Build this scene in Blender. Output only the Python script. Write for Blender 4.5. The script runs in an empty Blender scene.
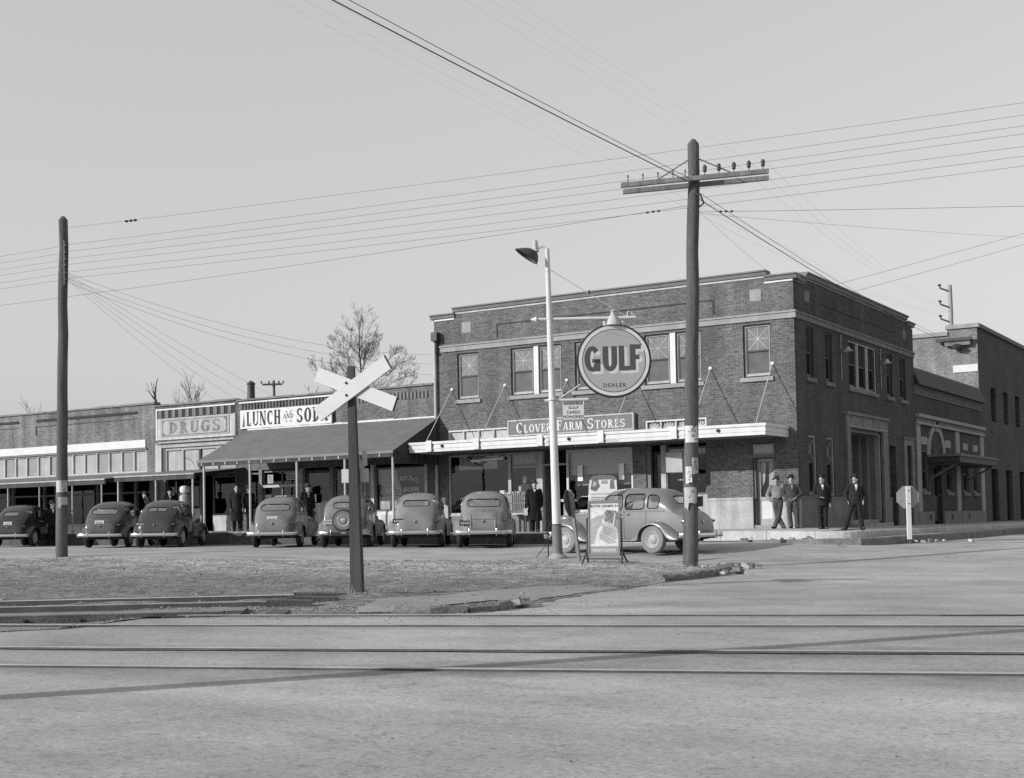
import bpy, bmesh, math, random
from mathutils import Vector, Matrix, Euler
random.seed(7)
sc = bpy.context.scene
col = sc.collection
PI = math.pi
def R(d): return math.radians(d)
def lerp(a, b, t): return a + (b - a) * t
def interp(x, pts):
    if x <= pts[0][0]: return pts[0][1]
    for (x0, y0), (x1, y1) in zip(pts, pts[1:]):
        if x <= x1: return y0 + (y1 - y0) * (x - x0) / (x1 - x0)
    return pts[-1][1]
def sstep(a, b, x):
    t = max(0, min(1, (x - a) / (b - a))); return t * t * (3 - 2 * t)

# ------------------------------------------------------------------ terrain heights (metres, railway level = 0)
def z_walk(x): return interp(x, [(-46, .9), (-28, .85), (-21.5, .83), (-13.6, .70), (-11, .65), (0, .66), (2.7, .60), (6, .58)])
def gz(x, y):
    zc = interp(x, [(-46, .42), (-28, .36), (-20, .34), (-12, .31), (-7, .29), (0, .36), (2, .34), (4, .25), (30, .22)])
    return zc * sstep(interp(x, [(-18, -27), (-8, -18), (0, -13.0)]), interp(x, [(-18, -11), (-5, -4.6)]), y)

# ------------------------------------------------------------------ materials (the photograph is black and white: greys only)
def gmat(name, v, rough=.85, var=.18, scale=2.0, fine=.10, fscale=30, bump=.0, bscale=60, metal=0, spec=.3, streak=0, v2=None, stretch=(1, 1, 1)):
    m = bpy.data.materials.new(name); m.use_nodes = True
    nt = m.node_tree; N = nt.nodes; L = nt.links
    b = N['Principled BSDF']
    b.inputs['Roughness'].default_value = rough; b.inputs['Metallic'].default_value = metal
    b.inputs['Specular IOR Level'].default_value = spec
    tc = N.new('ShaderNodeTexCoord'); mp = N.new('ShaderNodeMapping'); L.new(tc.outputs['Object'], mp.inputs[0])
    mp.inputs['Scale'].default_value = stretch
    n1 = N.new('ShaderNodeTexNoise'); n1.inputs['Scale'].default_value = scale; n1.inputs['Detail'].default_value = 6; n1.inputs['Roughness'].default_value = .6
    L.new(mp.outputs[0], n1.inputs['Vector'])
    n2 = N.new('ShaderNodeTexNoise'); n2.inputs['Scale'].default_value = fscale; n2.inputs['Detail'].default_value = 3
    L.new(mp.outputs[0], n2.inputs['Vector'])
    def mr(src, lo, hi):
        k = N.new('ShaderNodeMapRange'); k.inputs[1].default_value = .3; k.inputs[2].default_value = .7
        k.inputs[3].default_value = lo; k.inputs[4].default_value = hi; L.new(src, k.inputs[0]); return k.outputs[0]
    def mul(a, c):
        k = N.new('ShaderNodeMath'); k.operation = 'MULTIPLY'; L.new(a, k.inputs[0])
        if isinstance(c, float): k.inputs[1].default_value = c
        else: L.new(c, k.inputs[1])
        return k.outputs[0]
    val = mul(mr(n1.outputs[0], 1 - var, 1 + var), mr(n2.outputs[0], 1 - fine, 1 + fine))
    if streak:
        mp2 = N.new('ShaderNodeMapping'); mp2.inputs['Scale'].default_value = (5, 5, .35); L.new(tc.outputs['Object'], mp2.inputs[0])
        n3 = N.new('ShaderNodeTexNoise'); n3.inputs['Scale'].default_value = 1.0; n3.inputs['Detail'].default_value = 5; L.new(mp2.outputs[0], n3.inputs['Vector'])
        val = mul(val, mr(n3.outputs[0], 1 - streak, 1 + streak * .5))
    val = mul(val, float(v))
    cb = N.new('ShaderNodeCombineColor')
    for i in range(3): L.new(val, cb.inputs[i])
    L.new(cb.outputs[0], b.inputs['Base Color'])
    if bump:
        n4 = N.new('ShaderNodeTexNoise'); n4.inputs['Scale'].default_value = bscale; n4.inputs['Detail'].default_value = 5; L.new(mp.outputs[0], n4.inputs['Vector'])
        bp = N.new('ShaderNodeBump'); bp.inputs['Strength'].default_value = bump; bp.inputs['Distance'].default_value = .02
        L.new(n4.outputs[0], bp.inputs['Height']); L.new(bp.outputs[0], b.inputs['Normal'])
    return m

def brick_mat(name, axis, c1, c2, mortar, w=.215, h=.075, var=.22, streak=.0):
    """running-bond brick laid along world X or Y"""
    m = bpy.data.materials.new(name); m.use_nodes = True
    nt = m.node_tree; N = nt.nodes; L = nt.links; b = N['Principled BSDF']
    b.inputs['Roughness'].default_value = .9; b.inputs['Specular IOR Level'].default_value = .2
    tc = N.new('ShaderNodeTexCoord'); sp = N.new('ShaderNodeSeparateXYZ'); L.new(tc.outputs['Object'], sp.inputs[0])
    cx = N.new('ShaderNodeCombineXYZ'); L.new(sp.outputs[0 if axis == 'x' else 1], cx.inputs[0]); L.new(sp.outputs[2], cx.inputs[1])
    br = N.new('ShaderNodeTexBrick'); L.new(cx.outputs[0], br.inputs['Vector'])
    br.inputs['Scale'].default_value = 1; br.inputs['Brick Width'].default_value = w; br.inputs['Row Height'].default_value = h
    br.inputs['Mortar Size'].default_value = .011; br.inputs['Mortar Smooth'].default_value = .3; br.inputs['Bias'].default_value = -.1
    br.inputs['Color1'].default_value = (c1, c1, c1, 1); br.inputs['Color2'].default_value = (c2, c2, c2, 1); br.inputs['Mortar'].default_value = (mortar, mortar, mortar, 1)
    n1 = N.new('ShaderNodeTexNoise'); n1.inputs['Scale'].default_value = .7; n1.inputs['Detail'].default_value = 8; n1.inputs['Roughness'].default_value = .65; L.new(tc.outputs['Object'], n1.inputs['Vector'])
    mr = N.new('ShaderNodeMapRange'); mr.inputs[1].default_value = .3; mr.inputs[2].default_value = .7; mr.inputs[3].default_value = 1 - var; mr.inputs[4].default_value = 1 + var
    L.new(n1.outputs[0], mr.inputs[0])
    # mottled single bricks: noise sampled coarsely along each course
    mp = N.new('ShaderNodeMapping'); mp.inputs['Scale'].default_value = (8.5, 13.3, 1); L.new(cx.outputs[0], mp.inputs[0])
    n2 = N.new('ShaderNodeTexNoise'); n2.inputs['Scale'].default_value = 1; n2.inputs['Detail'].default_value = 2; L.new(mp.outputs[0], n2.inputs['Vector'])
    mr2 = N.new('ShaderNodeMapRange'); mr2.inputs[1].default_value = .3; mr2.inputs[2].default_value = .7; mr2.inputs[3].default_value = .74; mr2.inputs[4].default_value = 1.27
    L.new(n2.outputs[0], mr2.inputs[0])
    k = N.new('ShaderNodeMath'); k.operation = 'MULTIPLY'; L.new(mr.outputs[0], k.inputs[0]); L.new(mr2.outputs[0], k.inputs[1])
    fac = k.outputs[0]
    if streak:
        mp3 = N.new('ShaderNodeMapping'); mp3.inputs['Scale'].default_value = (2.2, 2.2, .22); L.new(tc.outputs['Object'], mp3.inputs[0])
        n3 = N.new('ShaderNodeTexNoise'); n3.inputs['Scale'].default_value = 1; n3.inputs['Detail'].default_value = 6; L.new(mp3.outputs[0], n3.inputs['Vector'])
        m3 = N.new('ShaderNodeMapRange'); m3.inputs[1].default_value = .35; m3.inputs[2].default_value = .65; m3.inputs[3].default_value = 1 - streak; m3.inputs[4].default_value = 1 + streak; L.new(n3.outputs[0], m3.inputs[0])
        k3 = N.new('ShaderNodeMath'); k3.operation = 'MULTIPLY'; L.new(fac, k3.inputs[0]); L.new(m3.outputs[0], k3.inputs[1]); fac = k3.outputs[0]
    vm = N.new('ShaderNodeVectorMath'); vm.operation = 'SCALE'; L.new(br.outputs['Color'], vm.inputs[0]); L.new(fac, vm.inputs['Scale'])
    L.new(vm.outputs[0], b.inputs['Base Color'])
    bp = N.new('ShaderNodeBump'); bp.inputs['Strength'].default_value = .5; bp.inputs['Distance'].default_value = .012; bp.invert = True
    L.new(br.outputs['Fac'], bp.inputs['Height']); L.new(bp.outputs[0], b.inputs['Normal'])
    return m

def glass_mat(name, tint=.75, refl=.10, rough=.03, col_=.9):
    m = bpy.data.materials.new(name); m.use_nodes = True
    nt = m.node_tree; N = nt.nodes; L = nt.links
    for n in list(N):
        if n.type != 'OUTPUT_MATERIAL': N.remove(n)
    out = [n for n in N if n.type == 'OUTPUT_MATERIAL'][0]
    tr = N.new('ShaderNodeBsdfTransparent'); tr.inputs[0].default_value = (tint, tint, tint, 1)
    gl = N.new('ShaderNodeBsdfGlossy'); gl.inputs['Roughness'].default_value = rough; gl.inputs['Color'].default_value = (col_, col_, col_, 1)
    fr = N.new('ShaderNodeLayerWeight'); fr.inputs[0].default_value = .5; pw_ = N.new('ShaderNodeMath'); pw_.operation = 'POWER'; pw_.inputs[1].default_value = 4.5; L.new(fr.outputs['Facing'], pw_.inputs[0])
    ad = N.new('ShaderNodeMath'); ad.operation = 'ADD'; ad.inputs[1].default_value = refl; ad.use_clamp = True; L.new(pw_.outputs[0], ad.inputs[0])
    ns = N.new('ShaderNodeTexNoise'); ns.inputs['Scale'].default_value = 1.3; ns.inputs['Detail'].default_value = 2
    tc = N.new('ShaderNodeTexCoord'); L.new(tc.outputs['Object'], ns.inputs['Vector'])
    bp = N.new('ShaderNodeBump'); bp.inputs['Strength'].default_value = .06; bp.inputs['Distance'].default_value = .05; L.new(ns.outputs[0], bp.inputs['Height']); L.new(bp.outputs[0], gl.inputs['Normal'])
    mx = N.new('ShaderNodeMixShader'); L.new(ad.outputs[0], mx.inputs[0]); L.new(tr.outputs[0], mx.inputs[1]); L.new(gl.outputs[0], mx.inputs[2])
    L.new(mx.outputs[0], out.inputs['Surface'])
    return m

SKY = 0.15; SKYMUL = 2.25; SUN = 4.4; ROADV = 0.36
M = {}
def mk(k, *a, **kw): M[k] = gmat(k, *a, **kw)
mk('white', .60, var=.06, fine=.03, rough=.6, streak=.08)
mk('board_white', .50, var=.05, fine=.03, rough=.6)
mk('white_old', .46, var=.14, fine=.06, streak=.18)
mk('signwhite', .58, var=.08, fine=.04, rough=.55)
mk('cream', .36, var=.12, fine=.06, streak=.15)
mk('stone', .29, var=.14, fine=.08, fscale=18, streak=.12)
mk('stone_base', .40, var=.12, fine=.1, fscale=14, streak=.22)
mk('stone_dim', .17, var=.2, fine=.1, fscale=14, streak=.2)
mk('kerb_dark', .075, var=.35, fine=.25, fscale=12, bump=.5)  # dirty kerb face with the parked cars' shade put into its dark tone
mk('trimdark', .045, var=.2, rough=.6)
mk('trimgrey', .17, var=.15, rough=.6)
mk('sash', .11, var=.15, rough=.6)
mk('woodgrey', .22, var=.25, fscale=40, stretch=(6, 6, .7), streak=.2)
mk('darkwood', .07, var=.3, streak=.3)
mk('pole', .10, var=.3, fine=.3, fscale=24, stretch=(3, 3, .25), bump=.7, bscale=30, streak=.3)
mk('pole_light', .30, var=.2, fine=.2, fscale=30, stretch=(4, 4, .3), streak=.2)
mk('post_dark', .06, var=.25, fine=.2, stretch=(4, 4, .3), bump=.4, bscale=30)
mk('tin', .16, var=.2, fine=.06, rough=.7, streak=.15)
mk('awning_felt', .135, var=.12, fine=.08, fscale=12, rough=.95)
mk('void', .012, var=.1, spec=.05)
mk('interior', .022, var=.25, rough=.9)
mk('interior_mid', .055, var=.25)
mk('concrete', .40, var=.16, fine=.14, fscale=25, bump=.25, bscale=50)
mk('concrete_dim', .27, var=.22, fine=.16, fscale=25, bump=.3, bscale=40)
mk('kerbstone', .16, var=.3, fine=.25, fscale=18, bump=.9, bscale=16)
mk('soil', .17, var=.25, fine=.3, fscale=40, bump=.8, bscale=40)
mk('railtop', .36, var=.2, rough=.5, spec=.6)
mk('railside', .075, var=.3, rough=.8)
mk('tie', .085, var=.35, fine=.3, stretch=(1, 1, 1), bump=.6, bscale=30)
mk('plank', .20, var=.25, fine=.2, fscale=30, streak=.2)
mk('iron', .05, var=.2, rough=.5)
mk('steel', .35, var=.1, rough=.35, metal=.8)
mk('chrome', .62, var=.05, fine=.02, rough=.16, metal=1)
mk('tyre', .035, var=.2, rough=.9)
mk('tyre_dusty', .19, var=.2, rough=.95)
mk('rim_light', .34, var=.1, rough=.5)
mk('paper', .56, var=.12, fine=.1, fscale=9)
mk('paper_bright', .85, var=.05, fine=.05)
mk('poster_tone', .55, var=.12, fine=.1, fscale=9)
mk('paper_grey', .40, var=.15, fine=.12, fscale=9)
mk('ink', .035, var=.1)
mk('ink_faded', .17, var=.35, fine=.5, fscale=14)
mk('signgrey', .25, var=.08, fine=.05)
mk('gulf_face', .36, var=.04, fine=.02, rough=.4)
mk('gulf_letter', .075, var=.08, rough=.45)
mk('brown_sign', .15, var=.08, rough=.6)
mk('skin', .36, var=.08, fine=.04, rough=.6)
mk('hair', .03, var=.2)
mk('cloth_black', .011, var=.3, rough=.95)
mk('cloth_dark', .02, var=.3, rough=.95)
mk('cloth_mid', .05, var=.3, rough=.95)
mk('denim', .07, var=.3, rough=.95)
mk('cloth_shirt', .20, var=.35, fine=.2, fscale=40, rough=.95)
mk('cloth_white', .68, var=.08, rough=.9)
mk('leather', .02, var=.2, rough=.5)
mk('bark', .06, var=.3, fine=.25, bump=.5)
mk('twig', .075, var=.2)
mk('wire', .05, var=.05)
mk('porcelain', .65, var=.05, rough=.25)
mk('lampdark', .05, var=.15, rough=.5)
mk('pump', .30, var=.12, rough=.4)
mk('shade_pane', .15, var=.22, fine=.05, rough=.22, spec=.5)
mk('shade_pane_dark', .10, var=.3, fine=.05, rough=.15, spec=.5)
mk('pane_frost', .42, var=.08, fine=.04, rough=.3, spec=.5)
mk('pane_frost_dim', .25, var=.1, fine=.05, rough=.25, spec=.5)
mk('curtain', .5, var=.15, fine=.1)
mk('straw', .26, var=.3)
mk('pebble', .215, var=.5, scale=9)
mk('pebble_dark', .13, var=.5, scale=9)
M['glass'] = glass_mat('shop_glass', .82, .05)
M['glass_bright'] = glass_mat('mirror_glass', .35, .30)
M['carglass_rear'] = glass_mat('car_rear_glass', .6, .5, rough=.12)
M['carglass'] = glass_mat('car_glass', .7, .28)
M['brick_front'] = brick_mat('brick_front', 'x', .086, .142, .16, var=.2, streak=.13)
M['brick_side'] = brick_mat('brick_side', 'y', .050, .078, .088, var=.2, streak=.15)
M['brick_row'] = brick_mat('brick_row', 'x', .092, .14, .155, var=.3, streak=.2)
M['brick_row_light'] = brick_mat('brick_row_light', 'x', .12, .18, .20, var=.3, streak=.25)
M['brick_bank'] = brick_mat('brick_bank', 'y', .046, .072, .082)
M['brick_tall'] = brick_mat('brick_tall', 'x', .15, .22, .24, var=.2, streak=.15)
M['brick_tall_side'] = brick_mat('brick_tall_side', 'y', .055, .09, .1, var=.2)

# ------------------------------------------------------------------ mesh builder
class MB:
    def __init__(s): s.v = []; s.f = []; s.m = []; s.sm = []; s.mats = []
    def mi(s, m):
        if m is None: m = s.mats[0] if s.mats else M['white']
        if isinstance(m, str): m = M[m]
        if m not in s.mats: s.mats.append(m)
        return s.mats.index(m)
    def add(s, vs, fs, m=None, smooth=False):
        i = s.mi(m); o = len(s.v); s.v += [tuple(p) for p in vs]
        for f in fs: s.f.append([o + k for k in f]); s.m.append(i); s.sm.append(smooth)
    def quad(s, a, b, c, d, m=None): s.add([a, b, c, d], [(0, 1, 2, 3)], m)
    def box(s, c, d, m=None, rz=0, rot=None, bev=0):
        hx, hy, hz = d[0] / 2, d[1] / 2, d[2] / 2
        q = rot if rot is not None else Matrix.Rotation(rz, 3, 'Z')
        if isinstance(q, Euler): q = q.to_matrix()
        vs = [Vector(c) + q @ Vector((x, y, z)) for x in (-hx, hx) for y in (-hy, hy) for z in (-hz, hz)]
        s.add(vs, [(0, 1, 3, 2), (4, 6, 7, 5), (0, 4, 5, 1), (2, 3, 7, 6), (0, 2, 6, 4), (1, 5, 7, 3)], m)
    def bb(s, x0, x1, y0, y1, z0, z1, m=None): s.box(((x0 + x1) / 2, (y0 + y1) / 2, (z0 + z1) / 2), (abs(x1 - x0), abs(y1 - y0), abs(z1 - z0)), m)
    def tube(s, pts, r, n=8, m=None, cap=True, smooth=True, flat=1.0):
        pts = [Vector(p) for p in pts]; k = len(pts)
        rs = r if isinstance(r, (list, tuple)) else [r] * k
        vs = []; up = None
        for i, p in enumerate(pts):
            t = (pts[min(i + 1, k - 1)] - pts[max(i - 1, 0)]).normalized()
            if up is None:
                a = Vector((0, 0, 1)) if abs(t.z) < .9 else Vector((0, 1, 0))
                u = t.cross(a).normalized()
            else:
                u = (up - t * up.dot(t)).normalized()
            up = u; w = t.cross(u)
            for j in range(n):
                a = 2 * PI * j / n
                vs.append(p + u * (rs[i] * math.cos(a)) + w * (rs[i] * flat * math.sin(a)))
        fs = [(i * n + j, i * n + (j + 1) % n, (i + 1) * n + (j + 1) % n, (i + 1) * n + j) for i in range(k - 1) for j in range(n)]
        if cap: fs += [tuple(range(n - 1, -1, -1)), tuple((k - 1) * n + j for j in range(n))]
        s.add(vs, fs, m, smooth)
    def lathe(s, prof, c=(0, 0, 0), axis='z', n=24, m=None, smooth=True, rot=None, sx=1, sy=1):
        vs = []
        for r, h in prof:
            for j in range(n):
                a = 2 * PI * j / n; p = Vector((r * math.cos(a) * sx, r * math.sin(a) * sy, h))
                if axis == 'x': p = Vector((p.z, p.x, p.y))
                elif axis == 'y': p = Vector((p.x, p.z, p.y))
                if rot is not None: p = rot @ p
                vs.append(Vector(c) + p)
        k = len(prof)
        fs = [(i * n + j, i * n + (j + 1) % n, (i + 1) * n + (j + 1) % n, (i + 1) * n + j) for i in range(k - 1) for j in range(n)]
        if prof[0][0] > 1e-4: fs.append(tuple(range(n - 1, -1, -1)))
        if prof[-1][0] > 1e-4: fs.append(tuple((k - 1) * n + j for j in range(n)))
        s.add(vs, fs, m, smooth)
    def ell(s, c, r, n=12, k=8, m=None, rot=None):
        vs = []; fs = []
        for i in range(k + 1):
            t = PI * i / k
            for j in range(n):
                a = 2 * PI * j / n; p = Vector((r[0] * math.sin(t) * math.cos(a), r[1] * math.sin(t) * math.sin(a), r[2] * math.cos(t)))
                vs.append(Vector(c) + (rot @ p if rot is not None else p))
        fs = [(i * n + j, i * n + (j + 1) % n, (i + 1) * n + (j + 1) % n, (i + 1) * n + j) for i in range(k) for j in range(n)]
        s.add(vs, fs, m, True)
    def prism(s, poly, T, d0, d1, m=None):
        """polygon in (u, z) extruded between depths d0 < d1 through map T(u, d, z)"""
        n = len(poly)
        vs = [T(u, d0, z) for u, z in poly] + [T(u, d1, z) for u, z in poly]
        fs = [tuple(range(n)), tuple(range(2 * n - 1, n - 1, -1))] + [(i, (i + 1) % n, n + (i + 1) % n, n + i) for i in range(n)]
        s.add(vs, fs, m)
    def ub(s, T, u0, u1, d0, d1, z0, z1, m=None):
        vs = [T(u, d, z) for u in (u0, u1) for d in (d0, d1) for z in (z0, z1)]
        s.add(vs, [(0, 1, 3, 2), (4, 6, 7, 5), (0, 4, 5, 1), (2, 3, 7, 6), (0, 2, 6, 4), (1, 5, 7, 3)], m)
    def grid(s, P, m=None, smooth=True, close=False):
        a = len(P); b = len(P[0]); vs = [p for r in P for p in r]
        fs = [(i * b + j, i * b + (j + 1) % b, (i + 1) * b + (j + 1) % b, (i + 1) * b + j) for i in range(a - 1) for j in range(b if close else b - 1)]
        s.add(vs, fs, m, smooth)
    def build(s, name, parent=None, local=False, sharp=40, recalc=True, weld=False):
        off = Vector((0, 0, 0))
        if parent is not None and not local: off = WORLD.get(parent.name, Vector((0, 0, 0)))
        me = bpy.data.meshes.new(name)
        me.from_pydata([(p[0] - off.x, p[1] - off.y, p[2] - off.z) for p in s.v], [], s.f)
        for mt in s.mats: me.materials.append(mt)
        for p, i, q in zip(me.polygons, s.m, s.sm): p.material_index = i; p.use_smooth = q
        if recalc or weld:
            bm = bmesh.new(); bm.from_mesh(me)
            if weld: bmesh.ops.remove_doubles(bm, verts=bm.verts, dist=1e-4)
            bmesh.ops.recalc_face_normals(bm, faces=bm.faces); bm.to_mesh(me); bm.free()
        if any(s.sm): me.set_sharp_from_angle(angle=R(sharp))
        o = bpy.data.objects.new(name, me); col.objects.link(o)
        if parent is not None: o.parent = parent
        WORLD[o.name] = off.copy()
        return o
WORLD = {}
def tag(o, label=None, cat=None, group=None, kind=None):
    if label: o['label'] = label
    if cat: o['category'] = cat
    if group: o['group'] = group
    if kind: o['kind'] = kind
    return o
def thing(name, label, cat, loc=(0, 0, 0), rz=0, group=None):
    o = bpy.data.objects.new(name, None); col.objects.link(o); o.location = loc; o.rotation_euler = (0, 0, rz)
    o.empty_display_size = .2
    WORLD[o.name] = Vector(loc); return tag(o, label, cat, group)
def TY(y0): return lambda u, d, z: (u, y0 - d, z)      # wall facing -Y (the street front)
def TX(x0): return lambda u, d, z: (x0 + d, u, z)      # wall facing +X (the side street)

def wall_holes(mb, T, u0, u1, z0, z1, holes, m, depth=.18, mr=None):
    """sheet with rectangular openings and their reveals"""
    us = sorted({u0, u1, *[h[0] for h in holes], *[h[1] for h in holes]}); zs = sorted({z0, z1, *[h[2] for h in holes], *[h[3] for h in holes]})
    us = [u for u in us if u0 <= u <= u1]; zs = [z for z in zs if z0 <= z <= z1]
    for a, b in zip(us, us[1:]):
        for c, d in zip(zs, zs[1:]):
            uc, zc = (a + b) / 2, (c + d) / 2
            if any(h[0] < uc < h[1] and h[2] < zc < h[3] for h in holes): continue
            mb.quad(T(a, 0, c), T(b, 0, c), T(b, 0, d), T(a, 0, d), m)
    for h in holes:
        a, b, c, d = h[:4]; dp = -(h[4] if len(h) > 4 else depth); r = mr or m
        mb.quad(T(a, 0, c), T(a, dp, c), T(a, dp, d), T(a, 0, d), r); mb.quad(T(b, 0, c), T(b, dp, c), T(b, dp, d), T(b, 0, d), r)
        mb.quad(T(a, 0, d), T(b, 0, d), T(b, dp, d), T(a, dp, d), r)
        if c > z0 + .01: mb.quad(T(a, 0, c), T(b, 0, c), T(b, dp, c), T(a, dp, c), r)

# ------------------------------------------------------------------ lettering
def _rect(x0, y0, x1, y1): return [(x0, y0), (x1, y0), (x1, y1), (x0, y1)]
def _line(x0, y0, x1, y1, w): return [(x0 - w / 2, y0), (x0 + w / 2, y0), (x1 + w / 2, y1), (x1 - w / 2, y1)]
def _arc(cx, cy, rx, ry, a0, a1, wv, wh, n=14):
    o = []; i = []
    for k in range(n + 1):
        a = R(a0 + (a1 - a0) * k / n); o.append((cx + rx * math.cos(a), cy + ry * math.sin(a))); i.append((cx + (rx - wv) * math.cos(a), cy + (ry - wh) * math.sin(a)))
    return [[o[k], o[k + 1], i[k + 1], i[k]] for k in range(n)]
def glyph(ch, V=.2, H=.09, serif=True):
    g = []; r = lambda *a: g.append(_rect(*a)); l = lambda *a: g.append(_line(*a)); a_ = lambda *a: g.extend(_arc(*a))
    def sf(x, y, hw=.17):
        if serif: r(x - hw, y - (0 if y < .5 else H * .8), x + hw, y + (H * .8 if y < .5 else 0))
    w = .8
    if ch == 'L': r(.12, 0, .12 + V, 1); r(.12 + V, 0, .66, H if serif else V * .8); r(.58, H, .66, .28) if serif else 0; sf(.12 + V / 2, 1); w = .72
    elif ch == 'U': r(.1, .3, .1 + V, 1); a_(.44, .3, .34, .3, 180, 360, V if not serif else (V + H) / 2, H if serif else V * .85); r(.78 - (H if serif else V), .3, .78, 1); sf(.1 + V / 2, 1); sf(.74, 1, .14); w = .9
    elif ch == 'N': r(.08, 0, .08 + H, 1); l(.14, 1, .66, 0, V); r(.66, 0, .66 + H, 1); sf(.12, 1, .12); sf(.12, 0, .12); sf(.7, 1, .12); w = .86
    elif ch == 'C': a_(.44, .5, .4, .5, 48, 312, V, H if serif else V * .8); r(.66, .68, .72, .94) if serif else 0; w = .82
    elif ch == 'G': a_(.44, .5, .4, .5, 45, 335, V, H if serif else V * .8); r(.78 - V, .08, .78, .46); sf(.68, .44, .18); r(.47, .38, .78, .5) if not serif else r(.68, .7, .74, .95); w = .9
    elif ch == 'H': r(.08, 0, .08 + V, 1); r(.56, 0, .56 + V, 1); r(.08 + V, .46, .56, .46 + H); [sf(x + V / 2, y) for x in (.08, .56) for y in (0, 1)]; w = .88
    elif ch == 'S': a_(.4, .74, .32, .26, 25, 268, V * .8, H); a_(.4, .27, .34, .27, 200, 448, V * .9, H); r(.62, .72, .68, .96); r(.07, .06, .13, .3); w = .8
    elif ch == 'O': a_(.44, .5, .4, .5, 0, 360, V, H, 24); w = .9
    elif ch == 'D': r(.1, 0, .1 + V, 1); a_(.3, .5, .46, .5, -90, 90, V, H); sf(.14, 0, .13); sf(.14, 1, .13); w = .86
    elif ch == 'A': l(.06, 0, .38, 1, H); l(.64, 0, .42, 1, V); r(.16, .28, .58, .28 + H); sf(.08, 0, .11); sf(.64, 0, .17); w = .78
    elif ch == 'R': r(.1, 0, .1 + V, 1); a_(.3, .74, .36, .26, -90, 90, V * .9, H); l(.7, 0, .42, .5, V); sf(.1 + V / 2, 0); sf(.16, 1, .13); sf(.72, 0, .12); w = .84
    elif ch == 'V': l(.36, 0, .1, 1, V); l(.42, 0, .68, 1, H); sf(.12, 1, .17); sf(.68, 1, .13); w = .8
    elif ch in 'EF':
        r(.1, 0, .1 + V, 1); r(.1 + V, 1 - H, .62, 1); r(.1 + V, .47, .5, .47 + H); sf(.16, 1, .13); sf(.1 + V / 2, 0)
        r(.56, .72, .62, 1 - H); r(.46, .38, .51, .68)
        if ch == 'E': r(.1 + V, 0, .64, H); r(.58, H, .64, .28)
        w = .7
    elif ch == 'M': r(.07, 0, .07 + H, 1); l(.16, 1, .46, 0, V); l(.46, 0, .78, 1, H); r(.76, 0, .76 + V, 1); sf(.1, 0, .12); sf(.86, 0, .16); w = 1.02
    elif ch == 'T': r(.3, 0, .3 + V, 1); r(.02, 1 - H, .78, 1); r(.02, .72, .08, 1 - H); r(.72, .72, .78, 1 - H); sf(.4, 0); w = .8
    elif ch == ' ': w = .5
    return g, w
def serif_text(mb, T, text, u0, u1, z0, h, d, m, V=.2, H=.09, small=None, dd=.0004):
    """lettering fitted between u0 and u1; capitals after a space stand taller when small is set"""
    items = []; x = 0
    for i, ch in enumerate(text):
        big = small is None or i == 0 or text[i - 1] == ' '
        s = 1 if big else small
        g, w = glyph(ch, V, H); items.append((g, x, s)); x += (w + .1) * s
    k = (u1 - u0) / (x - .1); c = 0
    for g, x, s in items:
        for poly in g:
            c += 1; dep = d + (c % 9) * dd
            mb.add([T(u0 + (x + px * s) * k, dep, z0 + pz * s * h) for px, pz in poly], [tuple(range(len(poly)))], m)
def font_text(name, text, T, uc, z, size, d, m, parent, sx=1.0, spacing=1.0, align='CENTER', arch=0, local=False):
    cu = bpy.data.curves.new('t', 'FONT'); cu.body = text; cu.size = size; cu.align_x = align; cu.space_character = spacing; cu.offset = size * .02; cu.resolution_u = 3
    to = bpy.data.objects.new('t', cu); col.objects.link(to); bpy.context.view_layer.update()
    me0 = bpy.data.meshes.new_from_object(to.evaluated_get(bpy.context.evaluated_depsgraph_get()))
    mb = MB(); w = max((abs(v.co.x) for v in me0.vertices), default=1)
    mb.add([T(uc + v.co.x * sx, d, z + v.co.y + arch * (1 - (v.co.x / w) ** 2)) for v in me0.vertices], [tuple(p.vertices) for p in me0.polygons], m)
    bpy.data.objects.remove(to); bpy.data.curves.remove(cu); bpy.data.meshes.remove(me0)
    return mb.build(name, parent, recalc=False, local=local)
def each(name, parent, specs):
    for T, a, b, d0, d1, z0, z1, m in specs:
        k = MB(); k.ub(T, a, b, d0, d1, z0, z1, m); k.build(name, parent)
# ------------------------------------------------------------------ camera, sky, sun
cam = bpy.data.cameras.new('camera'); co = bpy.data.objects.new('camera', cam); col.objects.link(co)
CAM = Vector((14.302, -40.539, 1.1))
yaw, pitch, roll = -.562083, .0424854, -.0184494
fw = Vector((math.sin(yaw) * math.cos(pitch), math.cos(yaw) * math.cos(pitch), math.sin(pitch)))
rt = Vector((math.cos(yaw), -math.sin(yaw), 0)); up = rt.cross(fw)
r2 = math.cos(roll) * rt + math.sin(roll) * up; u2 = -math.sin(roll) * rt + math.cos(roll) * up
co.matrix_world = Matrix(((r2.x, u2.x, -fw.x, CAM.x), (r2.y, u2.y, -fw.y, CAM.y), (r2.z, u2.z, -fw.z, CAM.z), (0, 0, 0, 1)))
cam.sensor_width = 36; cam.sensor_fit = 'HORIZONTAL'; cam.lens = 36 * 1328.3 / 1024
cam.shift_x = 15 / 1024; cam.shift_y = 74.5 / 1024; cam.clip_end = 6000; cam.clip_start = .1
sc.camera = co
W = bpy.data.worlds.new('World'); sc.world = W; W.use_nodes = True
nt = W.node_tree; bg = nt.nodes['Background']
sky = nt.nodes.new('ShaderNodeTexSky'); sky.sky_type = 'NISHITA'; sky.sun_disc = False
sky.sun_elevation = R(22); sky.sun_rotation = R(214.5); sky.air_density = 1.0; sky.dust_density = 1.6; sky.ozone_density = 1
bw = nt.nodes.new('ShaderNodeSeparateColor'); nt.links.new(sky.outputs[0], bw.inputs[0])   # blue-sensitive film: the blue channel alone
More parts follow.
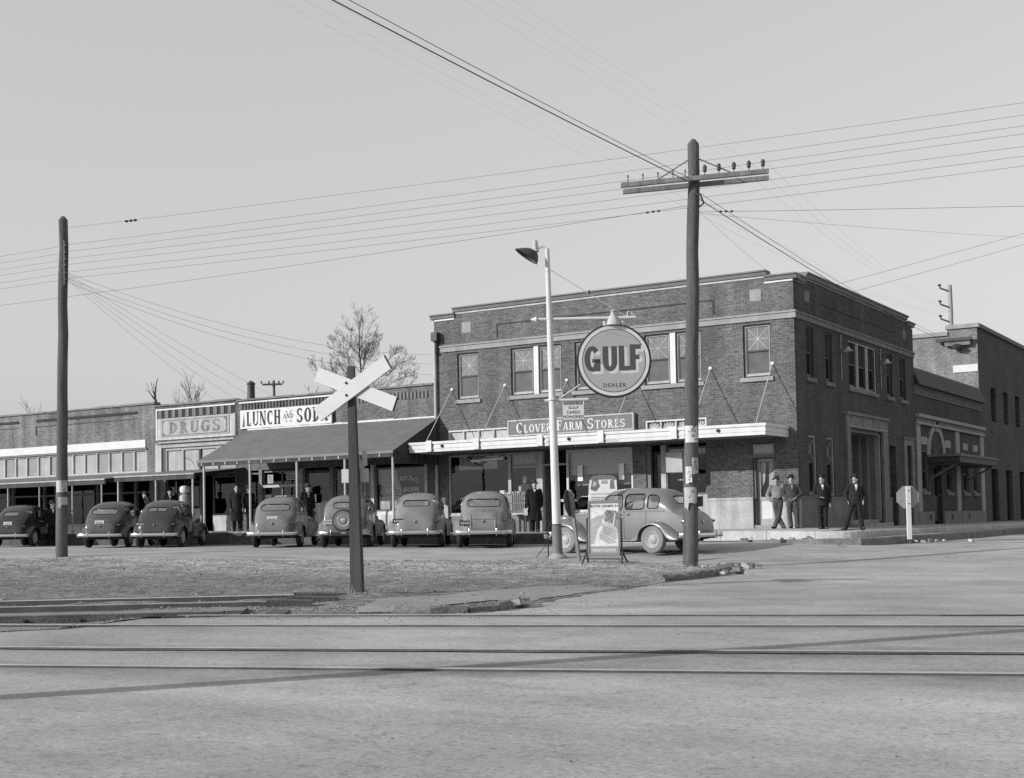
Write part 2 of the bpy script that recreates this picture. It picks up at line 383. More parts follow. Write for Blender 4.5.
pw = nt.nodes.new('ShaderNodeMath'); pw.operation = 'POWER'; pw.inputs[1].default_value = .45; nt.links.new(bw.outputs[2], pw.inputs[0])
ml = nt.nodes.new('ShaderNodeMath'); ml.operation = 'MULTIPLY'; ml.inputs[1].default_value = SKYMUL; nt.links.new(pw.outputs[0], ml.inputs[0]); nt.links.new(ml.outputs[0], bg.inputs[0])
bg.inputs[1].default_value = SKY
SUNDIR = Vector((1.4, 2.04, -1.0)).normalized()
sl = bpy.data.lights.new('sun', 'SUN'); sl.energy = SUN; sl.angle = R(.5); sl.color = (1, 1, 1)
so = bpy.data.objects.new('sun', sl); col.objects.link(so); so.rotation_euler = SUNDIR.to_track_quat('-Z', 'Y').to_euler(); so.location = (-20, -40, 25)
sc.view_settings.view_transform = 'Standard'; sc.view_settings.look = 'None'; sc.view_settings.exposure = 0
sc.cycles.use_denoising = False
sc.cycles.max_bounces = 8; sc.cycles.transparent_max_bounces = 16; sc.cycles.caustics_reflective = False; sc.cycles.caustics_refractive = False
sc.cycles.pixel_filter_type = 'BLACKMAN_HARRIS'; sc.cycles.filter_width = 1.5

# ------------------------------------------------------------------ ground
from mathutils import noise as mnoise
from mathutils.geometry import tessellate_polygon
RU = Vector((.9472, .3206, 0)); RN = Vector((-.3206, .9472, 0))
def rail_pt(n, t, z=0): p = RN * n + RU * t; return (p.x, p.y, z)
def road_mat(name, v, tracks=True, dark=1.0):
    m = gmat(name, v, rough=.92, var=.17, scale=.7, fine=.14, fscale=18, bump=.22, bscale=30, spec=.15)
    nt = m.node_tree; N = nt.nodes; L = nt.links; b = N['Principled BSDF']
    src = b.inputs['Base Color'].links[0].from_node
    val = src.inputs[0].links[0].from_socket
    tc = [n for n in N if n.type == 'TEX_COORD'][0]
    def math_(op, a, c=None, cl=False):
        k = N.new('ShaderNodeMath'); k.operation = op; k.use_clamp = cl
        for i, q in enumerate((a, c)):
            if q is None: continue
            if isinstance(q, (int, float)): k.inputs[i].default_value = q
            else: L.new(q, k.inputs[i])
        return k.outputs[0]
    def noise(scale, det=5, st=(1, 1, 1), rot=0):
        mp = N.new('ShaderNodeMapping'); mp.inputs['Scale'].default_value = st; mp.inputs['Rotation'].default_value = (0, 0, rot); L.new(tc.outputs['Object'], mp.inputs[0])
        n = N.new('ShaderNodeTexNoise'); n.inputs['Scale'].default_value = scale; n.inputs['Detail'].default_value = det; n.inputs['Roughness'].default_value = .6; L.new(mp.outputs[0], n.inputs['Vector']); return n
    def rng(src, a, c, lo, hi):
        k = N.new('ShaderNodeMapRange'); k.inputs[1].default_value = a; k.inputs[2].default_value = c; k.inputs[3].default_value = lo; k.inputs[4].default_value = hi; L.new(src, k.inputs[0]); return k.outputs[0]
    # long soft streaks where wheels have worn the surface (running along the rails and along the street)
    n1 = noise(.5, 6, (.22, 2.2, 1), -R(18.7)); val = math_('MULTIPLY', val, rng(n1.outputs[0], .34, .66, .90, 1.07))
    # oil and damp patches
    n2 = noise(.33, 7); val = math_('MULTIPLY', val, rng(n2.outputs[0], .55, .72, 1.0, .78))
    # pock marks
    n5 = noise(9, 3); val = math_('MULTIPLY', val, rng(n5.outputs[0], .61, .66, 1.0, .70)); n6 = noise(23, 2); val = math_('MULTIPLY', val, rng(n6.outputs[0], .66, .72, 1.0, 1.3)); n7 = noise(34, 2); val = math_('MULTIPLY', val, rng(n7.outputs[0], .60, .66, 1.0, .68))
    # hairline tar cracks
    vo = N.new('ShaderNodeTexVoronoi'); vo.feature = 'DISTANCE_TO_EDGE'; vo.inputs['Scale'].default_value = .22
    nd = noise(1.2, 4); mixv = N.new('ShaderNodeVectorMath'); mixv.operation = 'SCALE'; L.new(nd.outputs['Color'], mixv.inputs[0]); mixv.inputs['Scale'].default_value = 1.6
    av = N.new('ShaderNodeVectorMath'); L.new(tc.outputs['Object'], av.inputs[0]); L.new(mixv.outputs[0], av.inputs[1]); L.new(av.outputs[0], vo.inputs['Vector'])
    val = math_('MULTIPLY', val, rng(vo.outputs['Distance'], .001, .004, .80, 1.0))
    n8 = noise(.16, 4); val = math_('MULTIPLY', val, rng(n8.outputs[0], .40, .60, .88, 1.10)); n9 = noise(1.5, 5, (.5, 1.4, 1), R(35)); val = math_('MULTIPLY', val, rng(n9.outputs[0], .58, .70, 1.0, .82))
    if tracks:
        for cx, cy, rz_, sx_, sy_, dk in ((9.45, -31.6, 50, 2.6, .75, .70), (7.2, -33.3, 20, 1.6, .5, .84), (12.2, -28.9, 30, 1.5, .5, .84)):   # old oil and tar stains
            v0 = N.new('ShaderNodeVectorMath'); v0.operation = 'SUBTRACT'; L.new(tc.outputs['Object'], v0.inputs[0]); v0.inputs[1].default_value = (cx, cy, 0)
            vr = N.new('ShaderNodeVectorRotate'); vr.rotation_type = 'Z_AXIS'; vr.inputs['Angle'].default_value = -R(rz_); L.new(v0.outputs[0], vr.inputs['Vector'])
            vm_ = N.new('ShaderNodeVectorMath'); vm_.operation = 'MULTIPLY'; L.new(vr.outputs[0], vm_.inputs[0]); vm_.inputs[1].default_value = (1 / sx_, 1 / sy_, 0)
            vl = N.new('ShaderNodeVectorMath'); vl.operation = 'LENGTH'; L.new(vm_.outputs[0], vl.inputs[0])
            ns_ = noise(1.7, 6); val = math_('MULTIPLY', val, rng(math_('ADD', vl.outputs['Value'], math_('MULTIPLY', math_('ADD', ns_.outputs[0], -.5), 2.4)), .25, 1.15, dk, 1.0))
        dt = N.new('ShaderNodeVectorMath'); dt.operation = 'DOT_PRODUCT'; L.new(tc.outputs['Object'], dt.inputs[0]); dt.inputs[1].default_value = (RN.x, RN.y, 0)
        nw = noise(1.1, 5, (.35, 1, 1), -R(18.7))
        for nn in (-28.08, -29.52, -32.05, -33.49):
            dist = math_('ABSOLUTE', math_('ADD', dt.outputs['Value'], -nn))
            d2 = math_('ADD', dist, math_('MULTIPLY', math_('ADD', nw.outputs[0], -.5), .9))
            val = math_('MULTIPLY', val, rng(d2, .0, .5, .72, 1.0))
    for i in range(3):
        for l in list(src.inputs[i].links): L.remove(l)
        L.new(val, src.inputs[i])
    return m
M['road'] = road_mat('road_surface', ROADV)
M['street'] = road_mat('street_surface', ROADV * 1.04, tracks=False)
M['dirt'] = gmat('dirt_ground', .20, rough=.95, var=.25, scale=.3, fine=.2, fscale=8, bump=.4, bscale=10)
M['gravel'] = gmat('gravel_verge', .265, rough=.95, var=.34, scale=.9, fine=.55, fscale=26, bump=1.0, bscale=30)
def gravel_zones():
    m = M['gravel']; nt = m.node_tree; N = nt.nodes; L = nt.links; b = N['Principled BSDF']; src = b.inputs['Base Color'].links[0].from_node
    tc = [n for n in N if n.type == 'TEX_COORD'][0]; val = src.inputs[0].links[0].from_socket
    sp = N.new('ShaderNodeSeparateXYZ'); L.new(tc.outputs['Object'], sp.inputs[0])
    nz = N.new('ShaderNodeTexNoise'); nz.inputs['Scale'].default_value = .55; nz.inputs['Detail'].default_value = 6; L.new(tc.outputs['Object'], nz.inputs['Vector'])
    a = N.new('ShaderNodeMath'); a.operation = 'MULTIPLY_ADD'; a.inputs[1].default_value = 9; L.new(nz.outputs[0], a.inputs[0]); L.new(sp.outputs[1], a.inputs[2])
    r = N.new('ShaderNodeMapRange'); r.inputs[1].default_value = -16.5; r.inputs[2].default_value = -10.5; r.inputs[3].default_value = .66; r.inputs[4].default_value = 1.28; L.new(a.outputs[0], r.inputs[0])
    n2 = N.new('ShaderNodeTexNoise'); n2.inputs['Scale'].default_value = 5; n2.inputs['Detail'].default_value = 5; L.new(tc.outputs['Object'], n2.inputs['Vector'])
    r2_ = N.new('ShaderNodeMapRange'); r2_.inputs[1].default_value = .38; r2_.inputs[2].default_value = .62; r2_.inputs[3].default_value = .58; r2_.inputs[4].default_value = 1.3; L.new(n2.outputs[0], r2_.inputs[0])
    k = N.new('ShaderNodeMath'); k.operation = 'MULTIPLY'; L.new(val, k.inputs[0]); L.new(r.outputs[0], k.inputs[1])
    k2 = N.new('ShaderNodeMath'); k2.operation = 'MULTIPLY'; L.new(k.outputs[0], k2.inputs[0]); L.new(r2_.outputs[0], k2.inputs[1])
    for i in range(3):
        for l in list(src.inputs[i].links): L.remove(l)
        L.new(k2.outputs[0], src.inputs[i])
gravel_zones()
M['pathdirt'] = gmat('path_dirt', .255, rough=.95, var=.14, scale=.9, fine=.16, fscale=30, bump=.4, bscale=40)
M['groove'] = gmat('flangeway', .115, rough=.95, var=.6, scale=1.2, fine=.3, fscale=20)

def drape(name, poly, eps, m, step=1.0, zf=gz, jitter=0, bumpf=None, kind='structure'):
    pts = []
    for a, b in zip(poly, poly[1:] + poly[:1]):
        L_ = math.hypot(b[0] - a[0], b[1] - a[1]); k = max(1, int(L_ / max(.35, step * .5))) if jitter else 1
        for i in range(k):
            t = i / k; x = lerp(a[0], b[0], t); y = lerp(a[1], b[1], t)
            if jitter:
                x += jitter * (mnoise.noise((x * 1.3, y * 1.3, 3)) + .5 * mnoise.noise((x * 4, y * 4, 9))); y += jitter * (mnoise.noise((x * 1.3, y * 1.3, 7)) + .5 * mnoise.noise((x * 4, y * 4, 1)))
            pts.append((x, y))
    bm = bmesh.new(); vs = [bm.verts.new((x, y, 0)) for x, y in pts]
    for tri in tessellate_polygon([[Vector((x, y, 0)) for x, y in pts]]):
        try: bm.faces.new([vs[i] for i in tri])
        except ValueError: pass
    xs = [p[0] for p in pts]; ys = [p[1] for p in pts]
    for ax, lo, hi in ((0, min(xs), max(xs)), (1, min(ys), max(ys))):
        v = math.floor(lo / step) * step + step
        while v < hi:
            c = (v, 0, 0) if ax == 0 else (0, v, 0); nrm = (1, 0, 0) if ax == 0 else (0, 1, 0)
            bmesh.ops.bisect_plane(bm, geom=bm.verts[:] + bm.edges[:] + bm.faces[:], plane_co=c, plane_no=nrm); v += step
    for v in bm.verts:
        v.co.z = zf(v.co.x, v.co.y) + eps + (bumpf(v.co.x, v.co.y) if bumpf else 0)
    bmesh.ops.recalc_face_normals(bm, faces=bm.faces)
    for f in bm.faces:
        if f.normal.z < 0: f.normal_flip()
        f.smooth = True
    me = bpy.data.meshes.new(name); bm.to_mesh(me); bm.free(); me.materials.append(M[m])
    o = bpy.data.objects.new(name, me); col.objects.link(o); WORLD[o.name] = Vector((0, 0, 0)); return tag(o, kind=kind)

gb = MB(); xs = [-4000, -1500, -600, -250, -120] + list(range(-70, 46, 4)) + [60, 120, 250, 600, 1500, 4000]
ys = [-4000, -1000, -300, -120] + list(range(-60, 44, 4)) + [60, 100, 200, 500, 1500, 4000]
gb.grid([[(x, y, gz(x, y) - .16) for y in ys] for x in xs], 'dirt'); tag(gb.build('ground'), kind='structure')
VERGE = [(-70, -17.5), (-30, -16.8), (-17.9, -16.05), (-16.4, -15.1), (-14.3, -14.85), (-11.8, -14.3), (-9.5, -13.65), (-7.5, -13.1), (-5.6, -12.6), (-3.9, -12.1), (-2.5, -11.7), (-.4, -12.4), (1.0, -13.4), (2.6, -14.0), (3.7, -14.7), (4.3, -16.4), (4.6, -18.5), (4.75, -20.5), (5.0, -22.5), (5.15, -24.6), (5.5, -25.8), (5.7, -27.0), (5.3, -27.45), (4.6, -27.65)] + [rail_pt(n_, t_)[:2] for n_, t_ in ((-27.8, -5.2), (-28.2, -6.7), (-28.45, -7.35), (-29.9, -7.5), (-30.3, -8.0), (-30.45, -9.5), (-30.5, -13))]
VL = VERGE + [rail_pt(-30.5, -66)[:2], (-70, -45)]
def verge_bump(x, y):
    n = -.3206 * x + .9472 * y
    bed = sstep(-26.9, -27.6, n)
    b = .035 * mnoise.noise((x * .9, y * .9, 0)) + .02 * mnoise.noise((x * 3, y * 3, 5))
    d = math.hypot(x - 2.24, y + 25.27); b += .07 * math.exp(-(d / .7) ** 2); b += .10 * math.exp(-(((x - .2) / 2.6) ** 2 + ((y + 14.3) / 1.7) ** 2)) * sstep(-13.0, -13.6, y)
    e = 9
    for (x0, y0), (x1, y1) in zip(VERGE[12:], VERGE[13:]):
        L2 = (x1 - x0) ** 2 + (y1 - y0) ** 2; t = max(0, min(1, ((x - x0) * (x1 - x0) + (y - y0) * (y1 - y0)) / L2)); e = min(e, math.hypot(x - x0 - t * (x1 - x0), y - y0 - t * (y1 - y0)))
    k = sstep(.12, .6, e)
    return (b * (1 - .5 * bed) - .075 * bed) * k - .019 * (1 - k)
drape('gravel_verge', VL, .02, 'gravel', step=.5, jitter=.19, bumpf=verge_bump)
HOLE = []
for i, (x, y) in enumerate(VERGE):
    if i < 17 or y < -27.55 or x < 4.2: HOLE.append((x, y - (.45 if 0 < i < 14 else 0)))
    else: HOLE.append((x - .45, y))
def vh(x, y): return gz(x, y) + .02 + verge_bump(x, y)
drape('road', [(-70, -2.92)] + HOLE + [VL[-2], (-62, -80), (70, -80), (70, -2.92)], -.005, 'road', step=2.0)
drape('street', [(4.2, -3.1), (4.4, 70), (14, 70), (14, -3.1)], -.001, 'street', step=3)
drape('path', [(4.1, -27.8), (3.5, -26.6), (3.1, -25.9), (3.4, -24.4), (3.4, -22.8), (3.9, -21.6), (4.75, -21.8), (4.95, -23.2), (4.95, -24.6), (5.2, -25.4), (4.5, -26.0), (4.7, -26.9), (4.8, -27.4)], .030, 'pathdirt', step=.4, jitter=.1, bumpf=verge_bump)

# loose stones on the verge: too many to count
random.seed(3)
st = MB(); st.mi('pebble'); st.mi('pebble_dark'); st.mi('paper')
def inpoly(x, y, P):
    c = False
    for (x0, y0), (x1, y1) in zip(P, P[1:] + P[:1]):
        if (y0 > y) != (y1 > y) and x < (x1 - x0) * (y - y0) / (y1 - y0) + x0: c = not c
    return c
k = 0
while k < 12000:
    x = random.uniform(-26, 6); y = random.uniform(-32, -11)
    if not inpoly(x, y, VL): continue
    n = -.3206 * x + .9472 * y
    dens = .25 + .75 * sstep(-20, -12.5, y) + (.5 if n < -26.5 else 0)
    if random.random() > dens: continue
    k += 1
    r = random.uniform(.010, .030) * (1.8 if random.random() < .06 else 1); z = gz(x, y) + .02 + verge_bump(x, y)
    a = random.random() * 6; e = [random.uniform(.6, 1.2) * r for _ in range(6)]
    vs = [(x + e[0] * math.cos(a), y + e[0] * math.sin(a), z), (x - e[1] * math.sin(a), y + e[1] * math.cos(a), z), (x - e[2] * math.cos(a), y - e[2] * math.sin(a), z), (x + e[3] * math.sin(a), y - e[3] * math.cos(a), z), (x + random.uniform(-.3, .3) * r, y + random.uniform(-.3, .3) * r, z + e[4] * .8)]
    st.add(vs, [(0, 1, 4), (1, 2, 4), (2, 3, 4), (3, 0, 4)], random.choice(['pebble', 'pebble', 'pebble_dark']))
for _ in range(700):
    q = random.choice(VL[14:25]); x = q[0] + random.gauss(.1, .5); y = q[1] + random.gauss(-.1, .5); z = gz(x, y) + (.02 if inpoly(x, y, VL) else -.006) + (verge_bump(x, y) if inpoly(x, y, VL) else 0); r = random.uniform(.006, .018); a = random.random() * 6
    st.add([(x + r * math.cos(a), y + r * math.sin(a), z), (x - r * math.sin(a), y + r * math.cos(a), z), (x - r * math.cos(a), y - r * math.sin(a), z), (x + r * math.sin(a), y - r * math.cos(a), z), (x, y, z + r)], [(0, 1, 4), (1, 2, 4), (2, 3, 4), (3, 0, 4)], random.choice(['pebble', 'pebble_dark']))
for _ in range(500):
    x = random.uniform(4, 16); y = random.uniform(-36, -8)
    if inpoly(x, y, VL): continue
    z = gz(x, y) - .006; r = random.uniform(.004, .012); a = random.random() * 6
    st.add([(x + r * math.cos(a), y + r * math.sin(a), z), (x - r * math.sin(a), y + r * math.cos(a), z), (x - r * math.cos(a), y - r * math.sin(a), z), (x + r * math.sin(a), y - r * math.cos(a), z), (x, y, z + r)], [(0, 1, 4), (1, 2, 4), (2, 3, 4), (3, 0, 4)], random.choice(['pebble', 'pebble_dark', 'pebble_dark']))
tag(st.build('gravel', recalc=False), 'loose pale and dark stones strewn over the gravel verge', 'gravel', kind='stuff')
tf = MB()
for cx, cy, nn, sp in ((3.3, -14.4, 170, .7), (2.2, -13.2, 90, .6), (-6, -12.9, 70, 1.8), (-13, -14.8, 60, 2.5), (1.2, -13.8, 80, .9), (5.4, -26.2, 70, .4), (2.2, -25.3, 60, .5), (-2.0, -12.0, 80, .9)):
    for _ in range(nn):
        x = random.gauss(cx, sp * .5); y = random.gauss(cy, sp * .35)
        if not inpoly(x, y, VL): continue
        z = gz(x, y) + .01 + verge_bump(x, y); h = random.uniform(.04, .16); a = random.random() * 6.3; lx = random.gauss(0, .06); ly = random.gauss(0, .06)
        tf.add([(x + .006 * math.cos(a), y + .006 * math.sin(a), z), (x - .006 * math.cos(a), y - .006 * math.sin(a), z), (x + lx, y + ly, z + h)], [(0, 1, 2)], 'straw')
tag(tf.build('dry_grass', recalc=False), 'dry winter grass blades scattered along the verge and kerbs', 'grass', kind='stuff')

# broken kerbs at the ends of the verge
def kerb(name, pts, w, h, gaps=(), lab=None):
    mb = MB(); rnd = random.Random(name + str(pts[0][0]))
    for (x0, y0), (x1, y1) in zip(pts, pts[1:]):
        L_ = math.hypot(x1 - x0, y1 - y0); n = max(1, int(L_ / .22)); ux, uy = (x1 - x0) / L_, (y1 - y0) / L_
        rows = []
        for i in range(n + 1):
            t = i / n; x, y = lerp(x0, x1, t), lerp(y0, y1, t); z = gz(x, y); hh = h * rnd.uniform(.8, 1.08)
            j = lambda s=.018: rnd.uniform(-s, s)
            ring = []
            for k, (o, zz) in enumerate(((0, -.1), (0, hh * .55), (.02, hh * .9), (.06, hh), (w * .5, hh), (w - .04, hh * .97), (w, hh * .8), (w, -.1))):
                ring.append((x - uy * (o + j()), y + ux * (o + j()), z + zz + (j() if zz > 0 else 0)))
            rows.append(ring)
        mb.grid(rows, 'kerbstone', smooth=False, close=True)
        mb.add(rows[0], [tuple(range(8))], 'kerbstone'); mb.add(rows[-1], [tuple(range(8))], 'kerbstone')
    return tag(mb.build(name, weld=False), kind='structure')
kerb('kerb', [(4.75, -27.75), (5.15, -27.55), (5.48, -27.25)], .18, .085)
kerb('kerb', [(5.5, -27.2), (5.68, -26.85), (5.62, -26.3), (5.45, -25.75)], .2, .10)
kerb('kerb', [(4.62, -19.9), (4.72, -18.9), (4.62, -17.6), (4.42, -16.4), (3.95, -15.1)], .28, .125)
rb = MB(); rnd = random.Random(5)
for cx, cy, n_, s_ in ((4.6, -17.3, 14, .5), (3.6, -14.6, 16, .5), (4.0, -3.9, 14, 1.2), (4.5, -3.0, 10, .8), (5.6, -26.3, 8, .3), (.8, -4.3, 12, 1.6)):
    for _ in range(n_):
        x, y = rnd.gauss(cx, s_ * .5), rnd.gauss(cy, s_ * .5); r = rnd.uniform(.03, .09)
        rb.box((x, y, gz(x, y) + r * .4 + .03), (r * 2, r * rnd.uniform(1, 2), r), rnd.choice(['concrete', 'kerbstone', 'pebble']), rot=Euler((rnd.uniform(-.4, .4), rnd.uniform(-.4, .4), rnd.uniform(0, 6))))
tag(rb.build('rubble'), 'small lumps of broken concrete lying along the kerbs', 'rubble', kind='stuff')

# ------------------------------------------------------------------ railway tracks
def track(name, lab, nA, nB, t0, t1, tie_t0, tie_t1):
    mid = rail_pt((nA + nB) / 2, 0); t = thing(name, lab, 'railway track', (mid[0], mid[1], 0), group='two tracks sunk in the road')
    for nn in (nA, nB):
        mb = MB()
        for lo, hi, z0, z1, m in ((-.034, .034, -.02, .012, 'railside'), (-.032, .032, .012, .016, 'railtop'), (-.012, .012, -.1, -.02, 'railside'), (-.065, .065, -.12, -.1, 'railside')):
            A = [Vector(rail_pt(nn + o, tt, z)) for tt in (t0, t1) for o in (lo, hi) for z in (z0, z1)]
            mb.add(A, [(0, 1, 3, 2), (4, 6, 7, 5), (0, 4, 5, 1), (2, 3, 7, 6), (0, 2, 6, 4), (1, 5, 7, 3)], m)
        rl = mb.build('rail', t)
        sgn = 1 if nn < (nA + nB) / 2 else -1
        g = MB(); rows = []
        for i in range(0, 121):
            tt = lerp(max(t0, 1.8 + (0 if nA > -30 else -40)), 40, i / 120); x, y, _ = rail_pt(nn, tt)
            wv = max(.006, {-28.08: .04, -29.52: .03, -32.05: .075, -33.49: .025}[nn] + .05 * mnoise.noise((tt * .8, nn, 0)))
            rows.append([rail_pt(nn + sgn * .04, tt, gz(x, y) + .0045), rail_pt(nn + sgn * (.04 + wv), tt, gz(x, y) + .0045)])
        g.grid(rows, 'groove'); g.build('flangeway', t)
        if nn > -30:      # dark strip painted as the raised rail's shade where the paving stops short
            g = MB(); rows = []; te = -6.6 if nn > -29 else -7.0
            for i in range(60):
                tt = lerp(-30, te, i / 59); wv = (.13 + .04 * mnoise.noise((tt * 1.3, nn, 4))) * sstep(te, te - .8, tt)
                rows.append([rail_pt(nn - .036, tt, gz(*rail_pt(nn, tt)[:2]) + .005), rail_pt(nn - .036 - wv, tt, gz(*rail_pt(nn, tt)[:2]) + .005)])
            g.grid(rows, 'railside'); g.build('flangeway', t)
    rr = random.Random(2)
    if tie_t1 > tie_t0:
        tt = tie_t0
        while tt < tie_t1:
            mb = MB(); n0 = (nA + nB) / 2; c = rail_pt(n0 + rr.uniform(-.08, .08), tt, -.20)
            mb.box(c, (.22, 2.5, .17), 'tie', rz=math.atan2(RU.y, RU.x) + rr.uniform(-.03, .03)); mb.build('tie', t); tt += .56
    return t
track('railway_track', 'far track of the two in the road, left end on open ties in ballast', -28.08, -29.52, -60, 75, -22, 4.4 - 11.5)
track('railway_track', 'near track of the two sunk in the road, its rails nearest the viewer', -32.05, -33.49, -60, 75, 0, -1)
# paved crossing planks where the far track leaves the road
cp = thing('crossing_planks', 'weathered timber planks bolted between the rails at the left edge of the crossing', 'planks', (2.4, -30.2, 0))
for nn, t0, t1 in ((-28.25, -14.6, -8.75), (-28.5, -14.9, -8.6), (-29.3, -14.0, -7.75), (-29.72, -14.2, -7.6)):
    mb = MB(); a = Vector(rail_pt(nn, (t0 + t1) / 2, -.035)); mb.box(a, (t1 - t0, .2, .07), 'plank', rz=math.atan2(RU.y, RU.x)); mb.build('plank', cp)
# siding on raised timbers, stopping short of the path
SU = Vector((.806, .592, 0)); SN = Vector((-.592, .806, 0)); S0 = Vector((1.82, -25.75, 0))
sd = thing('siding_track', 'short disused siding with rails on raised ties stopping at rotten stub ends', 'railway track', (1.8, -25.8, 0))
for nn, t1, w, top, m1, m2 in ((0, -.2, .07, .085, 'signwhite', 'railside'), (-.75, -.5, .9, .025, 'plank', 'tie'), (-1.5, -.35, .07, .085, 'railtop', 'railside'), (-2.2, -.7, .5, .03, 'plank', 'tie'), (-2.75, -.9, .16, .05, 'plank', 'tie')):
    mb = MB(); c = S0 + SN * nn + SU * ((t1 - 45) / 2); rz = math.atan2(SU.y, SU.x)
    mb.box((c.x, c.y, top / 2 - .03), (45 + t1, w, top + .06 - .012), m2, rz=rz); mb.box((c.x, c.y, top - .006 + .0), (45 + t1, w * .96, .012), m1, rz=rz)
    mb.build('rail' if w < .1 else 'timber', sd)
rr = random.Random(9)
for i in range(44):
    tt = -.25 - i * .62; c = S0 + SN * (-1.2 + rr.uniform(-.1, .1)) + SU * tt; mb = MB()
    mb.box((c.x, c.y, -.075), (.23, 3.35, .16), 'tie', rz=math.atan2(SU.y, SU.x) + rr.uniform(-.04, .04)); mb.build('tie', sd)
for nn, tt, l_ in ((-.05, .1, .75), (-.9, .05, .7), (-1.6, -.2, .6)):
    mb = MB(); c = S0 + SN * nn + SU * tt; mb.box((c.x, c.y, .03), (l_, .22, .14), 'tie', rot=Euler((.03, .04, math.atan2(SU.y, SU.x) + .08))); mb.build('stub_block', sd)

# ------------------------------------------------------------------ sidewalks
def strip(name, rows, m, smooth=False):
    mb = MB()
    if callable(m):
        for a, b in zip(rows, rows[1:]):
            for j in range(len(a) - 1): mb.quad(a[j], a[j + 1], b[j + 1], b[j], m(a[0][0], j))
        return tag(mb.build(name, recalc=True, weld=True), kind='structure')
    mb.grid(rows, m, smooth); return tag(mb.build(name, recalc=True), kind='structure')
sx = [-46 + .5 * i for i in range(0, 96)] + [1.9]
rows = []
for x in sx:
    z = z_walk(x); e = .012 * mnoise.noise((x * 1.7, 0, 0)); rows.append([(x, .35, z + .02), (x, -1.4, z + .005), (x, -2.84 + e, z), (x, -2.89 + e, z - .03), (x, -2.91 + e, gz(x, -2.91) - .12)])
walk_mat = brick_mat('sidewalk_slabs', 'x', .36, .42, .2, w=1.5, h=50, var=.16)
def slab_mat(name, v, size):
    m = gmat(name, v, var=.16, fine=.14, fscale=22, bump=.2, bscale=45, spec=.15); nt = m.node_tree; N = nt.nodes; L = nt.links
    b = N['Principled BSDF']; src = b.inputs['Base Color'].links[0].from_node; tc = [n for n in N if n.type == 'TEX_COORD'][0]
    br = N.new('ShaderNodeTexBrick'); br.offset = 0; L.new(tc.outputs['Object'], br.inputs['Vector']); br.inputs['Scale'].default_value = 1
    br.inputs['Brick Width'].default_value = size; br.inputs['Row Height'].default_value = size; br.inputs['Mortar Size'].default_value = .014
    br.inputs['Color1'].default_value = (.92,) * 3 + (1,); br.inputs['Color2'].default_value = (1.08,) * 3 + (1,); br.inputs['Mortar'].default_value = (.45,) * 3 + (1,)
    mu = N.new('ShaderNodeVectorMath'); mu.operation = 'MULTIPLY'; L.new(src.outputs[0], mu.inputs[0]); L.new(br.outputs['Color'], mu.inputs[1]); L.new(mu.outputs[0], b.inputs['Base Color'])
    return m
M['walk'] = slab_mat('walk_slabs', .42, 1.47); M['apron'] = slab_mat('apron_slabs', .36, 2.3)
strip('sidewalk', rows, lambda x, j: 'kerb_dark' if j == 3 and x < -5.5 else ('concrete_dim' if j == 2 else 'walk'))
# rounded street corner and the side walk
def corner_ring(cx, cy, r, z): return [(cx + r * math.sin(R(a)), cy - r * math.cos(R(a)), z) for a in range(0, 91, 15)]
mb = MB()
def corner_z(x, y): return .62 - .03 * max(0, (y + 1) / 12) - .012 * max(0, x)
edge = [(1.9, -2.87)] + [(1.95 + .75 * math.sin(R(a)), -2.12 - .75 * math.cos(R(a))) for a in range(10, 91, 16)] + [(2.7, y) for y in (0, 3, 6, 9, 12, 16, 20, 26, 34, 42)]
inner = [(1.9, -.1)] + [(lerp(1.6, 1.2, i / 5), lerp(0, 1.2, i / 5)) for i in range(6)] + [(.9, y) for y in (2, 4, 6, 9, 12, 16, 20, 26, 34, 42)]
rows = []
for (ex, ey), (ix, iy) in zip(edge, inner):
    rows.append([(-.05, max(iy, .0) if ix < 1.85 else iy, corner_z(0, max(iy, 0)) + .01), (ix, iy, corner_z(ix, iy)), (ex - (.05 if ey > -2.2 else 0), ey + (.05 if ey < -2.2 else 0), corner_z(ex, ey)), (ex, ey, corner_z(ex, ey) - .03), (ex + .01, ey - .01, corner_z(ex, ey) - .32)])
rows[0] = [(1.9, .2, .625), (1.9, -1.4, .622), (1.9, -2.84, .615), (1.9, -2.89, .585), (1.9, -2.91, .2)]
mb.grid(rows, 'walk', False); tag(mb.build('sidewalk'), kind='structure')
# low apron and outer kerb round the corner
def az(x, y): return .375 + .0 * x
ap = [(-3.2, -2.95), (-1.6, -4.0), (.6, -5.0), (2.6, -5.6), (3.7, -5.3), (4.2, -4.2), (4.4, -2), (4.55, 3), (4.6, 10), (4.6, 42), (2.75, 42), (2.75, -2), (2.0, -2.95)]
drape('gutter_apron', ap, 0, 'apron', step=.8, zf=lambda x, y: interp(x, [(-3.2, gz(-3.2, -3.2) + .03), (-.5, .36), (4.6, .42)]))
kp = [(.2, -4.9), (1.4, -5.35), (2.6, -5.65), (3.6, -5.45), (4.15, -4.5), (4.42, -2.2), (4.56, 3), (4.62, 12), (4.62, 42)]
mb = MB()
rows = []
for x, y in kp:
    z = interp(x, [(.2, .37), (4.6, .43)]); rows.append([(x, y, z - .3), (x, y - .005, z), (x - .03, y + .03, z + .03), (x - .2, y + .12, z + .03), (x - .22, y + .14, z - .05)])
mb.grid(rows, 'kerbstone', False); tag(mb.build('kerb'), kind='structure')
